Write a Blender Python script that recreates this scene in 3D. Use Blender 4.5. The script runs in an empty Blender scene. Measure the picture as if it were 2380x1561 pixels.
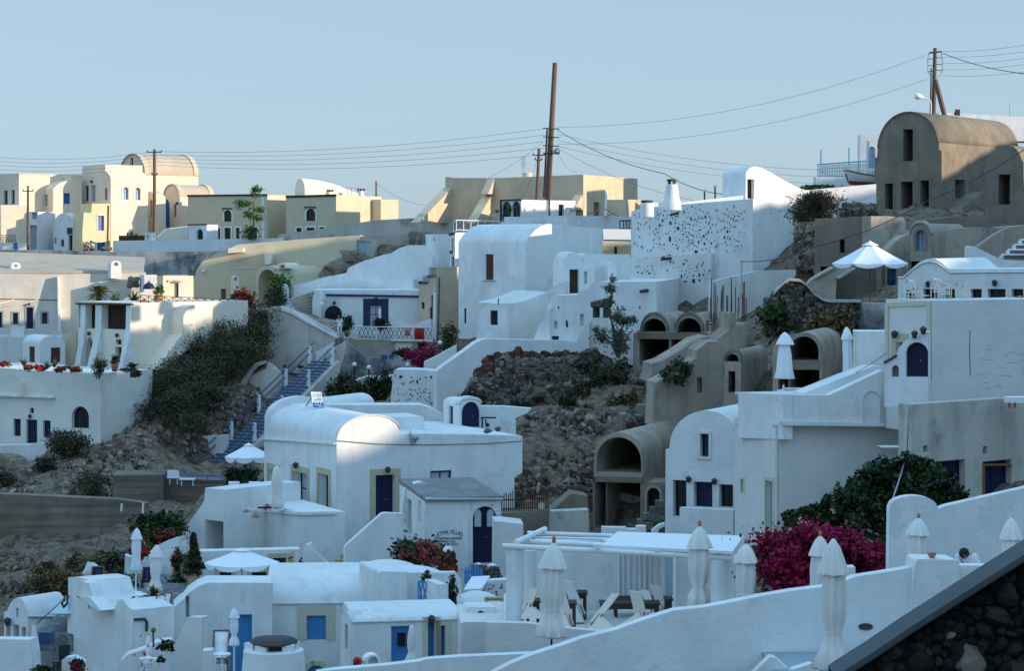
import bpy, bmesh, math, random
import numpy as np
from mathutils import Vector, Matrix
from mathutils.geometry import tessellate_polygon
R = math.radians
sc = bpy.context.scene
COL = sc.collection
# ---------------------------------------------------------------- camera, sky, sun, exposure
F, U0, V0 = 5599.0,1190.0,560.0        # focal length and optical axis on a 2380 x 1561 picture
cam = bpy.data.cameras.new('camera'); camo = bpy.data.objects.new('camera', cam); COL.objects.link(camo)
cam.lens = 36.0*F/2380; cam.sensor_width = 36; cam.sensor_fit = 'HORIZONTAL'
cam.shift_y = -(780.5-V0)/2380
cam.clip_start = .5; cam.clip_end = 20000
camo.rotation_euler = (R(90),0,0)
sc.camera = camo
SUN_EL, SUN_AZ = 11.0,108.0             # degrees; azimuth clockwise from +Y (the view direction)
sdir = Vector((math.sin(R(SUN_AZ))*math.cos(R(SUN_EL)), math.cos(R(SUN_AZ))*math.cos(R(SUN_EL)), math.sin(R(SUN_EL))))
sl = bpy.data.lights.new('sun', 'SUN'); slo = bpy.data.objects.new('sun', sl); COL.objects.link(slo)
sl.energy = 4.2; sl.angle = R(.6); sl.color = (1,.82,.63)
slo.rotation_euler = sdir.to_track_quat('Z', 'Y').to_euler(); slo.location = (60,-20,60)
W = bpy.data.worlds.new('World'); sc.world = W; W.use_nodes = True
nt = W.node_tree; bg = nt.nodes['Background']
sky = nt.nodes.new('ShaderNodeTexSky'); sky.sky_type = 'NISHITA'; sky.sun_disc = False
sky.sun_elevation = R(SUN_EL); sky.sun_rotation = R(SUN_AZ); sky.altitude = 0
sky.air_density = .6; sky.dust_density = .8; sky.ozone_density = 2.5
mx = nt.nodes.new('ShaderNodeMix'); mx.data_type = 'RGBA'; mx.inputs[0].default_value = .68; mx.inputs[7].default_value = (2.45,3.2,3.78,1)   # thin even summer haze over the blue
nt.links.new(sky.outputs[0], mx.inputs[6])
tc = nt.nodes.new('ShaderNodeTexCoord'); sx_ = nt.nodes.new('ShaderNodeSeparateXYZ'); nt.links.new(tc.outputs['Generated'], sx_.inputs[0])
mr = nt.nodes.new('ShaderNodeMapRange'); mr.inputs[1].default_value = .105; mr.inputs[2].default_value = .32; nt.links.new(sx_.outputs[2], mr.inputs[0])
ad = nt.nodes.new('ShaderNodeMix'); ad.data_type = 'RGBA'; ad.inputs[7].default_value = (2.3,4.15,6.3,1)     # upper sky, out of view, brightened and blued to fill the shade
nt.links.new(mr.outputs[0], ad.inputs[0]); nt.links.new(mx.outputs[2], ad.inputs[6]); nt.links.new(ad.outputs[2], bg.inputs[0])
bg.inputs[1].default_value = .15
sc.view_settings.view_transform = 'Standard'; sc.view_settings.look = 'None'
sc.view_settings.gamma = 1; sc.view_settings.use_curve_mapping = False
sc.view_settings.exposure = .4
# ---------------------------------------------------------------- picture frames used while measuring
FR = {'D': (0,0,1), 'L1': (0,322.9,1/3.868), 'L2': (0,686.2,1/3.868), 'L3': (0,1089.8,1/3.316),
      'M1': (565.1,322.9,1/3.868), 'M2': (565.1,686.2,1/3.868), 'M3': (565.1,1089.8,1/3.316),
      'C1': (1130.2,322.9,1/3.868), 'C2': (1130.2,686.2,1/3.868), 'C3': (1130.2,1089.8,1/3.316),
      'R1': (1774.4,80.7,1/3.868), 'R2': (1774.4,444.0,1/3.868), 'R3': (1774.4,807.3,1/3.868), 'R4': (1774.4,1156.8,1/3.868)}
cur = FR['D']
def fr(n):
    global cur; cur = FR[n]
def U(x): return cur[0]+x*cur[2]
def V(y): return cur[1]+y*cur[2]
def P(x, y, Y): return Vector(((U(x)-U0)/F*Y, Y,-(V(y)-V0)/F*Y))
def px(n, Y): return n*cur[2]/F*Y          # length in metres of n frame pixels at distance Y
class PL:                                  # a vertical plane standing in the place
    def __init__(s, p, yaw):
        s.p = Vector((p[0], p[1],0)); s.yaw = yaw
        s.d = Vector((math.cos(R(yaw)), math.sin(R(yaw)),0)); s.n = Vector((s.d.y,-s.d.x,0))
    def s(s_, x):
        k = (U(x)-U0)/F
        return (k*s_.p.y-s_.p.x)/(s_.d.x-k*s_.d.y)
    def Y(s, a): return s.p.y+a*s.d.y
    def sz(s_, x, y):
        a = s_.s(x); return a,-(V(y)-V0)/F*s_.Y(a)
    def w(s, a, z, off=0): return Vector((s.p.x+a*s.d.x+off*s.n.x, s.p.y+a*s.d.y+off*s.n.y, z))
    def at(s, x, y, off=0):
        a, z = s.sz(x, y); return s.w(a, z, off)
def pl(x, Y, yaw=0): return PL(((U(x)-U0)/F*Y, Y), yaw)
# ---------------------------------------------------------------- materials
M = {}
def nmat(name, rough=.9, spec=.2, metal=0):
    m = bpy.data.materials.new(name); m.use_nodes = True
    b = m.node_tree.nodes['Principled BSDF']
    b.inputs['Roughness'].default_value = rough; b.inputs['Metallic'].default_value = metal
    b.inputs['Specular IOR Level'].default_value = spec
    M[name] = m
    return m, m.node_tree, b
def N(nt, t, **kw):
    n = nt.nodes.new(t)
    for k, v in kw.items():
        if k in n.inputs.keys(): n.inputs[k].default_value = v
        else: setattr(n, k, v)
    return n
def noise(nt, vec, scale, detail=4, rough=.55, sx=(1,1,1)):
    mp = N(nt, 'ShaderNodeMapping'); mp.inputs['Scale'].default_value = sx
    nt.links.new(vec, mp.inputs[0])
    n = N(nt, 'ShaderNodeTexNoise', Scale=scale, Detail=detail, Roughness=rough)
    nt.links.new(mp.outputs[0], n.inputs['Vector'])
    return n.outputs[0]
def ramp(nt, fac, stops):
    r = N(nt, 'ShaderNodeValToRGB'); e = r.color_ramp.elements
    while len(e) < len(stops): e.new(.5)
    for el,(p, c) in zip(e, stops):
        el.position = p; el.color = tuple(c)+(1,) if len(c) == 3 else c
    nt.links.new(fac, r.inputs[0]); return r.outputs[0]
def mix(nt, fac, a, b, mode='MIX'):
    m = N(nt, 'ShaderNodeMix', data_type='RGBA', blend_type=mode)
    for sock, v in ((m.inputs[0], fac),(m.inputs[6], a),(m.inputs[7], b)):
        if isinstance(v,(int, float)): sock.default_value = v
        elif isinstance(v, tuple): sock.default_value = v if len(v) == 4 else v+(1,)
        else: nt.links.new(v, sock)
    return m.outputs[2]
def plaster(name, col, var=.12, bump=.25, stain=None, bevel=.06, streak=.12, rough=.92, dirt=None):
    m, nt, b = nmat(name, rough,.15)
    g = N(nt, 'ShaderNodeNewGeometry').outputs['Position']
    lo = tuple(c*(1-var) for c in col)
    c = mix(nt, ramp(nt, noise(nt, g,.55,5,.6),[(.35,(0,0,0)),(.65,(1,1,1))]), lo, col)
    if streak:
        st = ramp(nt, noise(nt, g,1.6,4,.6,(1,1,.12)),[(.5,(0,0,0)),(.75,(1,1,1))])
        d = dirt or tuple(x*.62 for x in col)
        sm = N(nt, 'ShaderNodeMath', operation='MULTIPLY'); nt.links.new(st, sm.inputs[0]); sm.inputs[1].default_value = streak*2.5
        c = mix(nt, sm.outputs[0], c, d)
    if stain:
        sc_,(p0, p1), scol = stain
        c = mix(nt, ramp(nt, noise(nt, g, sc_,7,.68,(1,1,.8)),[(p0,(0,0,0)),(p1,(1,1,1))]), c, scol)
    nt.links.new(c, b.inputs['Base Color'])
    bp = N(nt, 'ShaderNodeBump', Strength=bump, Distance=.1)
    add = N(nt, 'ShaderNodeMath', operation='ADD')
    nt.links.new(noise(nt, g,.9,4), add.inputs[0])
    f2 = N(nt, 'ShaderNodeMath', operation='MULTIPLY'); nt.links.new(noise(nt, g,11,4,.6), f2.inputs[0]); f2.inputs[1].default_value = .35
    nt.links.new(f2.outputs[0], add.inputs[1]); nt.links.new(add.outputs[0], bp.inputs['Height'])
    if bevel:
        bv = N(nt, 'ShaderNodeBevel', samples=3, Radius=bevel); nt.links.new(bv.outputs[0], bp.inputs['Normal'])
    nt.links.new(bp.outputs[0], b.inputs['Normal'])
    return m
plaster('white',(.81,.81,.79),.13,.45, streak=.20, dirt=(.62,.60,.56), stain=(1.1,(.55,.60),(.68,.685,.675)))
plaster('lime',(.74,.67,.57),.16,.5, streak=.14, dirt=(.5,.44,.37))
plaster('lime_pale',(.79,.75,.67),.12,.45, streak=.12, dirt=(.58,.54,.48))
plaster('white_old',(.74,.72,.68),.14,.4, streak=.12, dirt=(.5,.47,.42))
plaster('white_block',(.74,.71,.67),.10,.5, streak=.06)
plaster('cream',(.82,.675,.51),.10, streak=.05)
plaster('cream_pale',(.83,.74,.60),.06, streak=.04)
plaster('tan',(.66,.52,.36),.15,.35, streak=.12, stain=(.5,(.60,.74),(.33,.29,.25)))
plaster('ochre',(.80,.65,.40),.08, streak=.03)
plaster('olive_yellow',(.63,.54,.385),.08, streak=.05)
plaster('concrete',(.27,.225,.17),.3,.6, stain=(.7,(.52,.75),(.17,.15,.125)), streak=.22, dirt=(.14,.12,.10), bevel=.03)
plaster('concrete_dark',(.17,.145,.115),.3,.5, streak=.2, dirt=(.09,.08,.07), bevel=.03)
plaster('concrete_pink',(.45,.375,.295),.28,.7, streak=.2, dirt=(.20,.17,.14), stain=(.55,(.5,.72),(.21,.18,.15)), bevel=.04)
plaster('stained',(.50,.49,.46),.2,.5, stain=(.3,(.44,.58),(.12,.125,.135)), streak=.18, dirt=(.25,.25,.25))
plaster('stained_tan',(.50,.42,.34),.2,.6, stain=(.38,(.52,.66),(.22,.20,.18)), streak=.15, dirt=(.28,.24,.2))
plaster('stained_pale',(.58,.53,.46),.15,.5, stain=(.5,(.55,.70),(.24,.235,.22)), streak=.25, dirt=(.30,.28,.25))
plaster('board_concrete',(.26,.215,.17),.25,.6, streak=0, stain=(.8,(.5,.7),(.16,.135,.11)), bevel=.03)
m = M['board_concrete']; nt = m.node_tree; b = nt.nodes['Principled BSDF']; cs = b.inputs['Base Color'].links[0].from_socket; nt.links.new(mix(nt,.8, cs, ramp(nt, noise(nt, N(nt, 'ShaderNodeNewGeometry').outputs['Position'],2.4,5,.7,(.05,.05,1.6)),[(.35,(.5,.48,.46)),(.65,(1.25,1.2,1.15))]), 'MULTIPLY'), b.inputs['Base Color'])
plaster('roof_grey',(.27,.265,.26),.25,.4, stain=(1.2,(.5,.7),(.17,.17,.17)), streak=0, bevel=.02)
plaster('roof_tan',(.52,.43,.33),.15,.3, streak=0)
plaster('terrace_floor',(.16,.16,.16),.3,.3, streak=0, stain=(3,(.5,.6),(.28,.28,.28)))
plaster('kerb_grey',(.10,.112,.118),.15,.3, streak=.05)
def flat(name, col, rough=.6, spec=.3, var=.12, sc_=6, metal=0, bump=0):
    m, nt, b = nmat(name, rough, spec, metal)
    g = N(nt, 'ShaderNodeNewGeometry').outputs['Position']
    nz = noise(nt, g, sc_,4,.6)
    nt.links.new(mix(nt, nz, tuple(c*(1-var) for c in col), tuple(min(1, c*(1+var)) for c in col)), b.inputs['Base Color'])
    if bump:
        bp = N(nt, 'ShaderNodeBump', Strength=bump, Distance=.03); nt.links.new(nz, bp.inputs['Height']); nt.links.new(bp.outputs[0], b.inputs['Normal'])
    return m
flat('navy',(.010,.014,.055),.45); flat('navy_trim',(.02,.03,.07),.6); flat('blue',(.02,.12,.40),.5)
flat('step_blue',(.075,.115,.205),.7, var=.35); flat('rail_blue',(.03,.055,.15),.5); flat('sky_blue',(.06,.25,.52),.55); flat('lilac',(.20,.25,.48),.6)
flat('brown',(.10,.038,.022),.7, var=.3); flat('dark_screen',(.035,.018,.014),.8, var=.5, sc_=3)
flat('wood',(.22,.11,.05),.7, var=.35); flat('dark_wood',(.05,.03,.02),.65, var=.4); flat('pole_wood',(.16,.10,.065),.85, var=.35, sc_=2)
flat('stone_trim',(.58,.54,.42),.85, bump=.2); flat('yellow_trim',(.50,.44,.28),.8); flat('grey_blue',(.30,.36,.40),.7)
flat('white_paint',(.80,.80,.79),.5); flat('canvas',(.76,.73,.68),.9, var=.08, sc_=3, bump=.1); flat('canvas_white',(.82,.83,.84),.85, var=.05)
flat('canvas_cream',(.74,.64,.55),.9); flat('black_iron',(.015,.015,.016),.5); flat('rust',(.10,.045,.025),.9); flat('cable',(.07,.07,.075),.7)
flat('steel',(.35,.35,.36),.4, metal=.6); flat('red_cloth',(.55,.035,.03),.9); flat('pink_cloth',(.62,.25,.24),.9); flat('red_flower',(.42,.03,.02),.8, var=.5, sc_=20)
flat('terracotta',(.36,.15,.07),.8, bump=.2); flat('stone_jar',(.42,.30,.17),.9, var=.35, bump=.4); flat('dark_green',(.012,.03,.022),.6)
flat('skin',(.45,.24,.15),.6); flat('hair_dark',(.012,.009,.008),.6); flat('hair_red',(.22,.06,.025),.7); flat('hair_grey',(.25,.17,.14),.8)
flat('shirt_white',(.72,.74,.78),.85); flat('shirt_mint',(.50,.78,.62),.85); flat('cloth_dark',(.03,.035,.03),.9); flat('trouser_white',(.70,.70,.72),.85); flat('boat_white',(.75,.72,.68),.5); flat('boat_red',(.33,.08,.05),.6)
flat('sign_cream',(.55,.47,.26),.7); flat('finial',(.45,.18,.09),.6); flat('mortar',(.62,.62,.60),.9); flat('pool',(.10,.42,.52),.15); flat('slate',(.06,.055,.05),.8, var=.4)
flat('lamp_glass',(.75,.78,.80),.25,.5); flat('blue_box',(.02,.07,.17),.5); flat('bark',(.12,.085,.055),.95, var=.4, bump=.3); flat('teal_paint',(.05,.22,.36),.6); flat('door_brown',(.22,.12,.08),.8)
m, nt, b = nmat('glass',.12,.5); b.inputs['Base Color'].default_value = (.012,.016,.022,1)
m, nt, b = nmat('curtain_glass',.2,.5); b.inputs['Base Color'].default_value = (.42,.45,.50,1)
def leafmat(name, cols, rough=.6):
    m, nt, b = nmat(name, rough,.25)
    r = N(nt, 'ShaderNodeNewGeometry').outputs['Random Per Island']
    g = N(nt, 'ShaderNodeNewGeometry').outputs['Position']; v = ramp(nt, noise(nt, g,1.1,3),[(.35,(.45,.45,.45)),(.65,(1.45,1.4,1.2))])
    nt.links.new(mix(nt,1.0, ramp(nt, r,[(i/(len(cols)-1), c) for i, c in enumerate(cols)]), v, 'MULTIPLY'), b.inputs['Base Color'])
    return m
leafmat('leaf_dark',[(.010,.022,.008),(.022,.045,.014),(.04,.07,.022)],.45)
leafmat('leaf_olive',[(.030,.040,.016),(.055,.070,.028),(.085,.095,.045)])
leafmat('leaf_scrub',[(.034,.038,.022),(.065,.066,.037),(.105,.098,.056)])
leafmat('leaf_green',[(.03,.075,.018),(.06,.13,.03),(.10,.19,.05)])
leafmat('leaf_grey',[(.05,.065,.045),(.085,.10,.07),(.14,.15,.11)])
leafmat('leaf_dry',[(.10,.06,.025),(.17,.11,.05),(.07,.05,.025)])
leafmat('thorn',[(.05,.035,.018),(.09,.065,.032),(.035,.03,.016)])
leafmat('palm',[(.10,.075,.02),(.16,.13,.035),(.05,.065,.02)])
leafmat('agave',[(.05,.085,.05),(.08,.12,.07),(.12,.16,.09)])
leafmat('magenta',[(.20,.004,.035),(.34,.008,.07),(.10,.003,.02)],.7)
leafmat('petal_pink',[(.42,.04,.07),(.55,.08,.11),(.30,.02,.04)],.7)
leafmat('petal_red',[(.40,.02,.012),(.55,.04,.02),(.25,.01,.01)],.7)
def rockmat(name, cols, sc_=.5, bump=.8, isl=False):
    m, nt, b = nmat(name,.95,.1)
    gn = N(nt, 'ShaderNodeNewGeometry'); g = gn.outputs['Position']
    f = gn.outputs['Random Per Island'] if isl else noise(nt, g, sc_,8,.7)
    c = ramp(nt, f,[(i/(len(cols)-1) if isl else .3+.4*i/(len(cols)-1), k) for i, k in enumerate(cols)])
    c = mix(nt, ramp(nt, noise(nt, g,5,5,.7),[(.4,(.45,.45,.45)),(.65,(1.1,1.1,1.1))]),(0,0,0), c) if False else mix(nt,.55, c, ramp(nt, noise(nt, g,4.5,6,.7),[(.38,(.3,.3,.3)),(.66,(1.5,1.5,1.5))]), 'MULTIPLY')
    nt.links.new(c, b.inputs['Base Color'])
    bp = N(nt, 'ShaderNodeBump', Strength=bump, Distance=.2); nt.links.new(noise(nt, g,2.2,8,.7), bp.inputs['Height']); nt.links.new(bp.outputs[0], b.inputs['Normal'])
    return m
rockmat('earth',[(.045,.032,.022),(.14,.102,.072),(.27,.21,.155),(.085,.06,.042)],1.3,1)
rockmat('rubble',[(.06,.05,.04),(.18,.135,.10),(.40,.33,.26),(.13,.075,.05),(.28,.225,.175)], isl=True)
rockmat('lava',[(.025,.022,.02),(.075,.06,.048),(.18,.15,.115),(.05,.038,.03),(.27,.225,.17),(.07,.05,.038)], isl=True)
rockmat('lava_red',[(.02,.018,.018),(.16,.05,.028),(.05,.04,.035),(.22,.08,.04)], isl=True)
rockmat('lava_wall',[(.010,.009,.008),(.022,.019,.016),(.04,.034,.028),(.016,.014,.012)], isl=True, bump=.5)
rockmat('lava_pale',[(.12,.10,.08),(.26,.22,.17),(.16,.14,.12)], isl=True)
rockmat('rock_tan',[(.10,.08,.06),(.24,.19,.14),(.36,.29,.22)],.5)
flat('inlay_stone',(.06,.06,.065),.9, var=.6, sc_=3)
# ---------------------------------------------------------------- mesh helpers
class MB:
    def __init__(s): s.v = []; s.f = []
    def add(s, vs, fs):
        o = len(s.v); s.v += [tuple(v) for v in vs]; s.f += [tuple(i+o for i in f) for f in fs]; return s
    def poly(s, *vs): return s.add(vs,[tuple(range(len(vs)))])
    def obox(s, o, a, b, c):
        o = Vector(o); vs = [o+a*i+b*j+c*k for k in (0,1) for j in (0,1) for i in (0,1)]
        return s.add(vs,[(0,2,3,1),(4,5,7,6),(0,1,5,4),(2,6,7,3),(0,4,6,2),(1,3,7,5)])
    def box(s, c, size, rot=0):
        a = Vector((math.cos(rot), math.sin(rot),0)); b_ = Vector((-a.y, a.x,0)); z = Vector((0,0,1))
        return s.obox(Vector(c)-a*size[0]/2-b_*size[1]/2-z*size[2]/2, a*size[0], b_*size[1], z*size[2])
    def tube(s, pts, r, n=6):
        pts = [Vector(p) for p in pts]; rs = r if isinstance(r,(list, tuple)) else [r]*len(pts); rings = []; o = len(s.v)
        for i, p in enumerate(pts):
            t = (pts[min(i+1, len(pts)-1)]-pts[max(i-1,0)]).normalized()
            a = t.cross(Vector((0,0,1)) if abs(t.z) < .95 else Vector((1,0,0))).normalized(); b_ = t.cross(a)
            s.v += [tuple(p+(a*math.cos(k*2*math.pi/n)+b_*math.sin(k*2*math.pi/n))*rs[i]) for k in range(n)]
        for i in range(len(pts)-1):
            for k in range(n):
                s.f.append((o+i*n+k, o+i*n+(k+1) % n, o+(i+1)*n+(k+1) % n, o+(i+1)*n+k))
        s.f.append(tuple(o+k for k in range(n))[::-1]); s.f.append(tuple(o+(len(pts)-1)*n+k for k in range(n)))
        return s
    def lathe(s, c, prof, n=14, rad=None, tilt=None):
        o = len(s.v); c = Vector(c)
        for r, z in prof:
            for k in range(n):
                a = k*2*math.pi/n; q = r*(rad(a, z) if rad else 1)
                p = Vector((q*math.cos(a), q*math.sin(a), z))
                if tilt: p = tilt @ p
                s.v.append(tuple(c+p))
        for i in range(len(prof)-1):
            for k in range(n):
                s.f.append((o+i*n+k, o+i*n+(k+1) % n, o+(i+1)*n+(k+1) % n, o+(i+1)*n+k))
        s.f.append(tuple(o+k for k in range(n))[::-1]); s.f.append(tuple(o+(len(prof)-1)*n+k for k in range(n)))
        return s
    def ball(s, c, r, n=12, m=8, sq=(1,1,1), jit=0, rng=None):
        o = len(s.v); c = Vector(c)
        s.v.append(tuple(c+Vector((0,0,-r*sq[2]))))
        for i in range(1, m):
            t = math.pi*i/m
            for k in range(n):
                a = k*2*math.pi/n; q = r*(1+(rng.uniform(-jit, jit) if jit else 0))
                s.v.append(tuple(c+Vector((q*math.sin(t)*math.cos(a)*sq[0], q*math.sin(t)*math.sin(a)*sq[1],-q*math.cos(t)*sq[2]))))
        s.v.append(tuple(c+Vector((0,0, r*sq[2]))))
        for k in range(n): s.f.append((o, o+1+(k+1) % n, o+1+k))
        for i in range(m-2):
            for k in range(n): s.f.append((o+1+i*n+k, o+1+i*n+(k+1) % n, o+1+(i+1)*n+(k+1) % n, o+1+(i+1)*n+k))
        e = o+1+(m-1)*n
        for k in range(n): s.f.append((e, o+1+(m-2)*n+k, o+1+(m-2)*n+(k+1) % n))
        return s
    def prism(s, poly, vec):                    # closed planar outline pushed along vec
        poly = [Vector(p) for p in poly]; n = len(poly); vec = Vector(vec)
        tris = tessellate_polygon([poly]); o = len(s.v)
        s.v += [tuple(p) for p in poly]+[tuple(p+vec) for p in poly]
        for t in tris: s.f.append(tuple(o+i for i in t)); s.f.append(tuple(o+n+i for i in reversed(t)))
        for i in range(n): j = (i+1) % n; s.f.append((o+i, o+j, o+n+j, o+n+i))
        return s
    def faceholes(s, outer, holes, inward, revs):
        loops = [[Vector(p) for p in outer]]+[[Vector(p) for p in h] for h in holes]
        flatv = [p for l in loops for p in l]; s.add(flatv,[t for t in tessellate_polygon(loops)])
        for h, r in zip(loops[1:], revs):
            n = len(h); s.add(h+[p+inward*r for p in h],[(i,(i+1) % n, n+(i+1) % n, n+i) for i in range(n)])
        return s
def mkobj(name, mb, mat, org, weld=True, smooth=40):
    me = bpy.data.meshes.new(name); org = Vector(org)
    me.from_pydata([(x-org.x, y-org.y, z-org.z) for x, y, z in mb.v],[], mb.f)
    if weld and len(mb.v) < 60000:
        bm = bmesh.new(); bm.from_mesh(me); bmesh.ops.remove_doubles(bm, verts=bm.verts, dist=.0008)
        bmesh.ops.recalc_face_normals(bm, faces=bm.faces); bm.to_mesh(me); bm.free()
    if smooth:
        me.polygons.foreach_set('use_smooth',[True]*len(me.polygons)); me.set_sharp_from_angle(angle=R(smooth))
    me.materials.append(M[mat]); me.update()
    o = bpy.data.objects.new(name, me); COL.objects.link(o); return o
def tag(o, label, cat, group=None, kind=None):
    if label: o['label'] = label
    if cat: o['category'] = cat
    if group: o['group'] = group
    if kind: o['kind'] = kind
    return o
class T:                                        # a thing: an Empty at its base that parents its parts
    def __init__(s, name, label, cat, loc, group=None):
        s.o = bpy.data.objects.new(name, None); COL.objects.link(s.o); s.o.location = loc; s.loc = Vector(loc)
        s.o.empty_display_size = .3; tag(s.o, label, cat, group)
    def part(s, name, mb, mat, parent=None, label=None, weld=True, smooth=40):
        o = mkobj(name, mb, mat, s.loc, weld, smooth); o.parent = parent or s.o
        if label: o['label'] = label
        return o
def single(name, label, cat, mb, mat, loc=None, group=None, kind=None, weld=True, smooth=40):
    if loc is None:
        a = np.array(mb.v); loc = ((a[:,0].min()+a[:,0].max())/2,(a[:,1].min()+a[:,1].max())/2, a[:,2].min())
    o = mkobj(name, mb, mat, loc, weld, smooth); o.location = loc
    return tag(o, label, cat, group, kind)
def dup(o, loc=None, parent=None, rz=None):      # a copy of a thing with copies of its parts and sub-parts
    c = o.copy(); COL.objects.link(c)
    if parent: c.parent = parent
    if loc is not None: c.location = loc
    if rz is not None: c.rotation_euler.z = rz
    for ch in list(o.children): dup(ch, None, c)
    return c
# ---------------------------------------------------------------- houses and openings
def arcpts(a0, z0, a1, zt, n=14):               # half ellipse from (a0,z0) over zt to (a1,z0)
    c, r = (a0+a1)/2,(a1-a0)/2
    return [(c-r*math.cos(math.pi*i/n), z0+(zt-z0)*math.sin(math.pi*i/n)) for i in range(n+1)]
def rect(x0, y0, x1, y1): return [(x0, y1),(x0, y0),(x1, y0),(x1, y1)]
def arch(x0, yt, x1, ys, yb, n=16): return [(x0, yb)]+[(a, y) for a, y in arcpts(x0, ys, x1, yt, n)]+[(x1, yb)]
KIND = {  # kind: part name, frame / leaf material, filling, style
    'dnavy': ('door', 'navy', None, 'leaf'), 'dblue': ('door', 'sky_blue', None, 'leaf'), 'ddeep': ('door', 'blue', None, 'leaf'), 'dbrown': ('door', 'door_brown', None, 'leaf'), 'dgreen': ('door', 'dark_green', None, 'leaf'),
    'dgrey': ('door', 'grey_blue', None, 'leaf'), 'dlilac': ('door', 'lilac', None, 'leaf'), 'ddark': ('door', 'dark_wood', None, 'leaf'), 'dglass': ('door', 'navy', 'curtain_glass', 'pane'), 'dpane': ('door', 'sky_blue', 'glass', 'half'),
    'wnavy': ('window', 'navy', 'glass', 'pane'), 'wcurt': ('window', 'navy', 'curtain_glass', 'pane'), 'wblue': ('window', 'blue', 'glass', 'pane'), 'wteal': ('window', 'sky_blue', 'curtain_glass', 'pane'), 'wdark': ('window', 'black_iron', 'glass', 'pane'), 'wwhite': ('window', 'white_paint', 'glass', 'pane'),
    'sblue': ('shutter', 'blue', None, 'slat'), 'ssky': ('shutter', 'sky_blue', None, 'slat'), 'sbrown': ('shutter', 'brown', None, 'slat'), 'slilac': ('shutter', 'lilac', None, 'slat'), 'screen': ('screen', 'dark_screen', None, 'slat'), 'sdoor': ('shutter', 'door_brown', None, 'slat')}
def fill(t, body, p, kind, a0, z0, a1, z1, ar, depth):
    """the door, window or shutter standing at the back of an opening"""
    nm, mt, fl, st = KIND[kind]; w, h = a1-a0, z1-z0; e = .004
    def loop(i, off): 
        if ar: 
            rise = min((w-2*i)/2,(h-i)*.95) if ar == 1 else ar*h
            pts = [(a0+i, z0)]+arcpts(a0+i, z1-i-rise, a1-i, z1-i,12)+[(a1-i, z0)]
        else: pts = [(a0+i, z0),(a0+i, z1-i),(a1-i, z1-i),(a1-i, z0)]
        return [p.w(a, z, off) for a, z in pts]
    inw = -p.n
    if st in ('leaf', 'slat'):
        mb = MB(); mb.prism(loop(-e,-depth), inw*.06)
        zt = z1-(w/2 if ar else .0)
        fw = min(.09, w*.12)
        for a in (a0, a1-fw,(a0+a1-fw)/2): mb.obox(p.w(a, z0,-depth), p.d*fw, p.n*.03, Vector((0,0, max(.1, zt-z0-.02))))
        if st == 'leaf':
            for z in (z0+.02, z0+h*.42, zt-fw-.02): mb.obox(p.w(a0+fw, z,-depth), p.d*(w-2*fw), p.n*.022, Vector((0,0, fw)))
        else:
            k = max(4, int((zt-z0)/.14))
            for i in range(k): mb.obox(p.w(a0+fw, z0+.03+i*(zt-z0-.04)/k,-depth), p.d*(w-2*fw), p.n*.018, Vector((0,0,.05)))
        o = t.part(nm, mb, mt, None)
        if st == 'leaf' and w > .6:
            t.part('handle', MB().ball(p.w(a0+w*.62, z0+h*.45,-depth+.07),.035,6,4), 'steel', o)
    else:
        mb = MB(); fw = min(.08, w*.1)
        if ar: 
            lo = loop(-e,-depth+.03); li = loop(fw,-depth+.03); mb.faceholes(lo,[li], inw,[.06])
        else:
            mb.obox(p.w(a0-e, z0,-depth-.03), p.d*fw, p.n*.06, Vector((0,0, h+e))); mb.obox(p.w(a1-fw, z0,-depth-.03), p.d*(fw+e), p.n*.06, Vector((0,0, h+e)))
            mb.obox(p.w(a0+fw, z1-fw,-depth-.03), p.d*(w-2*fw), p.n*.058, Vector((0,0, fw+e)))
        mb.obox(p.w(a0+fw, z0,-depth-.03), p.d*(w-2*fw), p.n*.056, Vector((0,0, fw if st != 'half' else h*.5)))
        if w > .5: mb.obox(p.w((a0+a1-fw*.7)/2, z0+fw,-depth-.03), p.d*fw*.7, p.n*.05, Vector((0,0, h-2*fw)))
        if h > .8: mb.obox(p.w(a0+fw, z0+h*.55,-depth-.03), p.d*(w-2*fw), p.n*.045, Vector((0,0, fw*.7)))
        o = t.part(nm, mb, mt, None)
        t.part('pane', MB().prism(loop(-e*2,-depth-.015), inw*.02), fl, o)
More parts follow.
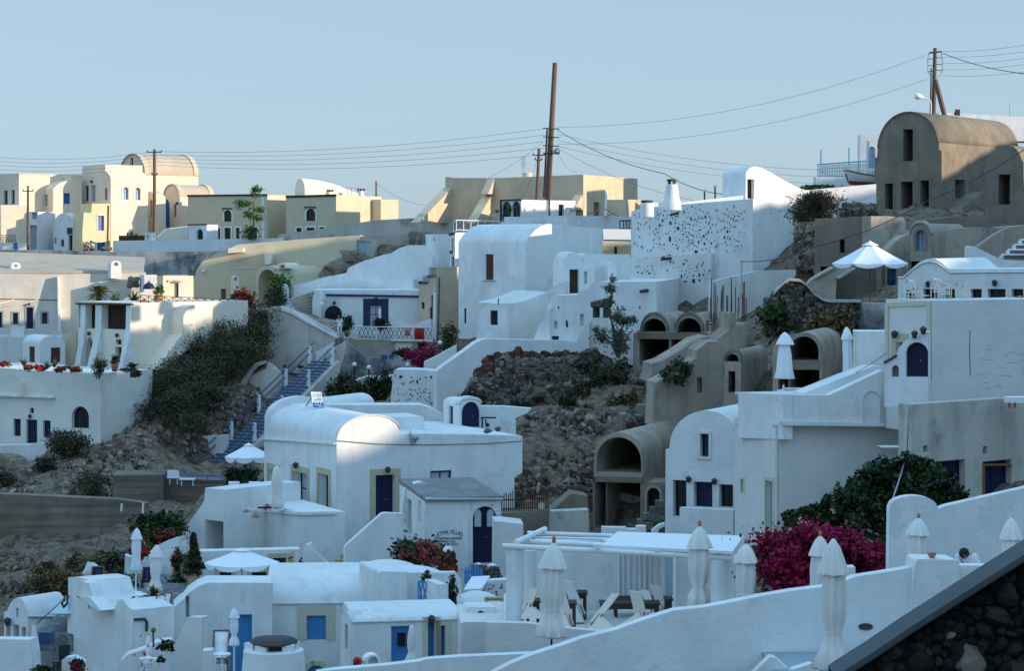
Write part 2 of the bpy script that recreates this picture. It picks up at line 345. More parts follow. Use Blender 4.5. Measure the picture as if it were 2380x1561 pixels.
class House(T):
    """an outline drawn on a vertical plane pushed back into a body; openings are real recesses"""
    def __init__(s, name, label, cat, p, outline, depth=None, xend=None, mat='white', sink=.8, group=None, part='wall', ref=None, level=True):
        pts = [p.sz(x, y) for x, y in outline]
        if len(pts) == 4 and level:             # a rectangle: level top and bottom taken at the near corner
            r = min(pts, key=lambda q: p.Y(q[0])); top = [q for q in pts if abs(q[0]-r[0]) < 1e-6]
            zt, zb = max(q[1] for q in top), min(q[1] for q in top)
            a0, a1 = min(q[0] for q in pts), max(q[0] for q in pts); pts = [(a0, zb),(a0, zt),(a1, zt),(a1, zb)]
        zmin = min(z for a, z in pts)
        pts = [(a, z-sink if z < zmin+.35 else z) for a, z in pts]
        s.p, s.pts, s.mat, s.pn = p, pts, mat, part
        amin, amax = min(a for a, z in pts), max(a for a, z in pts)
        if p.yaw <= 0: s.sp = PL(p.w(amax,0), p.yaw+90); s.sa = amax
        else: s.sp = PL(p.w(amin,0), p.yaw-90); s.sa = amin
        if xend is not None: depth = abs(s.sp.s(xend))
        if depth > 60 or depth < .05: print('DEPTH?', label, depth)
        s.depth = depth; s.ops = []
        super().__init__(name, label, cat, p.w((amin+amax)/2, min(z for a, z in pts),-depth/2), group)
    def op(s, kind, x0, y0, x1, y1, arch=0, face='F', rev=.22, sur=None, sw=.14, side_in=False):
        p = s.p if face == 'F' else s.sp
        a0, a1 = p.s(x0), p.s(x1); uc = (x0+x1)/2; _, z1 = p.sz(uc, y0); _, z0 = p.sz(uc, y1)
        s.ops.append((kind, p, a0, z0, a1, z1, arch, face, rev, sur, sw)); return s
    def build(s):
        p = s.p; mb = MB(); inw = -p.n; D = inw*s.depth
        zb = min(z for a, z in s.pts)
        def loop(o):
            k, q, a0, z0, a1, z1, ar, fc, rv, su, sw = o
            if ar:
                rise = min((a1-a0)/2,(z1-z0)*.95) if ar == 1 else ar*(z1-z0)
                l = [(a0, z0)]+arcpts(a0, z1-rise, a1, z1,12)+[(a1, z0)]
            else: l = [(a0, z0),(a0, z1),(a1, z1),(a1, z0)]
            return [q.w(a, z) for a, z in l]
        fo = [o for o in s.ops if o[7] == 'F']; so = [o for o in s.ops if o[7] == 'S']
        front = [p.w(a, z) for a, z in s.pts]; n = len(front)
        mb.faceholes(front,[loop(o) for o in fo], inw,[o[8]+(.03 if o[0] in KIND else 0) for o in fo])
        mb.faceholes([q+D for q in front],[], inw,[])
        done = False
        for i in range(n):
            j = (i+1) % n; a, b_ = front[i], front[j]
            quad = [a, b_, b_+D, a+D]
            vert = abs(s.pts[i][0]-s.sa) < .02 and abs(s.pts[j][0]-s.sa) < .02
            if vert and so and not done and abs(s.pts[i][1]-s.pts[j][1]) > 1:
                done = True; mb.faceholes(quad,[loop(o) for o in so],-s.sp.n,[o[8]+(.03 if o[0] in KIND else 0) for o in so])
            else: mb.poly(*quad)
        for o in s.ops:
            if o[0] not in KIND:
                l = loop(o); q = -(p if o[7] == 'F' else s.sp).n*o[8]; mb.faceholes([v+q for v in l],[], q,[])
        s.body = s.part(s.pn, mb, s.mat)
        for o in s.ops:
            k, q, a0, z0, a1, z1, ar, fc, rv, su, sw = o
            if k in KIND: fill(s, s.body, q, k, a0, z0, a1, z1, ar, rv)
            if su: s.ring(q, a0, z0, a1, z1, ar, su, sw)
        return s
    def ring(s, q, a0, z0, a1, z1, ar, mat, w, nm='surround', out=.03):
        def lp(i, bot):
            if ar: 
                rise = min((a1-a0)/2,(z1-z0)*.95)
                return [(a0-i, z0-bot)]+arcpts(a0-i, z1-rise, a1+i, z1+i,12)+[(a1+i, z0-bot)]
            return [(a0-i, z0-bot),(a0-i, z1+i),(a1+i, z1+i),(a1+i, z0-bot)]
        bot = w if nm == 'surround4' else 0
        o, i = lp(w, bot), lp(0,0); mb = MB(); n = len(o)
        rng_ = range(n) if bot else range(n-1)
        for k in rng_:
            k2 = (k+1) % n
            A, B, C, Dd = [q.w(*t, out) for t in (o[k], o[k2], i[k2], i[k])]; b_ = -q.n*(out+.02)
            mb.add([A, B, C, Dd, A+b_, B+b_, C+b_, Dd+b_],[(0,1,2,3),(4,7,6,5),(0,4,5,1),(3,2,6,7),(0,3,7,4),(1,5,6,2)])
        s.part('surround', mb, mat)
    def slab(s, name, outline, out, mat, back=.05, face='F', parent=None):     # a proud piece drawn on the front
        q = s.p if face == 'F' else s.sp
        mb = MB().prism([q.at(x, y, out) for x, y in outline],-q.n*(out+back)); return s.part(name, mb, mat, parent)
    def lamp(s, x, y, face='F', r=.13):
        q = s.p if face == 'F' else s.sp; c = q.at(x, y,.16)
        mb = MB().lathe(c-Vector((0,0, r*1.3)),[(.03,0),(r*.7,.05),(r, r*1.6),(r*1.2, r*1.7),(.04, r*2.5)],8)
        mb.obox(q.at(x, y,-.02)-q.d*.03+Vector((0,0,.06)), q.d*.06, q.n*.18, Vector((0,0,.05)))
        s.part('wall_lamp', mb, 'slate')
def wall(name, label, cat, p, outline, depth=.4, mat='white', sink=.6, group=None):
    """a free-standing wall or parapet: one mesh"""
    pts = [p.sz(x, y) for x, y in outline]; zm = min(z for a, z in pts)
    mb = MB().prism([p.w(a, z-sink if z < zm+.3 else z) for a, z in pts],-p.n*depth)
    return single(name, label, cat, mb, mat, group=group)
# ---------------------------------------------------------------- plants
def leafcloud(c, rad, n, leaf, seed, clumps=30, spread=.28, asp=.55, shell=.55, flat_=0):
    g = np.random.default_rng(seed); rad = np.array(rad)
    d = g.normal(size=(clumps,3)); d /= np.linalg.norm(d, axis=1)[:, None]
    r = shell+(1-shell)*g.random(clumps)
    r *= 1+.22*np.sin(d[:,0]*5+seed)+.15*g.normal(size=clumps)
    cc = d*r[:, None]*rad
    w = g.random(clumps)+.35; idx = g.choice(clumps, n, p=w/w.sum())
    pos = cc[idx]+g.normal(size=(n,3))*rad*spread*(.6+.7*g.random(clumps))[idx][:, None]
    u = g.normal(size=(n,3)); u[:,2] -= flat_; u /= np.linalg.norm(u, axis=1)[:, None]
    t = g.normal(size=(n,3)); v = np.cross(u, t); v /= np.linalg.norm(v, axis=1)[:, None]
    L = leaf*(.6+.8*g.random(n))[:, None]
    pos = pos+np.array(c)
    a, b, e, f = pos-u*L*.5, pos+v*L*asp*.5, pos+u*L*.5, pos-v*L*asp*.5
    vs = np.stack([a, b, e, f],1).reshape(-1,3)
    return vs, np.arange(n*4).reshape(-1,4)
def cloud_mb(c, rad, n, leaf, seed, **k):
    mb = MB(); v, f = leafcloud(c, rad, n, leaf, seed, **k); mb.v = [tuple(x) for x in v.tolist()]; mb.f = [tuple(x) for x in f.tolist()]; return mb
def blades(mb, c, n, L, w, seed, up=.5, sag=.25, lean=None):
    """arching blades from a point: agaves, grass, palms, thorn bushes"""
    g = random.Random(seed); c = Vector(c)
    for i in range(n):
        a = g.uniform(0,2*math.pi); e = g.uniform(up,1.45) if up < 1.4 else up
        d = Vector((math.cos(a)*math.cos(e), math.sin(a)*math.cos(e), math.sin(e))); l = L*g.uniform(.6,1.1)
        s = Vector((-math.sin(a), math.cos(a),0))*w/2; m = c+d*l*.5; t = c+d*l+Vector((math.cos(a), math.sin(a),-1))*l*sag*.6
        mb.add([c-s*.6, c+s*.6, m+s, m-s, t],[(0,1,2,3),(3,2,4)])
    return mb
def bush(name, label, x, y, w, h, Y, mat, seed, n=1500, leaf=.3, group=None, stem=True, dd=None, **k):
    c = P(x, y, Y); rx, rz = px(w, Y)/2, px(h, Y)/2; base = c-Vector((0,0, rz))
    t = T(name, label, 'plant' if 'plant' in name or 'clump' in name else 'shrub', base, group)
    t.part('foliage', cloud_mb(c,(rx, dd or min(rx, rz*1.3), rz), n, leaf, seed, **k), mat, weld=False, smooth=0)
    if stem:
        mb = MB(); g = random.Random(seed)
        for i in range(3):
            e = c+Vector((g.uniform(-.5,.5)*rx, g.uniform(-.3,.3)*rx, g.uniform(-.2,.4)*rz))
            mb.tube([base-Vector((0,0,.3)),(base+e)/2+Vector((g.uniform(-.1,.1),0,0)), e],[.06,.045,.02],5)
        t.part('stem', mb, 'bark')
    return t
def agave(name, label, x, y, h, Y, mat, seed, n=26, w=.10, up=.45, sag=.15, group=None, cat='plant'):
    base = P(x, y, Y); L = px(h, Y)
    return single(name, label, cat, blades(MB(), base, n, L, w, seed, up, sag), mat, base, group, weld=False, smooth=0)
def potted(name, label, x, yb, Y, hpot, hplant, mat, seed, style='cloud', potmat='terracotta', wpot=None, flower=None, group=None, n=500, leaf=.14):
    b = P(x, yb, Y); hp, hh = px(hpot, Y), px(hplant, Y); w = px(wpot, Y)/2 if wpot else hp*.42
    t = T(name, label, 'potted plant', b, group)
    t.part('pot', MB().lathe(b,[(w*.62,0),(w*.95, hp*.45),(w*.9, hp*.8),(w*.72, hp*.9),(w*.82, hp),(w*.6, hp),(w*.55, hp*.9)],14), potmat)
    c = b+Vector((0,0, hp))
    if style == 'cloud': t.part('foliage', cloud_mb(c+Vector((0,0, hh*.45)),(hh*.4, hh*.4, hh*.5), n, leaf, seed, clumps=14), mat, weld=False, smooth=0)
    elif style == 'cone':
        mb = MB()
        for i in range(6):
            f = i/6; m2 = cloud_mb(c+Vector((0,0, hh*(.1+.85*f))),(hh*.22*(1.05-f), hh*.22*(1.05-f), hh*.12), n//6, leaf, seed+i, clumps=9); mb.add(m2.v, m2.f)
        t.part('foliage', mb, mat, weld=False, smooth=0)
    else: t.part('foliage', blades(MB(), c,30, hh, hh*.1, seed,.4,.2), mat, weld=False, smooth=0)
    if flower: t.part('flowers', cloud_mb(c+Vector((0,0, hh*.5)),(hh*.42, hh*.42, hh*.48), n//3, leaf*.8, seed+9, clumps=12), flower, weld=False, smooth=0)
    return t
def palm(name, label, x, yb, Y, htrunk, L, mat, seed, n=34, w=.42):
    b = P(x, yb, Y); ht = px(htrunk, Y); L = px(L, Y); t = T(name, label, 'palm tree', b)
    t.part('trunk', MB().tube([b-Vector((0,0,.4)), b+Vector((.03,0, ht*.5)), b+Vector((0,0, ht))],[.22,.2,.17],8), 'bark')
    g = random.Random(seed); mb = MB(); c = b+Vector((0,0, ht))
    for i in range(n):
        a = g.uniform(0,6.283); e = g.uniform(-.25,1.3); l = L*g.uniform(.75,1.1); prev = c
        for k in range(1,8):
            f = k/7; rr = l*f; q = c+Vector((math.cos(a)*math.cos(e)*rr, math.sin(a)*math.cos(e)*rr, math.sin(e)*rr-.45*l*f*f))
            d = (q-prev).normalized(); s = d.cross(Vector((0,0,1)));  s = s.normalized() if s.length > .1 else Vector((1,0,0))
            ww = w*math.sin(math.pi*min(1, f*.9+.08))
            for sg in (-1,1):
                for m_ in (0,.5):
                    o = prev.lerp(q, m_); tip = o+s*sg*ww+d*ww*.7-Vector((0,0, ww*.35)); mb.add([o, o+d*.07, tip],[(0,1,2)])
            mb.add([prev-s*.015, prev+s*.015, q+s*.012, q-s*.012],[(0,1,2,3)]); prev = q
    t.part('crown', mb, mat, weld=False, smooth=0); return t
# ---------------------------------------------------------------- parasols
def closed_parasol(label, x, ytip, yhem, ybase, Y, wpx, canv='canvas', pole='dark_wood', seed=0, waist=.72, tie=True, cap=True, fin=True, hemw=1.0, group='folded parasols'):
    """a folded cloth parasol: pleated canopy hanging round its pole, top flounce, tied waist, wooden knob"""
    tip = P(x, ytip, Y); zh = P(x, yhem, Y).z; zb = P(x, ybase, Y).z; H = tip.z-zh; w = px(wpx, Y)/2
    b = Vector((tip.x, tip.y, zb)); t = T('folded_parasol', label, 'parasol', b, group); g = random.Random(seed); k = g.randint(6,9); waist *= g.uniform(.85,1.1); hemw *= g.uniform(.85,1.15); ph = g.uniform(0,6)
    pl_ = lambda dep: (lambda a, z: 1+dep*math.sin(a*k+ph+.5*math.sin(z*2))+.5*dep*math.sin(a*3+ph*2+z))
    t.part('pole', MB().tube([b,(tip.x, tip.y, tip.z-H*.03)],.03 if Y > 70 else .024,8), pole)
    prof = [(w*hemw*.9,0),(w*hemw,.02*H),(w*.80,.16*H),(w*waist*.84,.27*H),(w*.74,.38*H),(w*.80,.55*H),(w*.70,.75*H),(w*.42,.93*H),(w*.1,.985*H)] if tie else \
        [(w*hemw,0),(w*hemw*1.02,.015*H),(w*.86,.2*H),(w*.74,.5*H),(w*.55,.75*H),(w*.3,.93*H),(w*.08,.99*H)]
    t.part('canopy', MB().lathe((tip.x, tip.y, zh), prof,40, pl_(.16)), canv, smooth=60)
    if tie: t.part('tie', MB().lathe((tip.x, tip.y, zh+.265*H),[(w*waist*.80,0),(w*waist*.9,.012*H),(w*waist*.8,.024*H)],24, pl_(.1)), canv)
    if cap: t.part('flounce', MB().lathe((tip.x, tip.y, zh+.74*H),[(w*1.02,0),(w*1.0,.012*H),(w*.78,.1*H),(w*.48,.2*H),(w*.13,.262*H),(.02,.268*H)],40, pl_(.13)), canv, smooth=60)
    if fin: t.part('finial', MB().lathe((tip.x, tip.y, tip.z-.01),[(.02,0),(w*.13,.02*H),(w*.16,.05*H),(w*.12,.075*H),(.008,.09*H)],10), 'finial')
    t.o.rotation_euler = (g.uniform(-.025,.025), g.uniform(-.03,.03),0)
    t.part('base', MB().lathe(b,[(.02,0),(.28,.0),(.28,.06),(.05,.1),(.04,.3)],14), 'white_paint')
    return t
def open_parasol(label, x, ytop, yrim, ybase, Y, wpx, pole='wood', val=.22, n=8, rot=.2, canv='canvas_white'):
    tip = P(x, ytop, Y); r = px(wpx, Y)/2; zr = P(x, yrim-(V(yrim)-V0)*r*.95/Y/cur[2], Y).z+val; zb = P(x, ybase, Y).z; h = tip.z-zr
    b = Vector((tip.x, tip.y, zb)); t = T('open_parasol', label, 'parasol', b, 'open parasols')
    t.part('pole', MB().tube([b, tip-Vector((0,0,.05))],.035,8), pole)
    mb = MB(); va = MB(); rib = MB()
    pt = lambda i, f, dz=0: Vector((tip.x+r*f*math.cos(rot+i*2*math.pi/n), tip.y+r*f*math.sin(rot+i*2*math.pi/n), zr+h*(1-f)-.03*h*math.sin(math.pi*f)+dz))
    for i in range(n):
        for k in range(6):
            f0, f1 = .04+.96*k/6,.04+.96*(k+1)/6; sg = .05*h
            m0 = (pt(i, f0)+pt(i+1, f0))/2-Vector((0,0, sg*f0)); m1 = (pt(i, f1)+pt(i+1, f1))/2-Vector((0,0, sg*f1))
            mb.add([pt(i, f0), m0, m1, pt(i, f1)],[(0,1,2,3)]); mb.add([m0, pt(i+1, f0), pt(i+1, f1), m1],[(0,1,2,3)])
        A, B = pt(i,1), pt(i+1,1); m1 = (A+B)/2-Vector((0,0,.05*h)); prev = (A, A-Vector((0,0, val*.25)))
        for k in range(1,9):
            f = k/8; q = A.lerp(m1, f*2) if f < .5 else m1.lerp(B, f*2-1); q2 = q-Vector((0,0, val*(.25+.75*math.sin(math.pi*f)**.5)))
            va.add([prev[0], q, q2, prev[1]],[(0,1,2,3)]); prev = (q, q2)
        rib.tube([pt(i,.05,-.03), pt(i,.5,-.03), pt(i,.99,-.03)],.015,4)
    t.part('canopy', mb, canv, smooth=12); t.part('valance', va, canv, smooth=60); t.part('ribs', rib, 'wood')
    t.part('vent_cap', MB().lathe(tip-Vector((0,0, h*.16)),[(r*.2,0),(r*.21,.02),(r*.12, h*.1),(r*.035, h*.19),(.02, h*.24)],24, lambda a, z: 1+.05*math.cos(a*n)), canv)
    return t
# ---------------------------------------------------------------- people
def figure(name, label, joints, rad, edges, skin, clothes, hair=None, loc=None, scale=1):
    """one continuous skinned body; clothing and hair are children"""
    loc = Vector(loc)
    def sk(nm, js, ed, grow, mat, parent):
        ks = list(js); me = bpy.data.meshes.new(nm); me.from_pydata([tuple(Vector(joints[k])*scale) for k in ks],[(ks.index(a), ks.index(b)) for a, b in ed],[])
        o = bpy.data.objects.new(nm, me); COL.objects.link(o); me.materials.append(M[mat])
        md = o.modifiers.new('skin', 'SKIN'); 
        if not me.skin_vertices: me.skin_vertices.new()
        for i, k in enumerate(ks):
            r = rad[k]; r = r if isinstance(r, tuple) else (r, r); me.skin_vertices[0].data[i].radius = ((r[0]+grow)*scale,(r[1]+grow)*scale); me.skin_vertices[0].data[i].use_root = i == 0
        md.use_smooth_shade = True; sb = o.modifiers.new('sub', 'SUBSURF'); sb.levels = sb.render_levels = 1
        if parent: o.parent = parent
        return o
    body = sk(name, joints.keys(), edges,0, skin, None); body.location = loc; tag(body, label, 'person')
    for nm, keys, mat, grow in clothes:
        ed = [(a, b) for a, b in edges if a in keys and b in keys]; sk(nm, keys, ed, grow, mat, body)
    hd = Vector(joints['head'])*scale
    face = MB(); f = Vector(joints.get('_face',(0,-1,0))).normalized(); sd = f.cross(Vector((0,0,1))).normalized()
    for q in (-1,1): face.ball(hd+f*.098*scale+sd*q*.035*scale+Vector((0,0,.0)),.014*scale,6,4)
    face.ball(hd+f*.112*scale-Vector((0,0,.03*scale)),.018*scale,6,4); face.obox(hd+f*.092*scale-sd*.025*scale-Vector((0,0,.075*scale)), sd*.05*scale, f*.012*scale, Vector((0,0,.014*scale)))
    fo = mkobj('face', face, skin,(0,0,0)); fo.parent = body
    if hair:
        hm, hz = hair; mb = MB().ball(hd-f*.025*scale+Vector((0,0,.035*scale)),.118*scale,12,8,(1,1.05,1.02))
        ho = mkobj('hair', mb, hm,(0,0,0)); ho.parent = body
    return body
def hands(j, rad, ed, side, wr, d):
    """five bent fingers rooted in a palm at wrist wr pointing along d"""
    wr, d = Vector(wr), Vector(d).normalized(); s = d.cross(Vector((0,1,.2))).normalized(); pal = wr+d*.07
    j[side+'palm'] = tuple(pal); rad[side+'palm'] = (.038,.018); ed.append((side+'wrist', side+'palm'))
    for i,(o, l) in enumerate(((-.03,.07),(-.01,.085),(.01,.08),(.03,.062))):
        a = pal+s*o+d*.03; b = a+d*l*.6; c = b+d*l*.4+Vector((0,.012,0)); p0 = side+'palm'
        for nm, q in (('a', a),('b', b),('c', c)):
            k = f'{side}f{i}{nm}'; j[k] = tuple(q); rad[k] = .009; ed.append((p0, k)); p0 = k
    k = side+'thumb'; q = wr+d*.045+s*.055; j[k] = tuple(q); rad[k] = .011; ed.append((side+'palm', k))
# ---------------------------------------------------------------- ironwork and small builders
def xrail(mbp, mbx, a, b, n, h=.95, r=.03, rx=.02, posts=True):
    """rail with crossed panels between posts from a to b"""
    a, b = Vector(a), Vector(b); up = Vector((0,0, h))
    for i in range(n+1):
        q = a.lerp(b, i/n)
        if posts: mbp.tube([q, q+up], r,6)
        if i < n:
            q2 = a.lerp(b,(i+1)/n); mbx.tube([q+up*.12, q2+up*.92], rx,4); mbx.tube([q+up*.92, q2+up*.12], rx,4)
    mbp.tube([a+up, b+up], r,6); mbp.tube([a+up*.1, b+up*.1], r*.8,6)
def globe_lamp(label, x, yg, yb, Y, rpx, group='globe lamps on posts'):
    c = P(x, yg, Y); b = Vector((c.x, c.y, P(x, yb, Y).z)); r = px(rpx, Y); t = T('globe_lamp', label, 'lamp', b, group)
    t.part('post', MB().tube([b-Vector((0,0,.2)), c-Vector((0,0, r*.8))],.06,8), 'black_iron')
    t.part('collar', MB().lathe(c-Vector((0,0, r*1.15)),[(.05,0),(r*.55,.03),(r*.45, r*.3)],10), 'black_iron')
    t.part('globe', MB().ball(c, r,14,10), 'lamp_glass'); return t
def chimney_arch(label, x0, yt, x1, yb, Y, mat='white', yaw=15):
    """small whitewashed chimney with an arched smoke hole"""
    p = pl((x0+x1)/2, Y, yaw); h = yb-yt; H = House('chimney', label, 'chimney', p, arch(x0, yt, x1, yt+h*.3, yb,8), depth=px(x1-x0, Y)*.8, mat=mat, sink=.5, part='stack')
    w = x1-x0; H.op('void', x0+w*.3, yt+h*.14, x1-w*.3, yt+h*.42,1, rev=.3); return H.build()
def pot_cap(t, c, r, h, n=4):
    """slate slab on stubs over a chimney"""
    mb = MB()
    for i in range(n): a = i*2*math.pi/n+.5; mb.box(c+Vector((math.cos(a)*r*.7, math.sin(a)*r*.7, h*.3)),(r*.3, r*.3, h*.6), a)
    t.part('stub', mb, 'slate'); t.part('cap', MB().lathe(c+Vector((0,0, h*.6)),[(r*.9,0),(r*1.05, h*.1),(r, h*.32),(r*.6, h*.4)],12, lambda a, z: 1+.08*math.sin(3*a)), 'slate')
def inlay(t, p, spots, seed, mat='inlay_stone', off=.0, name='stone_inlay'):
    """dark stones set in a white wall: (x, y, w, h) in frame pixels"""
    mb = MB(); g = random.Random(seed); kept = []
    for s_ in spots[::-1]:
        if all(abs(s_[0]-k[0]) > (s_[2]+k[2])*.62 or abs(s_[1]-k[1]) > (s_[3]+k[3])*.56 for k in kept): kept.append(s_)
    for x, y, w, h in kept:
        a, z = p.sz(x, y); Y = p.Y(a); rw, rh = px(w, Y)/2/max(.3, p.d.x), px(h, Y)/2; n = 7; tl = g.uniform(-.28,.12); ring = []
        for k in range(n):
            an = k*6.283/n; q = g.uniform(.75,1.15); u_, v_ = rw*q*math.cos(an), rh*q*math.sin(an); ring.append((a+u_+tl*v_*.5, z+v_))
        o = len(mb.v); mb.v += [tuple(p.w(i, j,-.02)) for i, j in ring]+[tuple(p.w(a+(i-a)*.6, z+(j-z)*.6,.05+off)) for i, j in ring]
        for k in range(n): k2 = (k+1) % n; mb.f.append((o+k, o+k2, o+n+k2, o+n+k))
        mb.f.append(tuple(o+n+k for k in range(n)))
    return t.part(name, mb, mat, weld=False)
def rock(name, label, x, y, w, h, Y, mat, seed, group=None, cat='rock'):
    c = P(x, y, Y); g = random.Random(seed); rx, rz = px(w, Y)/2, px(h, Y)/2
    mb = MB().ball((0,0,0),1,10,7,(1,1,1),.16, g); ph = g.uniform(0,6)
    mb.v = [(c.x+v[0]*rx*(1+.2*math.sin(4*v[2]+ph)), c.y+v[1]*min(rx, rz)*1.1, c.z+v[2]*rz*(1+.2*math.sin(3*v[0]+ph))) for v in mb.v]
    return single(name, label, cat, mb, mat, group=group, smooth=35)
def stones(spots, seed, n=7, m=5):
    """many rough stones: list of (centre, radius)"""
    mb = MB(); g = random.Random(seed)
    for c, r in spots:
        q = MB().ball((0,0,0),1, n, m,(g.uniform(.8,1.25), g.uniform(.8,1.2), g.uniform(.6,1)),.2, g); ro = Matrix.Rotation(g.uniform(0,6),3, Vector((g.random(), g.random(), g.random()+.1)).normalized())
        o = len(mb.v); c = Vector(c); mb.v += [tuple(c+(ro @ Vector(v))*r) for v in q.v]; mb.f += [tuple(i+o for i in f) for f in q.f]
    return mb
def text_part(t, txt, p, x0, y0, x1, y1, mat, off=.02, name='lettering', bow=0, parent=None):
    """lettering stretched into a box on plane p"""
    cu = bpy.data.curves.new(name, 'FONT'); cu.body = txt; cu.extrude = .004; cu.align_x = 'LEFT'
    o = bpy.data.objects.new(name, cu); COL.objects.link(o); bpy.context.view_layer.update()
    dg = bpy.context.evaluated_depsgraph_get(); me = bpy.data.meshes.new_from_object(o.evaluated_get(dg)); bpy.data.objects.remove(o)
    vs = np.array([v.co[:] for v in me.vertices]); mn, mx = vs.min(0), vs.max(0)
    A, B = p.sz(x0, y0), p.sz(x1, y1); mb = MB(); sh = p.sz(x1, y0)[1]-A[1]
    for v in vs:
        fx, fy = (v[0]-mn[0])/(mx[0]-mn[0]),(v[1]-mn[1])/max(1e-6, mx[1]-mn[1])
        z0 = A[1]+sh*fx; hh = A[1]+sh-B[1]
        mb.v.append(tuple(p.w(A[0]+(B[0]-A[0])*fx, z0-hh*(1-fy)+bow*math.sin(math.pi*fx), off+v[2])))
    mb.f = [tuple(q.vertices) for q in me.polygons]; return t.part(name, mb, mat, parent, weld=False, smooth=0)
# ---------------------------------------------------------------- ground
fr('D')
GP = [  # picture x, y, distance: points the hillside passes through
 (0,1130,158),(110,1060,168),(60,1160,146),(200,1105,152),(350,1125,154),(330,975,170),(300,1045,164),(480,870,181),(420,940,174),(620,740,193),(560,805,186),
 (560,900,181),(520,965,178),(430,1095,180),(440,1150,173),(500,1150,171),(520,1110,173),(630,1005,178),(540,1085,174),(480,1155,171),(560,1040,177),(640,1080,166),(760,1000,172),(760,940,181),(850,930,178),(920,940,168),(640,900,188),(700,945,184),
 (300,1160,149),(420,1175,148),(0,1310,130),(300,1310,129),(400,1195,138),(470,1180,139),(540,1170,142),(700,1150,140),(900,1150,132),(800,1060,150),(1000,1060,146),
 (0,1400,114),(130,1345,118),(250,1260,126),(350,1300,118),(90,1440,106),(400,1270,126),(330,1360,108),
 (1200,1150,130),(1230,1050,133),(1300,1110,131),(1170,1000,138),(1400,935,145),(1500,885,149),(1280,960,142),(1550,850,153),(1100,955,143),(1350,1040,136),(1620,985,138),(1420,1010,138),(1560,1010,136),(1250,1240,122),(1480,1300,118),(1440,1285,124),(1520,1290,122),
 (1750,975,128),(1700,985,134),(1880,960,114),(1980,930,112),(2060,930,108),(1850,830,134),(1860,700,148),(1885,590,167),(1780,690,164),(1835,665,168),(1990,494,178),(1960,745,130),(2100,740,128),(2000,690,138),(2350,700,124),(2350,640,142),(1850,775,129),(1700,900,140),(1620,800,153),
 (0,600,240),(600,600,240),(1100,600,235),(1500,594,215),(1800,524,200),(0,594,275),(1000,594,275),(1900,524,240),
 (2100,565,170),(2350,565,170),(2200,484,215),(1200,840,168),(1400,840,165),(900,850,195),(740,860,194),(380,910,178),(150,940,190),(30,1100,176),(100,1105,173),(200,1090,171),(100,790,206),(500,745,207),(800,725,212),(1300,720,180),(1600,725,172),
 (300,1460,97),(500,1480,100),(800,1440,112),(1000,1360,112),(400,1750,84),(700,1750,86),(900,1750,80),(1000,1650,84),(600,1700,92),(1500,1350,108),(1900,1450,92),(2200,1300,84),(2100,1080,95),(2300,1080,95),(1650,1340,110),(2200,1010,105),(600,1250,118),(700,1300,110),
 (200,1700,80),(800,1740,72),(1500,1720,62),(2100,1680,56),(1900,2200,30),(1200,2200,36),(600,2000,50),(2300,2000,38)]
gp = np.array([[(u-U0)/F*Y, Y,-(v-V0)/F*Y] for u, v, Y in GP]+[(-60,130,-22),(-60,200,-10),(-70,60,-24),(0,10,-5),(30,15,-5),(-30,0,-14),(45,60,-9),(50,110,-6),(52,152,0),(56,175,1),(60,240,2),(0,330,-5),(80,300,-5),(-80,300,-5)])
gd = np.sqrt(((gp[:, None, :2]-gp[None, :, :2])**2).sum(-1)+.3); gn_ = len(gp)
gm = np.zeros((gn_+1, gn_+1)); gm[:gn_, :gn_] = gd-np.eye(gn_)*.6; gm[gn_, :gn_] = gm[:gn_, gn_] = 1
gw = np.linalg.solve(gm, np.append(gp[:,2],0))
def hgt(x, y):
    x = np.asarray(x, float); y = np.asarray(y, float); sh = x.shape; q = np.stack([x.ravel(), y.ravel()],1)
    d = np.sqrt(((q[:, None, :]-gp[None, :, :2])**2).sum(-1)+.3)
    return np.clip(d @ gw[:gn_]+gw[gn_],-30,12).reshape(sh)
def ground_z(x, y): return float(hgt([x],[y])[0])
xs = np.concatenate([[-6000,-2500,-1000,-400,-200,-120], np.arange(-80,60.1,.8),[80,120,200,400,1000,2500,6000]])
ys = np.concatenate([[-3000,-800,-200,-60,0], np.arange(15,252,.8),[260,270,285,310,350,450,700,1200,2500,6000]])
X, Y_ = np.meshgrid(xs, ys); Z = hgt(X, Y_)
far = np.clip((np.maximum(np.abs(X+10)-75, np.maximum(Y_-290,-Y_))-0)/200,0,1); Z = Z*(1-far)+(-20)*far
rg = np.random.default_rng(4)
def vnoise(x, y, f, sd):
    g = np.random.default_rng(sd); s = np.zeros_like(x)
    for k in range(7):
        a = g.uniform(0,6.28); s += np.sin((x*math.cos(a)+y*math.sin(a))*f*g.uniform(.6,1.6)+g.uniform(0,6.28))
    return s/7
Z = Z+(.55*vnoise(X, Y_,.7,1)+.35*vnoise(X, Y_,2.1,2)+.17*rg.normal(size=Z.shape))*(far < .01)
nx, ny = len(xs), len(ys); ii = np.arange(nx*ny).reshape(ny, nx)
fc = np.stack([ii[:-1, :-1], ii[:-1,1:], ii[1:,1:], ii[1:, :-1]],-1).reshape(-1,4)
me = bpy.data.meshes.new('ground'); me.from_pydata(np.stack([X, Y_, Z],-1).reshape(-1,3).tolist(),[], fc.tolist()); me.polygons.foreach_set('use_smooth',[True]*len(me.polygons)); me.materials.append(M['earth'])
go = bpy.data.objects.new('ground', me); COL.objects.link(go); tag(go, 'dry stony hillside below and between the houses', 'ground', kind='structure')
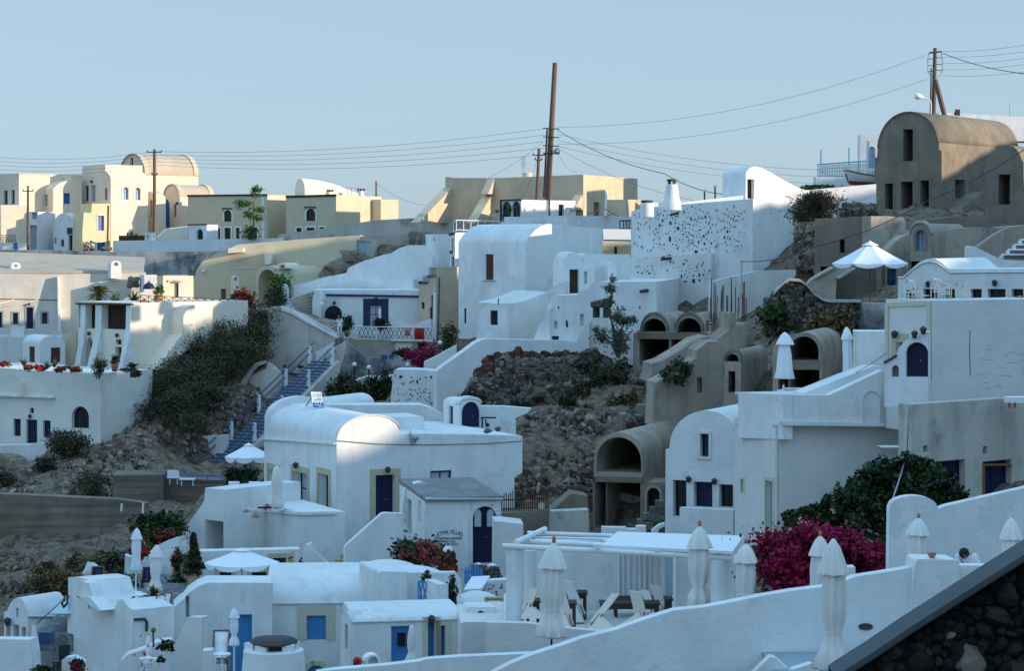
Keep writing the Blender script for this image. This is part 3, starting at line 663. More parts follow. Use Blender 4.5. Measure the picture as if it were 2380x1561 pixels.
# unseen hill added right of the view, crest notched to shape shade and sun patches
cr = [(-120,24),(30,16),(70,14),(80,12.8),(83.5,10.3),(86,9.4),(88.3,10.7),(92,13),(108,13.2),(112,14.2),(135,15.2),(141,15.6),(146,17.2),(152,17.2),(162,16.4),(172,16.4),(185,18.2),(206,17.6),(230,18.5),(262,18),(330,8)]
hy = np.arange(-120,331,1.5); hz = np.interp(hy,[c[0] for c in cr],[c[1] for c in cr]); hx = np.array([56,64,72,80,86,90,95,104,118,135,160,200.])
hf = np.array([-.6,-.2,.25,.62,.88,1,.95,.8,.5,.1,-.5,-1]); HX, HY = np.meshgrid(hx, hy); base = -6.0
HZ = base+(hz[:, None]-base)*np.where(hf > 0, hf, hf*.6)[None, :]+.5*vnoise(HX, HY,.35,6)*(hf < .99)[None, :]+.25*vnoise(HX, HY,1.2,8)
nx, ny = len(hx), len(hy); ii = np.arange(nx*ny).reshape(ny, nx)
fc = np.stack([ii[:-1, :-1], ii[:-1,1:], ii[1:,1:], ii[1:, :-1]],-1).reshape(-1,4)
me = bpy.data.meshes.new('shade_hill'); me.from_pydata(np.stack([HX, HY, HZ],-1).reshape(-1,3).tolist(),[], fc.tolist()); me.polygons.foreach_set('use_smooth',[True]*len(me.polygons)); me.materials.append(M['earth'])
ho = bpy.data.objects.new('shade_hill', me); COL.objects.link(ho); tag(ho, 'unseen bare hillside added right of the village to shade it', 'shade_hill', kind='structure')
# ================================================================ ridge, left
fr('L1')
h = House('cream_house', 'flat roofed cream house at far left of the ridge with two blue windows', 'house', pl(170,246.5,-50), rect(-160,312,170,1010), xend=760, mat='cream')
h.op('wblue',32,465,68,592).op('wblue',100,460,132,587); h.build()
h = House('cream_annex', 'low sunlit cream annex in front of the flat roofed house at the far left', 'house', pl(5,243.5,24), rect(5,595,262,1010), depth=4, mat='cream'); h.build()
h = House('white_porch', 'small white porch with a grey blue door between two cream walls at far left', 'house', pl(340,244,-25), rect(262,655,340,1010), depth=3)
h.op('wteal',288,664,330,722).op('dgrey',268,778,332,1000); h.build()
p = pl(0,241.5,6); t = T('lattice_fence', 'dark lattice fence on the low wall at the far left', 'fence', p.at(60,930))
mb = MB(); xrail(mb, mb, p.at(-60,932), p.at(138,930),7,.7,.03,.02); t.part('lattice', mb, 'dark_wood')
h = House('low_wall_house', 'low grey white wall with a small blue gate at the far left of the road', 'wall', pl(0,241,6), rect(-120,932,240,1010), depth=.5, mat='white_old'); h.op('dblue',120,912+24,158,1005, rev=.12); h.build()
h = House('vault_house', 'white and cream house with a half vault roof and blue shuttered upper window', 'house', pl(477,247,38),
    [(477,1010),(477,452),(500,425),(530,402),(560,388),(600,378),(635,372),(640,350),(738,350),(738,1010)], xend=345, mat='cream')
h.op('sblue',573,490,630,586).op('wblue',398,502,426,606, face='S'); h.build()
p = pl(660,243,-32); h = House('white_portico', 'white vaulted shopfront with a dark wooden doorway and a small dark signboard', 'shop', p, arch(480,668,662,800,1010), depth=5, mat='white')
h.op('ddark',612,868,640,1005, rev=.3).op('ddark',690-30,862,722-30,1005, rev=.15) if False else h.op('ddark',612,866,652,1005, rev=.3)
h.op('wwhite',543,905,576,975, rev=.12).op('wwhite',445+45,890,462+45,945, rev=.12); h.build(); h.slab('signboard', rect(606,800,652,856),.08, 'slate')
h = House('white_doorway', 'white block with a dark brown wooden doorway beside two seated people', 'shop', pl(738,244,-20), rect(662,822,738,1010), depth=3)
h.op('ddark',668,862,690,1005, rev=.3).op('dbrown',692,868,718,1005, rev=.15); h.build()
mb = MB().prism([h.p.at(x, y,.05) for x, y in ((645,866),(660,850),(690,845),(722,860),(722,870))], h.p.n*.7); h.part('awning', mb, 'dark_wood')
p = pl(995,246,-50); h = House('cream_tower_house', 'tall cream house with two arched blue windows on its sunlit side', 'house', p,
    [(740,1010),(740,250),(945,232),(946,292),(965,304),(980,322),(991,340),(995,358),(995,1010)], xend=1330, mat='cream')
h.op('wblue',763,422,796,562).op('dgrey',819,418,858,566).op('wblue',942,443,964,552)
h.op('wteal',1104,435,1154,546,1, 'S', sur='cream_pale').op('wteal',1211,440,1262,551,1, 'S', sur='cream_pale'); h.build(); h.lamp(832,385)
p = pl(740,241,30); h = House('ochre_annex', 'small ochre annex with a lilac shutter and a blue door below', 'house', p,[(740,1010),(740,830),(752,663),(820,667),(825,583),(988,583),(988,1010)], depth=3.2, mat='ochre')
h.op('slilac',878,692,936,826, sur='cream_pale').op('ddeep',874,932,945,1003, rev=.15); h.build(); h.part('drainpipe', MB().tube([p.at(975,600,.08), p.at(968,960,.08)],.05,6), 'brown')
p = pl(1310,262,-48); h = House('barrel_vault_house', 'tall cream house under a long tan barrel vault, highest roof on the left ridge', 'house', p,
    arch(1087,143,1308,330,1010,22), xend=1782, mat='cream', part='wall'); h.op('wdark',1172,170,1196,240); h.build()
def rim(h, x0, yt, x1, ys, back, w=.28, mat=None, tall=.16, lip=.3):
    """raised arch rim over a vault end"""
    p = h.p; a0, _ = p.sz(x0, ys); a1, _ = p.sz(x1, ys); zs = p.sz((x0+x1)/2, ys)[1]; zt = p.sz((x0+x1)/2, yt)[1]; o = arcpts(a0-.02, zs, a1+.02, zt,18); o2 = [(a+(a-(a0+a1)/2)*tall*.25, z+tall*(.5+.5*(z-zs)/max(.1, zt-zs))) for a, z in o]
    mb = MB()
    for k in range(len(o)-1):
        q = [o[k], o[k+1], o2[k+1], o2[k]]; vs = [p.w(a, z, lip-back) for a, z in q]+[p.w(a, z,-back-lip) for a, z in q]
        mb.add(vs,[(0,1,2,3),(7,6,5,4),(0,4,5,1),(3,2,6,7)]+([(0,3,7,4)] if k == 0 else [])+([(1,5,6,2)] if k == len(o)-2 else []))
    return h.part('roof_rim', mb, mat or h.mat)
def vault(h, x0, yt, x1, ys, mat, rise=.05):
    """a roof skin over the vault in another render"""
    p = h.p; a0 = p.s(x0); a1 = p.s(x1); zs = p.sz((x0+x1)/2, ys)[1]; zt = p.sz((x0+x1)/2, yt)[1]
    o = arcpts(a0-rise, zs, a1+rise, zt+rise,22); i = arcpts(a0+.1, zs, a1-.1, zt-.1,22)[::-1]
    return h.part('roof', MB().prism([p.w(a, z,-.12) for a, z in o+i],-p.n*(h.depth-.24)), mat)
vault(h,1087,143,1308,330, 'roof_tan'); rim(h,1087,143,1308,330,.15, mat='tan'); rim(h,1087,143,1308,330, h.depth-.3, mat='tan')
p = pl(1616,251,-46); h = House('blue_door_house', 'cream vaulted house with a tall arched deep blue door up a ramp', 'house', p,
    [(1400,1010),(1400,527),(1440,512),(1476,512)]+arcpts(1478,515,1612,418,12)+[(1616,520),(1616,1010)], xend=1925, mat='cream')
h.op('ddeep',1444,540,1525,803,1, rev=.35).op('wblue',1562,590,1584,705); h.build(); h.lamp(1600,580); vault(h,1478,418,1612,515, 'roof_tan'); rim(h,1478,418,1612,515, h.depth-.3, mat='tan'); rim(h,1478,418,1612,515,.2, mat='tan')
p = pl(1402,249.5,-58); h = House('round_shoulder_house', 'narrow tan house block with a slit arched window beside the ridge pole', 'house', p,[(1275,1010),(1282,700),(1300,580),(1325,490),(1345,470),(1370,490),(1402,525),(1402,1010)], xend=1490, mat='cream'); h.op('wblue',1349,550,1368,706,1); h.build()
p = pl(1410,238,12); single('ramp', 'pale ramp climbing to the tall arched blue door', 'ramp', MB().prism([p.at(x, y) for x, y in ((1395,1010),(1395,905),(1470,840),(1510,805),(1690,785),(1690,1010))],-p.n*3), 'cream_pale')
wall('planter_wall', 'low dark wall with plants at the foot of the tall cream house', 'wall', pl(1070,240,5), rect(1068,870,1300,1000),.6, 'brown')
for i, x in enumerate((1150,1185,1225)): agave('garden_plant',('spiky green plant on the dark planter wall', 'taller spiky green plant in the middle of the dark planter wall', 'small spiky plant at right end of the dark planter wall')[i], x,885,(55,75,45)[i],239.5, 'leaf_green', i,18,.12,.6)
# road wall with its gate posts and arched gateway
p = pl(1015,237,-14); wall('road_wall', 'long low white wall along the ridge road in blue shade', 'wall', p,[(1015,1020),(1015,918),(2480,895),(2700,860),(2700,940),(2480,960),(2000,1022)],.5, 'white')
h = House('gate_pillar', 'white gate pillar with a small dark niche at the foot of the wooden ridge pole', 'pillar', pl(1356,236,-40), rect(1302,842,1356,1010), xend=1402); h.op('void',1316,868,1342,944, rev=.2); h.build()
h = House('gateway', 'white gateway with an arched dark green door on the ridge road', 'gateway', pl(1858,236,-38), rect(1695,772,1858,1010), xend=1960); h.op('dgreen',1765,812,1824,1012,1, rev=.3); h.build(); h.slab('coping',[(1690,778),(1690,768),(1862,765),(1862,775)],.06, 'dark_wood')
p = pl(0,222,-8); t = T('stained_road_wall', 'long stained grey retaining wall under the left ridge road', 'wall', p.at(1000,1200))
t.part('wall', MB().prism([p.at(x, y) for x, y in ((-150,1190),(-150,1003),(300,1000),(1000,1016),(1500,1018),(2080,1005),(2080,1300),(1350,1300),(1300,1225),(900,1210))],-p.n*1.2), 'stained')
inlay(t, p,[(195,1085,90,110),(268,1070,70,60),(355,1070,55,50),(440,1140,60,30),(40,1080,100,80),(1668,1100,20,30)],3, 'rock_tan')
# people resting on the wall
def seated(label, x, yhead, Y, shirt, trous, hair, lean, seed, bow=0):
    j = {}; b = P(x, yhead, Y); j['pelvis'] = (0,0,.0); j['belly'] = (lean*.06,-.03,.2); j['chest'] = (lean*.14,-.06,.42); j['neck'] = (lean*.18,-.07,.56); j['head'] = (lean*.2,-.1-bow,.70-bow); j['crown'] = (lean*.2,-.13-bow*1.3,.79-bow)
    rad = {'pelvis': (.15,.12), 'belly': (.14,.10), 'chest': (.17,.11), 'neck': .05, 'head': (.085,.1), 'crown': (.055,.06)}
    ed = [('pelvis', 'belly'),('belly', 'chest'),('chest', 'neck'),('neck', 'head'),('head', 'crown')]
    for sd, q in (('l',-1),('r',1)):
        for nm, pos, r in (('shoulder',(q*.19+lean*.15,-.06,.48),.06),('elbow',(q*.24+lean*.1,-.18,.22),.045),('wrist',(q*.10,-.36,.12),.032)): j[sd+nm] = pos; rad[sd+nm] = r
        for nm, pos, r in (('knee',(q*.12,-.45,.04),.065),('ankle',(q*.13,-.42,-.40),.045),('toe',(q*.14,-.58,-.43),.035),('hip',(q*.1,-.03,0),.085)): j[sd+nm] = pos; rad[sd+nm] = r
        ed += [('chest', sd+'shoulder'),(sd+'shoulder', sd+'elbow'),(sd+'elbow', sd+'wrist'),('pelvis', sd+'hip'),(sd+'hip', sd+'knee'),(sd+'knee', sd+'ankle'),(sd+'ankle', sd+'toe')]
        hands(j, rad, ed, sd, j[sd+'wrist'],(-q*.4,-.8,-.1))
    up = [k for k in j if k in ('pelvis', 'belly', 'chest') or k.endswith(('shoulder', 'elbow'))]; lo = [k for k in j if k == 'pelvis' or k.endswith(('hip', 'knee', 'ankle'))]
    return figure('person', label, j, rad, ed, 'skin',[('shirt', up, shirt,.018),('trousers', lo, trous,.014)],(hair,0), b-Vector((lean*.2,-.1-bow,.72-bow)))
seated('person in dark clothes with grey hair sitting on the road wall',781,935,234.5, 'cloth_dark', 'cloth_dark', 'hair_grey',.5,1)
seated('person in a mint green shirt sitting on the road wall',820,927,234.5, 'shirt_mint', 'cloth_dark', 'hair_dark',-.4,2)
rock('grey_rock', 'long grey boulder on the road wall right of the seated people',950,990,120,40,236, 'rock_tan',5)
# olive yellow flat house behind the young tree
def lintel(h, x0, x1, y): h.slab('lintel', rect(x0, y-5, x1, y+6),.14, 'dark_wood')
t = T('young_tree', 'young green tree with a thin trunk standing before the olive yellow house', 'tree', P(2285,905,233)); t.part('trunk', MB().tube([P(2285,915,233), P(2278,700,233), P(2300,430,233)],[.09,.07,.03],6).tube([P(2282,820,233), P(2200,640,233)],.03,5), 'wood'); mb = MB()
for i,(x, y, w, hh, n) in enumerate(((2310,455,130,70,170),(2300,505,90,50,70),(2190,585,150,80,220),(2230,680,110,60,120),(2330,640,110,80,130),(2325,705,120,50,90),(2260,830,150,90,260),(2240,885,110,40,90))): m2 = cloud_mb(P(x, y,233),(px(w,233)/2,.8, px(hh,233)/2), n*2,.27,700+i, clumps=22, asp=.35, shell=.15, spread=.3); mb.add(m2.v, m2.f)
t.part('crown', mb, 'leaf_green', weld=False, smooth=0)
fr('M1')
p = pl(216,243,-22); h = House('olive_house', 'flat roofed olive yellow house with a keyhole arched window, behind the young tree', 'house', p, rect(-497,503,216,960), xend=388, mat='olive_yellow')
fr('L1'); h.op('wdark',2014,640,2082,745,1, sur='white_paint').op('wnavy',2018,800,2075,902, sur='white_paint').op('wnavy',2120,800,2156,898, sur='white_paint').op('wnavy',1958,800,1980,902, sur='white_paint').op('wnavy',2274,796,2312,893, sur='white_paint'); h.build(); lintel(h,1998,2090,627)
fr('M1'); h.slab('roof_trim',[(-500,520),(-500,504),(218,496),(218,512)],.1, 'dark_wood'); h.slab('corner_strip', rect(168,515,190,900),.03, 'white')
p = pl(835,240,-22); h = House('olive_house', 'olive yellow house wing with low windows, carrying a quarter dome on its roof', 'house', p, rect(386,505,835,960), xend=1242, mat='olive_yellow')
h.op('wdark',566,628,650,738,1, sur='white_paint').op('wdark',480,800,526,838, sur='white_paint').op('wdark',570,798,642,825, sur='white_paint').op('wdark',685,795,730,808, sur='white_paint'); h.build(); lintel(h,550,655,615); h.slab('roof_trim',[(386,530),(386,512),(838,497),(838,516)],.1, 'dark_wood')
h2 = House('cream_wall_block', 'lower cream block at the right end of the olive yellow house', 'house', pl(1236,247,55), rect(1236,545,1396,960), depth=5, mat='olive_yellow'); h2.build()
# quarter dome stair head
p = pl(465,247,-17); mb = MB(); secs = [(0,365),(.12,367),(.3,378),(.5,403),(.7,440),(.88,485),(1,520)]
e = Vector((.87,.5,0)); W_ = px(92,247)/2; c0 = p.at(511,510); zb = c0.z
for i,(f, y) in enumerate(secs):
    zt = -(V(y)-V0)/F*250; o = [c0+e*(f*7.0)+p.d*a+Vector((0,0, z-zb)) for a, z in arcpts(-W_, zb+(zt-zb)*.35, W_, zt,12)]; o = [c0+e*f*7-p.d*W_]+o+[c0+e*f*7+p.d*W_]
    for q in (o[0], o[-1]): q.z = zb-.5
    mb.v += [tuple(q) for q in o]
n_ = 15
for i in range(len(secs)-1):
    for k in range(n_-1): mb.f.append((i*n_+k, i*n_+k+1,(i+1)*n_+k+1,(i+1)*n_+k))
mb.f.append(tuple(range(n_))); single('roof_dome', 'pale quarter dome standing on the olive yellow roof', 'roof dome', mb, 'cream_pale')
for i,(x, y0, y1, lb) in enumerate(((778,478,500, 'squat cream chimney with dark pots beside the quarter dome'),(1060,470,512, 'cream chimney with dark pots at the right end of the olive roof'))):
    t = T('chimney', lb, 'chimney', P(x, y1,248)); b = P(x, y1,248); t.part('stack', MB().lathe(b-Vector((0,0,.3)),[(px(36,248)*.72,0),(px(25,248), px(y1-y0,248)+.3)],4), 'cream_pale')
    for k in (-1,0,1): t.part('pot', MB().tube([b+Vector((k*.28,0, px(y1-y0,248))), b+Vector((k*.28,0, px(y1-y0+22,248)))],.11,8), 'brown')
def antenna(label, x, yb, yt, Y, els, w):
    b, tp = P(x, yb, Y), P(x, yt, Y); mb = MB().tube([b-Vector((0,0,.3)), tp],.03,5); 
    for k in range(els):
        z = tp-(tp-b)*.06*k if w < .6 else tp+Vector((-1.6+k*.45,0,.05-.05*k)); mb.tube([z-Vector((w/2,.1,0)), z+Vector((w/2,-.1,0))] if w < .6 else [z-Vector((0,0,.2)), z+Vector((0,0,.2))],.012,4)
    if w >= .6: mb.tube([tp+Vector((-1.7,0,.1)), tp+Vector((1.7,0,-.2))],.03,5)
    return single('antenna', label, 'antenna', mb, 'steel', b)
antenna('flat rooftop television antenna between the two cream chimneys',972,500,437,249,8,.8)
def pole(label, x0, yt, yb, Y, rpx, lean=0, arms=(), mat='pole_wood'):
    b, tp = P(x0+lean, yb, Y), P(x0, yt, Y); t = T('utility_pole', label, 'pole', b); r = px(rpx, Y)
    t.part('shaft', MB().tube([b-Vector((0,0,1.5)), b, tp],[r*1.05, r, r*.75],9), mat)
    for i,(f, w) in enumerate(arms):
        c = tp.lerp(b, f); mb = MB().tube([c-Vector((w,.1,0)), c+Vector((w,-.1,0))],.05,5)
        for s in (-1,1): mb.lathe(c+Vector((s*w,0,0)),[(.03,0),(.07,.06),(.05,.2),(.02,.22)],7)
        t.part('crossarm', mb, 'slate')
    return t, tp
pole('short wooden pole stub behind the right end of the olive house',1196,378,530,252,9)
# weathered wall below the ridge, right
p = pl(310,233,-25); wall('weathered_wall', 'long weathered grey wall climbing behind the white houses to the cream block', 'wall', p,[(300,990),(315,860),(600,825),(830,795),(1000,762),(1180,732),(1700,705),(2342,676),(2342,960),(1700,1000)],1, 'stained_pale')
# big cream block with buttresses
fr('C1'); p = pl(872,221,-22); 
h = House('buttressed_house', 'big flat roofed sandy house with sloping buttresses on the ridge under the tall pole', 'house', p,[(-368,800),(-368,345),(-340,342),(-300,352),(0,352),(0,356),(872,322),(872,800)], xend=1360, mat='tan', sink=1)
h.op('dbrown',966,572,1018,720, face='S', rev=.15); h.build()
def buttress(h, xa, xb, ytop, ybot, outm, mat):
    q = h.p; a0, a1 = q.s(xa), q.s(xb); z1 = q.sz(xb, ytop)[1]; z0 = q.sz(xb, ybot)[1]
    h.part('buttress', MB().prism([q.w(a1, z1,-.05), q.w(a1, z0, outm), q.w(a1, z0,-.05)], q.d*(a0-a1)), mat)
buttress(h,-385,-310,440,760,7.5, 'tan'); buttress(h,10,75,352,500,1.6, 'tan'); buttress(h,-20,62,480,760,4.2, 'tan'); buttress(h,795,868,500,640,2.4, 'tan')
t = T('roof_tank', 'round cream water tank on the sandy roof', 'tank', P(370,345,226)); t.part('tank', MB().lathe(P(370,350,226),[(.46,0),(.46,.32),(.52,.34),(.52,.44),(.05,.46)],18), 'cream'); 
antenna('upright ladder antenna left of the roof tank',332,345,165,227,9,.5)
h = House('tan_block', 'low tan block on the terrace in front of the sandy house', 'house', pl(1258,216,-35), rect(1045,546,1258,760), xend=1400, mat='tan'); h.build()
h = House('terrace_house', 'white flat roofed terrace house with a black framed arched glass porch', 'house', pl(315,214,-42), rect(130,548,315,760), xend=805)
h.op('wnavy',140,566,225,745,.3).op('wnavy',232,562,306,745,.3).op('wdark',650,590,698,740, face='S'); h.build(); h.slab('porch_frame',[(128,560),(128,548),(318,540),(318,556)],.12, 'navy_trim'); h.slab('porch_post', rect(128,560,140,745),.1, 'navy_trim')
agave('yucca', 'tall yucca in front of the black framed porch',210,660,105,211, 'leaf_green',4,46,.14,.1,.3); agave('yucca', 'shorter wide yucca left of the tall yucca',168,722,90,211, 'leaf_green',5,46,.14,.1,.3); agave('yucca', 'dry brown yucca at the far left of the porch',100,668,45,211, 'leaf_dry',6,24,.1)
p = pl(1075,212,0); single('white_post', 'thin white post on the terrace before the tan block', 'post', MB().tube([p.at(1072,735), p.at(1080,470)],.09,8), 'white_paint')
def lounger(label, x, y, Y, flip=1):
    c = P(x, y, Y); t = T('deck_chair', label, 'deck chair', c, 'deck chairs on the upper terrace'); f = MB()
    for s in (-.3,.3): f.tube([c+Vector((-.7*flip, s,0)), c+Vector((.6*flip, s,.75))],.025,5); f.tube([c+Vector((.5*flip, s,0)), c+Vector((-.6*flip, s,.4))],.025,5)
    t.part('frame', f, 'wood'); t.part('sling', MB().add([c+Vector((-.6*flip,-.28,.4)), c+Vector((-.6*flip,.28,.4)), c+Vector((0,.28,.25)), c+Vector((0,-.28,.25)), c+Vector((.6*flip,.28,.75)), c+Vector((.6*flip,-.28,.75))],[(0,1,2,3),(3,2,4,5)]), 'canvas_white'); return t
lounger('deck chair left of the thin white post',965,695,211); lounger('deck chair right of the thin white post',1115,700,211,-1)
h = House('terrace_parapet', 'white parapet steps of the upper terrace in mixed sun and shade', 'wall', pl(402,208,-40), rect(160,700,402,960), xend=545); h.build()
h = House('terrace_parapet', 'white parapet block of the upper terrace left of the railing', 'wall', pl(730,207,-40), rect(535,692,730,960), xend=1302); h.build()
p = pl(1250,206,4); t = T('terrace_railing', 'dark railing at the right end of the upper white terrace', 'railing', p.at(1250,810)); mb = MB()
for x in (1202,1236,1262,1284,1302): mb.tube([p.at(x,812), p.at(x,735)],.05,5)
mb.tube([p.at(1200,738), p.at(1305,735)],.06,5); mb.tube([p.at(1200,808), p.at(1305,810)],.05,5); t.part('bars', mb, 'black_iron')
# awning
p = pl(1045,196,0); h = House('awning_house', 'shaded ochre shop wall under a cream awning with a scalloped edge', 'house', p, rect(1030,812,1300,1080), depth=4, mat='ochre'); h.op('wdark',1150,970,1176,1078, rev=.2); h.build()
a, b_ = p.at(1047,812,.1), p.at(1294,815,.1); o = p.n*1.8-Vector((0,0,.9)); dz = Vector((0,0,-.12))
h.part('awning', MB().add([a, b_, b_+o, a+o, a+dz*.3, b_+dz*.3, b_+o+dz*.3, a+o+dz*.3],[(0,1,2,3),(7,6,5,4),(0,3,7,4),(1,5,6,2)]), 'canvas_cream'); mb = MB()
for k in range(40):
    f0, f1 = k/40,(k+1)/40; g0, g1 = (.18+.26*abs(math.sin(f*math.pi*11)) for f in (f0, f1)); A, B = (a+o).lerp(b_+o, f0),(a+o).lerp(b_+o, f1); mb.poly(A, B, B-Vector((0,0, g1)), A-Vector((0,0, g0)))
h.part('valance', mb, 'canvas_cream'); h.part('awning_bar', MB().tube([a+o, b_+o],.05,6), 'black_iron')
# ================================================================ left terraces below the road wall
fr('L1')
p = pl(525,206,8); t = T('whitewashed_house', 'long whitewashed cliff house with three blue framed openings and a tan flat roof', 'house', p.at(600,1600))
H_ = House('whitewashed_house', 'long whitewashed cliff house with blue framed door and windows below a tan flat roof', 'house', p,[(-160,1950),(-160,1212),(520,1216),(1300,1210),(1300,1950)], depth=9, mat='lime', sink=1); bpy.data.objects.remove(t.o)
fr('L2'); h = H_
h.op('dnavy',236,112,298,303, sur='grey_blue').op('wnavy',114,162,162,264, sur='grey_blue').op('wnavy',378,160,424,260, sur='grey_blue').op('dnavy',-30,155,18,293, sur='grey_blue'); h.build(); h.lamp(262,76)
fr('L1')
h.part('roof', MB().prism([p.w(p.s(-150), p.sz(-150,1212)[1]+.0,-.3), p.w(p.s(1290), p.sz(1290,1212)[1]+.0,-.3), p.w(p.s(1290), p.sz(1290,1212)[1]+1.1,-9), p.w(p.s(-150), p.sz(-150,1212)[1]+1.6,-9)], Vector((0,0,.25))), 'roof_tan')
h.part('buttress_edge', MB().prism([p.at(x, y, o) for x, y, o in ((516,1240,.5),(528,1240,.5),(560,1830,1.4),(530,1830,1.4))],-p.n*1.2), 'white')
for a, b_ in (((-40,1490),(130,1448)),((-40,1548),(340,1450))): h.part('canopy_pole', MB().tube([p.at(*a,.9), p.at(*b_,.1)],.07,6), 'cream')
h.part('cable', MB().tube([p.at(-40,1440,.05), p.at(300,1446,.05), p.at(520,1452,.05)],.03,4), 'cable')
chimney_arch('white arched chimney at the left end of the tan roof',102,1112,184,1215,207, yaw=35); chimney_arch('white arched chimney in the middle of the tan roof',997,1096,1090,1205,206, 'white_old', yaw=30)
rock('boulder', 'dark pointed boulder set in the white cliff wall above the palm',1202,1290,120,112,205.5, 'rock_tan',2)
t = T('small_dome', 'tiny dark blue dome at the right end of the white cliff house', 'dome', P(1338,1352,200)); t.part('dome', MB().lathe(P(1338,1352,200),[(.5,0),(.46,.25),(.3,.45),(.08,.55),(.04,.7)],12), 'navy')
h = House('block_wall', 'pale block wall patch right of the pointed boulder', 'wall', pl(1300,204,20), rect(1296,1225,1412,1480), depth=2, mat='white_block'); h.build()
fr('L2')
p = pl(0,192,3); t = T('balustrade', 'white lattice balustrade along the terrace below the cliff house', 'balustrade', p.at(200,380)); mb = MB(); 
xrail(mb, mb, p.at(-60,372), p.at(555,388),26,.62,.03,.03); mb.obox(p.at(98,380,-.2), p.d*1.1, p.n*.5, Vector((0,0,.85))); t.part('balusters', mb, 'white_old')
h = House('terrace_wall', 'grey white terrace base under the lattice balustrade', 'wall', pl(0,191,3), rect(-160,376,600,760), depth=5, mat='white_old'); h.build()
fr('L1')
palm('palm_tree', 'golden palm with a short trunk below the white cliff wall',888,1480,188,85,165, 'palm',3)
agave('agave', 'large agave just right of the golden palm',1040,1475,120,187, 'agave',1,34,.2,.5,.1); agave('agave', 'agave under the pointed boulder',1205,1478,125,187, 'agave',2,34,.2,.5,.1)
p = pl(1410,190,0); h = House('entrance_wall', 'cream entrance wall with a brown slatted door under a curved hood', 'gateway', pl(1465,190,8), rect(1465,1233,1690,1480), depth=3.5, mat='cream_pale'); h.op('sbrown',1517,1296,1604,1432, rev=.3); h.build(); h.slab('hood',[(1510,1290),(1512,1270),(1560,1262),(1610,1268),(1640,1280),(1640,1286),(1560,1275),(1520,1290)],.4, 'cream')
h = House('cream_block', 'small shaded cream block left of the slatted brown door', 'wall', pl(1465,189.5,-45), rect(1412,1235,1465,1480), depth=3, mat='olive_yellow'); h.build()
wall('sloping_wall', 'pale parapet sloping up to the brown slatted door', 'wall', pl(1110,187.5,4),[(1100,1480),(1110,1445),(1260,1385),(1430,1335),(1430,1480)],.4, 'cream_pale')
fr('L2')
# house on flared buttresses
p = pl(1186,180,-46); h = House('buttressed_terrace_house', 'cream house with dark brown screened openings between white flared buttresses', 'house', p, rect(700,72,1186,690), xend=2230, mat='cream_pale', sink=1.5)
h.op('screen',706,80,736,296, rev=.5).op('screen',780,90,866,302, rev=.5).op('screen',926,86,1146,310, rev=.5).op('ddark',776,380,838,680,.35, rev=.4).op('ddark',1036,468,1092,690, rev=.4).op('wdark',1040,402,1090,448, rev=.3)
h.op('wdark',1670,490,1732,580,1, 'S', rev=.3); h.build(); h.slab('fascia',[(700,84),(700,70),(1200,78),(1200,92)],.25, 'dark_wood')
for x, y in ((812,346),(1064,362)): h.lamp(x, y)
h.lamp(1700,386, 'S')
def flare(h, x, w, ytop, ymid, ybot, out):
    q = h.p; a, a1 = q.s(x), q.s(x+w); zt, zm, zb_ = (q.sz(x, y)[1] for y in (ytop, ymid, ybot)); pr = [(-.02, zt),(.12, zt),(.16, zm),(out*.3,(zm*2+zb_)/3),(out, zb_-1),(-.02, zb_-1)]
    h.part('buttress', MB().prism([q.w(a, z, o) for o, z in pr], q.d*(a1-a)), 'white')
flare(h,736,44,74,290,690,1.0); flare(h,870,56,74,300,690,1.3); flare(h,1146,40,78,290,690,1.2)
q = h.sp    # stair buttress on the sunlit side
pts = [(1530,350),(1535,190),(1555,150),(1560,110),(1640,85),(1648,440),(1560,500),(1480,560),(1430,610),(1405,660),(1300,665),(1330,610),(1400,520),(1480,400)]
h.part('stair_buttress', MB().prism([q.at(x, y,1.6) for x, y in pts],-q.n*1.8), 'cream_pale')
h.part('pier', MB().prism([q.at(x, y,.9) for x, y in ((1644,640),(1640,85),(1846,95),(1850,640))],-q.n*1.1), 'cream_pale')
p = pl(1280,179,25); t = T('wooden_railing', 'long brown wooden railing with crossed bars along the cream terrace edge', 'railing', h.sp.at(1800,80)); mb = MB(); q = h.sp
xrail(mb, mb, q.at(1283,72,-.3), q.at(2345,120,-.3),15,.58,.03,.025); t.part('bars', mb, 'brown')
fr('L1')
potted('flower_pot', 'big terracotta pot of yellow flowers in front of the slatted door',1425,1478,186,70,85, 'leaf_green',3, flower='palm', wpot=95); 
bush('shrub', 'low shrub with red flowers at the foot of the agaves',1275,1465,70,26,185, 'petal_red',4,250,.15, stem=False)
t = bush('flowering_shrub', 'dark red flowering shrub at the olive wall behind the wooden railing',2185,1440,170,130,190, 'leaf_dark',5,900,.3); t.part('flowers', cloud_mb(P(2185,1425,189.8),(px(95,190),1, px(60,190)),260,.28,8), 'petal_red', weld=False, smooth=0)
fr('L2')
p = pl(360,184,32); h = House('vaulted_hut', 'small white vaulted hut with two brown shutters above the flower bed', 'hut', p, arch(360,365,588,445,690,16), xend=207, mat='white')
h.op('sbrown',458,474,542,610, rev=.1).op('sbrown',262,465,312,606, face='S', rev=.1); h.build()
p = pl(540,186,0); wall('passage_wall', 'dull olive wall in the gap between the vaulted hut and the buttresses', 'wall', p,[(560,700),(560,350),(690,320),(690,700)],.5, 'olive_yellow')
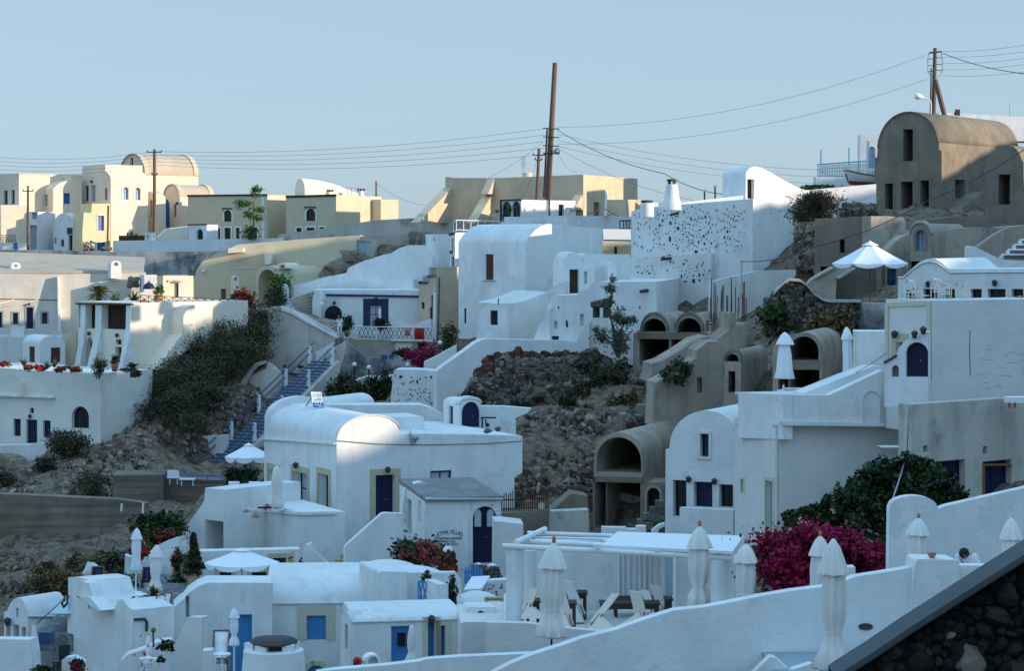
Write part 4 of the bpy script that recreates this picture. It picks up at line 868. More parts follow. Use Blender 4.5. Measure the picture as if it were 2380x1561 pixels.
# long white house at lower left
p = pl(907,170,-28); h = House('white_cliff_house', 'large white house at lower left with an arched window and a navy door', 'house', p,[(-300,1400),(-300,640),(0,655),(300,680),(907,707),(907,1400)], xend=1372, mat='lime_pale', sink=2)
h.op('wnavy',648,1004,802,1200,1, sur='white', rev=.3).op('wnavy',268,1017,302,1066).op('dnavy',120,1116,186,1272).op('dnavy',236,1122,334,1352).op('dnavy',386,1130,454,1284); h.build(); h.lamp(280,1092)
h.slab('lower_front',[(-300,1400),(-300,895),(200,906),(480,925),(480,935),(470,1000),(470,1005),(-300,1005)],.25, 'white') if 0 else h.slab('ledge',[(-300,903),(-300,885),(0,893),(210,905),(500,918),(500,928),(210,918)],.3, 'white')
h.slab('pilaster',[(197,912),(205,782),(222,782),(225,912)],.35, 'cream_pale')
wall('plinth', 'white footing ledge below the navy door at lower left', 'wall', pl(420,168,-25),[(-300,1450),(-300,1362),(280,1350),(300,1334),(420,1330),(420,1450)],2, 'white_old')
rock('ochre_rock', 'ochre rock face under the white footing at the left edge',60,1520,480,190,167.5, 'rock_tan',8)
# planting on its roof
fl = [(40,625,90),(260,652,75),(340,655,60),(375,662,50),(540,668,90),(685,670,85)]
for i,(x, y, w) in enumerate(fl):
    t = bush('flower_clump',('red and orange flower clump at the left edge of the bed', 'red flower clump before the hut side', 'low green clump in front of the vaulted hut', 'small red clump under the hut shutter', 'red flower clump between two spiky plants', 'brightest red flower clump, right of the spiky plants')[i], x, y, w,44,169.2, 'leaf_green', i,260,.18, 'flower clumps along the roof bed', False)
    t.part('flowers', cloud_mb(P(x, y-4,169),(px(w,170)/2,.4, px(20,170)),90,.16, i+20, clumps=14), 'petal_red', weld=False, smooth=0)
agave('spiky_plant', 'tall pale spiky plant at the hut corner',215,650,115,169, 'agave',11,22,.13,.7); agave('spiky_plant', 'spiky plant in front of the lit hut wall',425,668,100,169, 'leaf_green',12,20,.12,.6)
agave('spiky_plant', 'thin leaning spiky plant below the brown shutter',490,655,110,169, 'leaf_olive',13,14,.1,.7); agave('spiky_plant', 'pale spiky plant between two red flower clumps',620,672,75,168.8, 'agave',14,26,.12,.5)
bush('cactus', 'tall yellow green bushy plant between the flared buttresses',888,640,100,150,169, 'leaf_olive',15,900,.16); potted('potted_plant', 'potted plant at the right hand dark door of the buttressed house',1030,690,171,75,70, 'leaf_dark',16)
palm('small_palm', 'small dark palm at the corner of the white roof',1195,690,168.5,30,105, 'leaf_scrub',6,16,.3); bush('hanging_plant', 'green plant hanging over the white wall under the small palm',1225,705,80,60,168, 'leaf_scrub',17,300,.16, stem=False)
bush('low_shrub', 'dark low shrub left of the small palm',1130,672,90,22,168.8, 'leaf_dark',18,200,.16, stem=False)
# ================================================================ olive coloured slope and cave house
fr('M1')
p = pl(0,214,0); h = House('cave_house', 'olive yellow rock-cut house front sweeping up the slope with a round vaulted porch', 'house', p,
    [(-512,1500),(-500,1290),(-440,1255),(-420,1180),(-370,1110),(-240,1030),(-130,985),(-40,950),(500,905),(1052,868),(1040,1010),(960,1010),(870,1090),(800,1110),(720,1200),(640,1300),(480,1500)], depth=6, mat='olive_yellow')
fr('L1'); h.op('dbrown',1988,1352,2032,1446, rev=.2); h.build()
for pts, o in ((((2062,1030),(2066,985),(2140,992),(2200,985),(2200,1020)),1.2),(((1820,1198),(1820,1180),(1850,1180),(1850,1198)),.6)): h.slab('ledge', pts, o, 'cream_pale')
fr('M1')
h.slab('seam',[(-60,1172),(-60,1166),(130,1164),(130,1170)],.06, 'cream_pale'); h.slab('chimney_breast',[(210,1130),(205,1028),(285,1026),(262,1125)],1.6, 'cream_pale')
p = pl(320,209,-38); h = House('vault_porch', 'round olive vault porch with a deep shaded mouth and an arched white door', 'porch', p, arch(118,1140,322,1230,1520,18), xend=722, mat='olive_yellow')
h.op('void',136,1176,300,1520,1, rev=2.6); h.build()
q = PL(p.w(0,0,-2.5),-38); h.part('door', MB().prism([q.at(x, y,.05) for x, y in [(105,1500)]+arcpts(105,1390,205,1350,8)+[(205,1500)]],-q.n*.1), 'grey_blue')
t = T('chimney_ring', 'small round arched chimney hood on top of the olive vault porch', 'chimney', P(350,1160,209)); q = pl(350,209,-35); mb = MB(); mb.faceholes([q.at(x, y) for x, y in arch(308,1116,392,1150,1166,12)],[[q.at(x, y) for x, y in arch(328,1134,372,1152,1162,10)]],-q.n,[1.6])
mb.prism([q.at(x, y,-1.6) for x, y in arch(308,1116,392,1150,1166,12)],-q.n*.1); ring_ = arch(308,1116,392,1150,1166,12)
for a, b_ in zip(ring_, ring_[1:]): mb.poly(q.at(*a), q.at(*b_), q.at(*b_,-1.6), q.at(*a,-1.6))
t.part('hood', mb, 'cream_pale')
t = chimney_arch('narrow cream chimney against the olive wall left of the vault porch',-100,1228,-35,1340,211, 'cream_pale')
bush('tall_shrub', 'tall green shrub growing beside the mouth of the olive vault porch',345,1370,220,290,206, 'leaf_green',21,1800,.3)
# shed among rocks
h = House('shed', 'small stone shed with a grey plank door on the rocks below the weathered wall', 'shed', pl(1158,208,-38), rect(1018,908,1158,1050), xend=1232, mat='stained_tan'); h.op('dgrey',1024,922,1150,1036, rev=.12); h.build()
wall('low_stone_wall', 'low brown stone wall right of the shed', 'wall', pl(1052,211,0),[(1040,1060),(1052,878),(1300,866),(1690,858),(1688,960),(1640,1060)],1, 'stained_tan')
g = random.Random(5); single('stone_pile', 'pile of dark loose stones at the right end of the low stone wall', 'stones', stones([(P(g.uniform(1535,1685), g.uniform(866,948),209+g.random()*.6), g.uniform(.25,.5)) for i in range(70)],4), 'lava_pale', weld=False)
for i,(x, y, w, hh, lb) in enumerate(((960,1060,190,130, 'tan rock spur left below the shed'),(860,1160,260,150, 'broad tan rock below the rock spur'),(1120,1090,330,110, 'brown rock ledge under the shed'),(1330,1000,260,110, 'rock bank under the low stone wall'),(760,1220,170,120, 'rounded rock at the end of the olive vault'))): rock('rock', lb, x, y, w, hh,208.5, 'rock_tan', i)
# big white vaulted roof
p = pl(1640,203,-12); h = House('white_vault', 'big smooth white roof sweeping down in front of the weathered wall', 'house', p,
    [(350,1500),(352,1345),(450,1318),(600,1285),(720,1245),(850,1222),(930,1205),(940,1170),(965,1150),(1080,1100),(1180,1070),(1260,1042),(1330,1030),(1400,985),(1480,958),(1640,955),(1690,1040),(1712,1140),(1712,1500)], depth=9); h.build()
h.slab('lower_roof',[(590,1500),(600,1400),(640,1365),(760,1310),(1000,1285),(1300,1265),(1560,1262),(1590,1500)],1.4, 'white')
h = House('white_house_corner', 'white house block with tiny openings behind the tan tower', 'house', pl(1742,206,12),[(1742,1300),(1736,1060),(1690,1020),(1690,858),(1905,858),(1905,1300)], depth=6); h.op('wnavy',1714,896,1722,918); h.build()
p = pl(1905,200,-48); h = House('balcony_house', 'white house with a dark trimmed roof terrace and white railing', 'house', p, rect(1858,842,1905,1300), xend=2330); h.op('wnavy',1874,895,1890,1010).op('wnavy',1872,1060,1896,1160); h.build(); h.slab('roof_trim',[(1856,872),(1856,852),(1906,836),(1906,856)],.1, 'navy_trim'); h.lamp(1880,1020)
t = T('roof_railing', 'white roof railing with dark crossed panels above the white vault house', 'railing', h.sp.at(2100,840)); a = MB(); b_ = MB(); xrail(a, b_, h.sp.at(1930,828,-.2), h.sp.at(2318,838,-.2),6,.9,.04,.025); xrail(a, b_, h.sp.at(1930,828,-.2), h.p.at(1875,840,-.2),1,.9,.04,.025); t.part('posts', a, 'white_paint'); t.part('crosses', b_, 'navy_trim')
# cobbled stair lane
p = pl(400,196,0); fr('M2')
a = [P(395,-20,197), P(640,-60,199), P(690,200,196), P(830,240,193), P(905,340,190), P(840,385,189.5), P(560,235,192.5), P(400,115,195)]
t = T('cobbled_lane', 'cobbled stepped lane curving down past the white parapets', 'lane', a[6]); t.o['kind'] = 'structure'
mb = MB(); Lf = [P(400,40,196), P(480,150,194.5), P(560,210,193), P(700,290,191), P(850,385,189)]; Rt = [P(650,-40,203), P(690,120,200), P(720,205,197), P(840,235,194), P(915,350,190)]
for i in range(4):
    for k in range(5):
        f0, f1 = k/5,(k+1)/5; l0, l1, r0, r1 = Lf[i].lerp(Lf[i+1], f0), Lf[i].lerp(Lf[i+1], f1), Rt[i].lerp(Rt[i+1], f0), Rt[i].lerp(Rt[i+1], f1)
        zt = max(l0.z, r0.z); zn = max(l1.z, r1.z)
        A, B, C, D_ = [Vector((v.x, v.y, z)) for v, z in ((l0, l0.z),(r0, r0.z),(r1, r0.z),(l1, l0.z))]; mb.poly(A, B, C, D_); mb.poly(D_, C, Vector((r1.x, r1.y, r1.z)), Vector((l1.x, l1.y, l1.z)))
t.part('steps', mb, 'stained_tan', weld=False)
wall('lane_parapet', 'white rounded parapet post at the top left of the cobbled lane', 'wall', pl(372,194,0),[(330,125),(340,-60),(352,-95),(385,-95),(402,-60),(402,125)],.8, 'white')
wall('lane_parapet', 'white curved parapet on the right of the cobbled lane', 'wall', pl(650,196,-10),[(625,190),(620,60),(630,0),(660,-35),(720,-45),(730,30),(700,130),(695,210)],.6, 'white')
closed_parasol('slim white folded parasol by the dark trimmed white house',705,-58,40,80,195,26, 'canvas_white', 'white_paint',3, cap=False, fin=False)
# dark trimmed white house and its tower
p = pl(620,197,2); h = House('dark_trimmed_house', 'white house with a thin dark roof line and a navy framed glass door', 'house', p, rect(640,-45,1590,400), depth=5)
h.op('dglass',1134,88,1252,292, rev=.35, sur='navy_trim', sw=.5).op('dnavy',735,97,888,222,1, rev=.2); h.build(); h.slab('roof_line',[(722,8),(722,-10),(1580,4),(1580,22)],.15, 'navy_trim'); h.lamp(820,72); h.lamp(1192,36)
q = PL(p.w(0,0,-.1),2); mb = MB()
for k in range(6): mb.tube([q.at(750+k*24,220,.3), q.at(750+k*24,125+18*abs(k-2.5),.3)],.05,5)
for y in (150,180,205): mb.tube([q.at(745, y,.3), q.at(885, y,.3)],.05,5)
h.part('gate_bars', mb, 'black_iron')
potted('potted_tree', 'tall dark potted bush beside the walking woman',935,375,191,45,150, 'leaf_dark',8, wpot=50, n=900, leaf=.2)
bush('shrub', 'dark rounded shrub in front of the navy framed door',1240,258,135,75,192, 'leaf_dark',9,700,.22)
p = pl(1730,195,-38); h = House('tower_house', 'stepped white and tan tower house with dark trims and small balconies', 'house', p,[(1580,450),(1580,-108),(1662,-108),(1662,-165),(1690,-165),(1690,-252),(1734,-252),(1734,450)], xend=1948, mat='tan')
h.op('wnavy',1602,66,1630,125).op('wnavy',1690,0,1708,110).op('wnavy',1676,112,1704,215); h.build(); h.slab('front_skin',[(1580,450),(1580,-105),(1664,-125),(1664,-160),(1730,-165),(1730,-20),(1712,-20),(1712,450)],.025, 'white') if 0 else None
for x0, x1, y in ((1582,1664,-100),(1660,1734,-158)): h.slab('roof_trim',[(x0, y),(x0, y-22),(x1, y-26),(x1, y-6)],.1, 'navy_trim')
mb = MB()
for x0, x1, y0, y1 in ((1625,1662,-112,-165),(1680,1732,-165,-245)):
    for k in range(5): x = x0+(x1-x0)*k/4; mb.tube([p.at(x, y0,.1), p.at(x, y1,.1)],.035,4)
    mb.tube([p.at(x0, y1,.1), p.at(x1, y1,.1)],.045,4)
h.part('balcony_rail', mb, 'grey_blue'); h.part('drainpipe', MB().tube([h.sp.at(1760,-160,.08), h.sp.at(1745,440,.08)],.05,5), 'cable'); h.slab('corner_strip',[(1735,430),(1735,-20),(1712,-20),(1712,430)],.05, 'white')
p = pl(1040,191,0); h = House('terrace', 'pale stone terrace base under the navy and white railing', 'terrace wall', p,[(950,760),(950,385),(1030,402),(1700,412),(1700,600),(1500,620),(1480,760)], depth=6, mat='stained_tan'); h.op('void',1362,430,1525,560, rev=1).op('wdark',1575,430,1640,490) if 0 else h.op('wdark',1575,432,1640,490); h.build()
h.slab('white_panel', rect(1368,428,1522,520),.06, 'white_old'); h.slab('floor_edge',[(1330,415),(1330,402),(1705,410),(1705,422)],.3, 'cream_pale')
t = T('terrace_railing', 'white railing with navy crossed bars in front of the navy framed door', 'railing', p.at(1300,400)); a = MB(); b_ = MB(); q0, q1 = p.at(1030,398,.2), p.at(1700,408,.2); xrail(a, b_, q0, q1,4,1.0,.045,.012); t.part('posts', a, 'white_paint')
mb = MB(); up = Vector((0,0,1.0))
for k in range(18):
    f0, f1 = k/18,(k+1)/18; A, B = q0.lerp(q1, f0), q0.lerp(q1, f1); mb.tube([A+up*.14, B+up*.92],.022,4); mb.tube([B+up*.14, A+up*.92],.022,4)
mb.tube([q0+up*.97, q1+up*.97],.035,5); mb.tube([q0+up*.12, q1+up*.12],.03,5); t.part('crosses', mb, 'navy_trim')
def towel(label, x0, x1, y0, y1, mat, Y):
    c = pl(x0, Y,0); mb = MB(); n = 8; o = 0
    for k in range(n+1):
        f = k/n; x = x0+(x1-x0)*f; w_ = .05*math.sin(f*9); mb.v += [tuple(c.at(x, y0,.35)), tuple(c.at(x, y0+3,.42+w_*.3)), tuple(c.at(x, y1,.4+w_))]
    for k in range(n): mb.f += [(3*k,3*k+3,3*k+4,3*k+1),(3*k+1,3*k+4,3*k+5,3*k+2)]
    o = single('towel', label, 'towel', mb, mat); md = o.modifiers.new('thick', 'SOLIDIFY'); md.thickness = .02
towel('pale pink towel hanging on the navy railing',1452,1508,300,366, 'pink_cloth',191); towel('red towel with a faded pattern hanging on the navy railing',1541,1630,298,398, 'red_cloth',191)
wall('garden_wall', 'white curved garden wall behind the navy railing', 'wall', pl(1200,193.5,0),[(1190,400),(1200,295),(1280,260),(1400,245),(1480,262),(1530,275),(1600,240),(1690,215),(1690,400)],.5, 'white')
closed_parasol('slim folded white parasol before the navy framed door',1233,115,225,280,192.5,26, 'canvas_white', 'white_paint',4, cap=False, fin=False)
bush('shrub', 'loose green shrub between the tan tower and the globe lamp',1850,400,130,250,188, 'leaf_olive',31,900,.22)
# woman walking down the lane
def walker(label, x, yfeet, Y, h):
    s = h/1.7; j = {'pelvis': (0,0,.92), 'belly': (0,.02,1.08), 'chest': (-.02,-.01,1.30), 'neck': (-.03,-.04,1.45), 'head': (-.05,-.07,1.58), 'crown': (-.05,-.06,1.66)}
    rad = {'pelvis': (.17,.13), 'belly': (.145,.11), 'chest': (.17,.12), 'neck': .05, 'head': (.085,.1), 'crown': (.055,.06)}
    ed = [('pelvis', 'belly'),('belly', 'chest'),('chest', 'neck'),('neck', 'head'),('head', 'crown')]
    pos = {'l': [('shoulder',(-.18,0,1.38),.062),('elbow',(-.26,.06,1.12),.045),('wrist',(-.30,-.06,.90),.032),('hip',(-.09,0,.90),.095),('knee',(-.12,-.16,.52),.065),('ankle',(-.12,-.02,.10),.045),('toe',(-.13,-.18,.04),.035)],
           'r': [('shoulder',(.17,0,1.38),.062),('elbow',(.25,-.04,1.13),.045),('wrist',(.26,-.20,.95),.032),('hip',(.09,0,.90),.095),('knee',(.11,.04,.50),.065),('ankle',(.12,.18,.12),.045),('toe',(.12,.05,.03),.035)]}
    for sd in 'lr':
        for nm, q, r in pos[sd]: j[sd+nm] = q; rad[sd+nm] = r
        ed += [('chest', sd+'shoulder'),(sd+'shoulder', sd+'elbow'),(sd+'elbow', sd+'wrist'),('pelvis', sd+'hip'),(sd+'hip', sd+'knee'),(sd+'knee', sd+'ankle'),(sd+'ankle', sd+'toe')]
        hands(j, rad, ed, sd, j[sd+'wrist'],(-.05,-.25,-.9))
    up = [k for k in j if k in ('pelvis', 'belly', 'chest') or k.endswith(('shoulder', 'elbow'))]; lo = [k for k in j if k == 'pelvis' or k.endswith(('hip', 'knee', 'ankle'))]
    return figure('person', label, j, rad, ed, 'skin',[('shirt', up, 'shirt_white',.02),('trousers', lo, 'trouser_white',.016)],('hair_red',0), P(x, yfeet, Y), s)
walker('red haired woman in white clothes walking down the cobbled lane',868,372,189,1.62)
# retaining wall beside the lane and blue staircase
p = pl(840,187.5,-14); h = House('retaining_wall', 'weathered plaster retaining wall bulging below the cobbled lane', 'wall', p,[(180,1050),(200,700),(215,500),(228,118),(240,108),(342,108),(356,140),(450,175),(560,240),(700,315),(845,392),(845,1050)], depth=2.5, mat='stained_pale', sink=2); h.build()
h.slab('white_coping',[(345,108),(352,95),(450,140),(560,215),(700,295),(845,370),(845,392),(700,315),(560,240),(450,175),(356,140)],.15, 'white')
inlay(h, p,[(340,620,35,30),(372,640,35,40),(520,645,70,40)],2, 'thorn', name='tuft')
h.part('pipe', MB().tube([p.at(150,600,.6), p.at(200,635,.5), p.at(340,690,.35), p.at(520,720,.2)],.09,6), 'slate')
rock('pale_boulder', 'big pale plastered boulder at the foot of the retaining wall',180,850,390,470,183, 'stained_pale',12)
wall('buttress_wall', 'narrow tan buttress wall leaning along the pale boulder', 'wall', pl(0,181,0),[(-80,960),(-70,880),(0,750),(70,650),(110,610),(200,590),(205,615),(140,640),(90,690),(30,800),(-10,940)],1.2, 'stained_tan')
b0, b1 = Vector(P(-330,1640,172)), Vector(P(735,590,184)); n = 36; d = b1-b0; dh = Vector((d.x, d.y,0)); L = dh.length; dh.normalize(); sd = Vector((dh.y,-dh.x,0)); wd = 2.1
t = T('staircase', 'long straight staircase with blue painted risers climbing to the lane', 'staircase', b0)
mb = MB(); st = MB(); rr = d.z/n; tr = L/n
for i in range(n):
    o = b0+dh*tr*i+Vector((0,0, rr*i)); mb2 = MB().obox(o-sd*wd/2, sd*wd, dh*tr*.995, Vector((0,0, rr-.03))); st.add(mb2.v, mb2.f)
    t.part('riser', MB().obox(o-sd*(wd/2-.02)-dh*.035+Vector((0,0,.06)), sd*(wd-.04), dh*.03, Vector((0,0, rr-.09))), 'step_blue')
t.part('treads', st, 'grey_blue')
side = MB().prism([b0+sd*(wd/2+.02)+Vector((0,0,-3)), b0+sd*(wd/2+.02)+Vector((0,0,-.1)), b1+sd*(wd/2+.02)+Vector((0,0,.05)), b1+sd*(wd/2+.02)+Vector((0,0,-5))], sd*.35); t.part('side_wall', side, 'stained_pale')
post = MB(); rail = MB()
for s in (-1,1):
    for k, f in enumerate((.10,.30,.53,.76,.97)):
        o = b0+d*f+sd*s*(wd/2-.05 if s > 0 else wd/2+.1)
        if k not in (0,): t.part('post', MB().obox(o-dh*.1-sd*.1, dh*.2, sd*.2, Vector((0,0,1.35))), 'white_paint')
    for z in (1.3,.75):
        o = sd*s*(wd/2-.05 if s > 0 else wd/2+.1)+Vector((0,0, z)); rail.tube([b0+o-d*.06, b1+o],.045,6)
t.part('handrail', rail, 'rail_blue')
# walls round the stair head
p = pl(745,185,6); wall('stair_head_wall', 'tan plaster wall with white coping rising beside the top of the blue stairs', 'wall', p,[(690,1150),(742,665),(748,515),(830,470),(918,418),(935,432),(905,560),(860,720),(740,930),(600,1150)],.6, 'stained_pale')
wall('white_stair_parapet', 'white parapet slanting up to the small navy gate', 'wall', pl(655,187,0),[(655,600),(655,510),(825,420),(830,455),(745,510),(745,545)],.3, 'white')
p = pl(822,186,-5); t = T('small_gate', 'small navy slatted gate at the top of the blue stairs', 'gate', p.at(860,460)); mb = MB()
for k in range(7): mb.obox(p.at(824+k*12,462-5*k,0), p.d*px(7,186), p.n*.05, Vector((0,0, px(62+10*math.sin(k/6*math.pi),186))))
t.part('slats', mb, 'navy_trim')
p = pl(905,187,0); wall('grey_garden_wall', 'stained dark grey garden wall behind the globe lamps', 'wall', p,[(860,1000),(880,620),(935,420),(990,470),(1070,530),(1110,560),(1200,570),(1310,580),(1310,545),(1480,560),(1510,570),(1510,1000)],.6, 'stained')
wall('pale_ledge', 'pale terrace ledge under the globe lamps', 'wall', pl(985,181,0),[(975,860),(985,775),(1110,740),(1230,745),(1350,730),(1350,860)],3, 'white_old')
globe_lamp('left globe lamp of the pair before the stained dark grey wall',1001,626,768,180.5,21); globe_lamp('lower globe lamp just right of the left globe',1131,652,772,180,21); globe_lamp('globe lamp partly hidden behind the stone studded white wall',1484,630,690,178,21); globe_lamp('highest globe lamp above the magenta bougainvillea',1770,430,550,176,22)
for i,(x, y, w, hh, lb, mt) in enumerate(((850,860,190,260, 'dark leafy shrub at the foot of the stair head wall', 'leaf_dark'),(920,770,130,90, 'dark shrub with white blossoms under the left globe lamp', 'leaf_scrub'),(1000,900,180,200, 'mid green shrub in the middle of the garden below the lamps', 'leaf_olive'),(1130,890,190,220, 'grey green shrub below the lower globe lamp', 'leaf_scrub'),(1240,860,150,230, 'open dark shrub beside the stone studded wall', 'leaf_dark'),(1290,800,90,90, 'sprawling shrub touching the top of the studded wall', 'leaf_dark'))): bush('garden_shrub', lb, x, y, w, hh,178-i*.4, mt,40+i,1100,.3, 'garden shrubs below the globe lamps')
t = bush('bougainvillea', 'magenta bougainvillea spilling over the garden wall under the highest globe lamp',1620,575,250,170,179, 'magenta',50,1800,.22, dd=1.2); 
bush('shrub', 'dark red and green shrub above the grey garden wall',1460,520,200,70,182, 'leaf_dark',51,700,.22)
p = pl(1230,183,0); t = T('picket_fence', 'row of small blue pickets on the grey garden wall', 'fence', p.at(1290,575)); mb = MB()
for x in (1240,1258,1276,1308,1330): mb.obox(p.at(x,580), p.d*.2, p.n*.05, Vector((0,0, px(40,183))))
t.part('pickets', mb, 'blue')
p = pl(1750,162,-4); h = House('studded_wall', 'white wall studded with small dark stones, left of the sunlit sloping wall', 'wall', p,[(1312,1060),(1330,900),(1352,690),(1365,672),(1500,670),(1640,678),(1748,690),(1752,1060)], depth=2.5); h.build()
g = random.Random(8); sp = [(g.uniform(1360,1740), g.uniform(710,800), g.uniform(8,20), g.uniform(22,44)) for i in range(34)]+[(g.uniform(1345,1735), g.uniform(840,990), g.uniform(8,16), g.uniform(12,30)) for i in range(70)]+[(1415,735,42,38),(1690,740,26,36),(1565,780,22,45)]
inlay(h, p, sp,1)
wall('white_garden_wall', 'white stepped garden wall with blossoms below the highest globe lamp', 'wall', pl(1630,168,5),[(1620,700),(1630,600),(1745,545),(1840,490),(1920,450),(1920,700)],.5, 'white')
p = pl(1742,158,14); fr('M2'); wall('sunlit_wall', 'long smooth white wall sloping up into a patch of warm sunlight', 'wall', p,[(1742,1060),(1742,690),(1800,640),(1900,570),(2000,500),(2090,430),(2150,402),(2200,395),(2400,400),(2900,410),(3080,440),(3090,620),(3090,1000)],1.2, 'white')
# ================================================================ white houses in the middle
fr('C1')
p = pl(358,183,33); h = House('brown_shutter_house', 'large white house with one brown shutter and a half vault roof', 'house', p,
    [(358,1600),(358,932),(372,905),(400,862),(440,818),(490,785),(560,765),(650,772),(860,795),(1045,806),(1045,1600)], xend=-250, mat='white', sink=2)
h.op('sbrown',-6,1040,64,1270, face='S', rev=.12); fr('M2'); h.op('sbrown',1986,120,2006,255, face='S', rev=.1); h.build()
fr('C1'); h.slab('sill', rect(-30,1270,90,1276),.12, 'white_old', face='S')
p = pl(980,168,14); h = House('arched_annex', 'small white annex with two rounded gables and a dark open doorway', 'house', p,
    [(700,1600),(700,1135)]+arcpts(704,1130,866,1015,10)+[(868,1075)]+arcpts(870,1090,936,1030,8)+[(940,1106),(980,1106),(980,1600)], depth=3, mat='white')
h.op('ddark',749,1176,832,1402, rev=.4).op('void',880,1194,906,1302, rev=.3); h.build()
p = pl(980,169,8); h = House('niche_wall', 'white wall with a pointed niche between the annex and the studded wall', 'wall', p,[(930,1600),(930,1040),(1295,1048),(1295,1600)], depth=2, mat='white'); h.build()
p = pl(1100,167.6,8); h = House('pointed_niche_block', 'narrow white pointed block with a tiny dark window', 'house', p,[(1090,1600),(1092,1150),(1105,1120),(1132,1103),(1158,1122),(1172,1150),(1175,1600)], depth=1.6, mat='white'); h.op('wdark',1110,1243,1166,1296, rev=.25); h.build()
p = pl(700,165,-8); wall('curved_ramp_wall', 'grey white curved ramp wall below the brown shutter house', 'wall', p,[(180,1700),(200,1480),(350,1440),(520,1390),(600,1335),(660,1300),(697,1290),(697,1700)],2.5, 'white_old')
fr('C2')
p = pl(200,163,20); h = House('rounded_house', 'small rounded white house with one black window above the sunlit wall', 'house', p,[(200,460),(200,85),(330,60),(450,15),(560,-30),(570,460)], xend=-90, mat='white_old'); h.build()
p = pl(200,162.8,-18); h = House('rounded_house', 'white rounded house front with a single black window', 'house', p,[(-85,460),(-82,240),(-60,150),(-20,100),(40,78),(205,74),(205,460)], depth=2, mat='white'); h.op('wdark',36,140,102,270, rev=.2); h.build()
single('roof_rod', 'thin rusty rod on the rounded white house roof', 'rod', MB().tube([P(108,85,163), P(110,30,163)],.04,5), 'rust'); wall('roof_slab', 'thin dark slab lying on the rounded white house roof', 'slab', pl(130,163.5,5),[(128,76),(128,66),(228,62),(228,72)],1.2, 'slate')
# white long house with small holes below the studded house
p = pl(1530,160,-10); h = House('white_stepped_house', 'long white stepped house front with small square drain holes', 'house', p,[(430,560),(440,400),(500,270),(545,110),(575,25),(600,6),(818,-2),(830,-35),(900,-45),(950,-105),(1000,-118),(1532,-120),(1532,560)], xend=2012, mat='white')
for x, y in ((650,117),(962,117),(1240,130),(1380,113)): h.op('void', x-6, y-13, x+6, y+13, rev=.4)
h.op('void',610,235,638,302, rev=.3).op('void',844,172,878,278, rev=.3).op('wdark',590,370,652,404, rev=.25); h.build()
h.slab('wing_wall',[(430,560),(440,395),(490,275),(560,140),(590,120),(588,560)],.8, 'white')
h.part('drain_spout', MB().tube([h.p.at(1400,-33,.7), h.p.at(1450,-42,0)],.12,6), 'slate')
inlay(h, h.p,[(724,255,32,90)],4)
h = House('chimney', 'white chimney block with a dark forked pot behind the thin tree', 'chimney', pl(1090,156,-20),[(930,520),(935,250),(950,205),(1080,208),(1100,330),(1345,315),(1345,520)], depth=2, mat='white_old'); h.build()
pot_cap(h, h.p.w(h.p.s(1010), h.p.sz(1010,206)[1],-.6),.7,1.1)
wall('chimney_wing', 'white pointed wing wall left of the forked chimney', 'wall', pl(880,156,-10),[(800,480),(820,390),(880,285),(925,250),(925,480)],.6, 'white')
# stone studded house
fr('D')
p = pl(1750,172,-29); h = House('stone_studded_house', 'big white house wall studded with many dark stones under a tapered chimney', 'house', p,[(1466,720),(1467,492),(1490,484),(1560,478),(1650,470),(1750,462),(1750,720)], xend=1858, mat='white', sink=2); h.build()
fr('C1'); g = random.Random(12); sp = []
cl = [(1600,780,170,130,45),(1900,780,150,110,60),(1880,900,120,90,40),(1560,960,140,60,28),(2230,700,60,80,26),(2170,880,60,80,22),(2250,960,50,60,16),(1500,690,160,50,18),(1800,650,260,40,18),(1950,1000,160,40,22),(2100,760,200,150,26)]
for x, y, sx_2, sy_2, n in cl:
    for i in range(int(n*.85)):
        X_, Y2 = g.gauss(x, sx_2*.55), g.gauss(y, sy_2*.55)
        if 1320 < X_ < 2335 and 620-(X_-1320)*.06 < Y2 < 1020: sp.append((X_, Y2,5+g.expovariate(.14), min(44,12+g.expovariate(.09))))
sp += [(g.uniform(1325,2330), g.uniform(650,1010), g.uniform(6,14), g.uniform(10,26)) for i in range(130)]
sp += [(1725,805,34,44),(1652,905,28,66),(1655,758,28,44),(1585,735,20,40),(1558,780,20,42),(1970,703,20,40),(1840,720,16,50),(1885,1015,36,36),(1960,945,20,40),(2165,835,22,40),(2140,885,16,40),(1955,875,18,44)]
inlay(h, h.p, sp,2)
for x, y in ((1710,675),(1640,1060)): h.part('drain_spout', MB().tube([h.p.at(x-25, y+10,.6), h.p.at(x+15, y-8,-.05)],.1,6), 'slate')
p2 = PL(p.w(p.s(2025),0,.5),-29); h2 = House('studded_lower_wall', 'lower white wall band studded with dark stones, under the big studded house', 'wall', p2,[(1255,1500),(1268,1100),(1290,1072),(1800,1044),(2026,1030),(2026,1500)], xend=2700, mat='white_old'); h2.build()
sp = [(g.gauss(1410,80), g.gauss(1200,60),5+g.expovariate(.16), min(36,10+g.expovariate(.12))) for i in range(34)]+[(g.gauss(1830,100), g.gauss(1190,65),5+g.expovariate(.15), min(40,11+g.expovariate(.1))) for i in range(70)]+[(1865,1278,34,50),(1915,1225,22,40),(1755,1240,18,50),(1465,1210,26,26)]
sp = [q for q in sp if 1280 < q[0] < 2010 and 1075 < q[1] < 1295]; inlay(h2, h2.p, sp,3); h2.part('drain_spout', MB().tube([h2.p.at(1610,1085,.7), h2.p.at(1660,1075,0)],.12,6), 'slate')
fr('D'); wall('white_side_wall', 'white lower wall right of the studded band, dark dirt on its top', 'wall', pl(1850,160,8),[(1650,740),(1652,655),(1760,630),(1850,628),(1850,640),(1800,700),(1760,740)],.6, 'white_old')
fr('C1')
c = P(1668,605,170); t = T('tapered_chimney', 'tall tapered white chimney with a dark slate cap on the studded house', 'chimney', c); H2 = px(232,170)
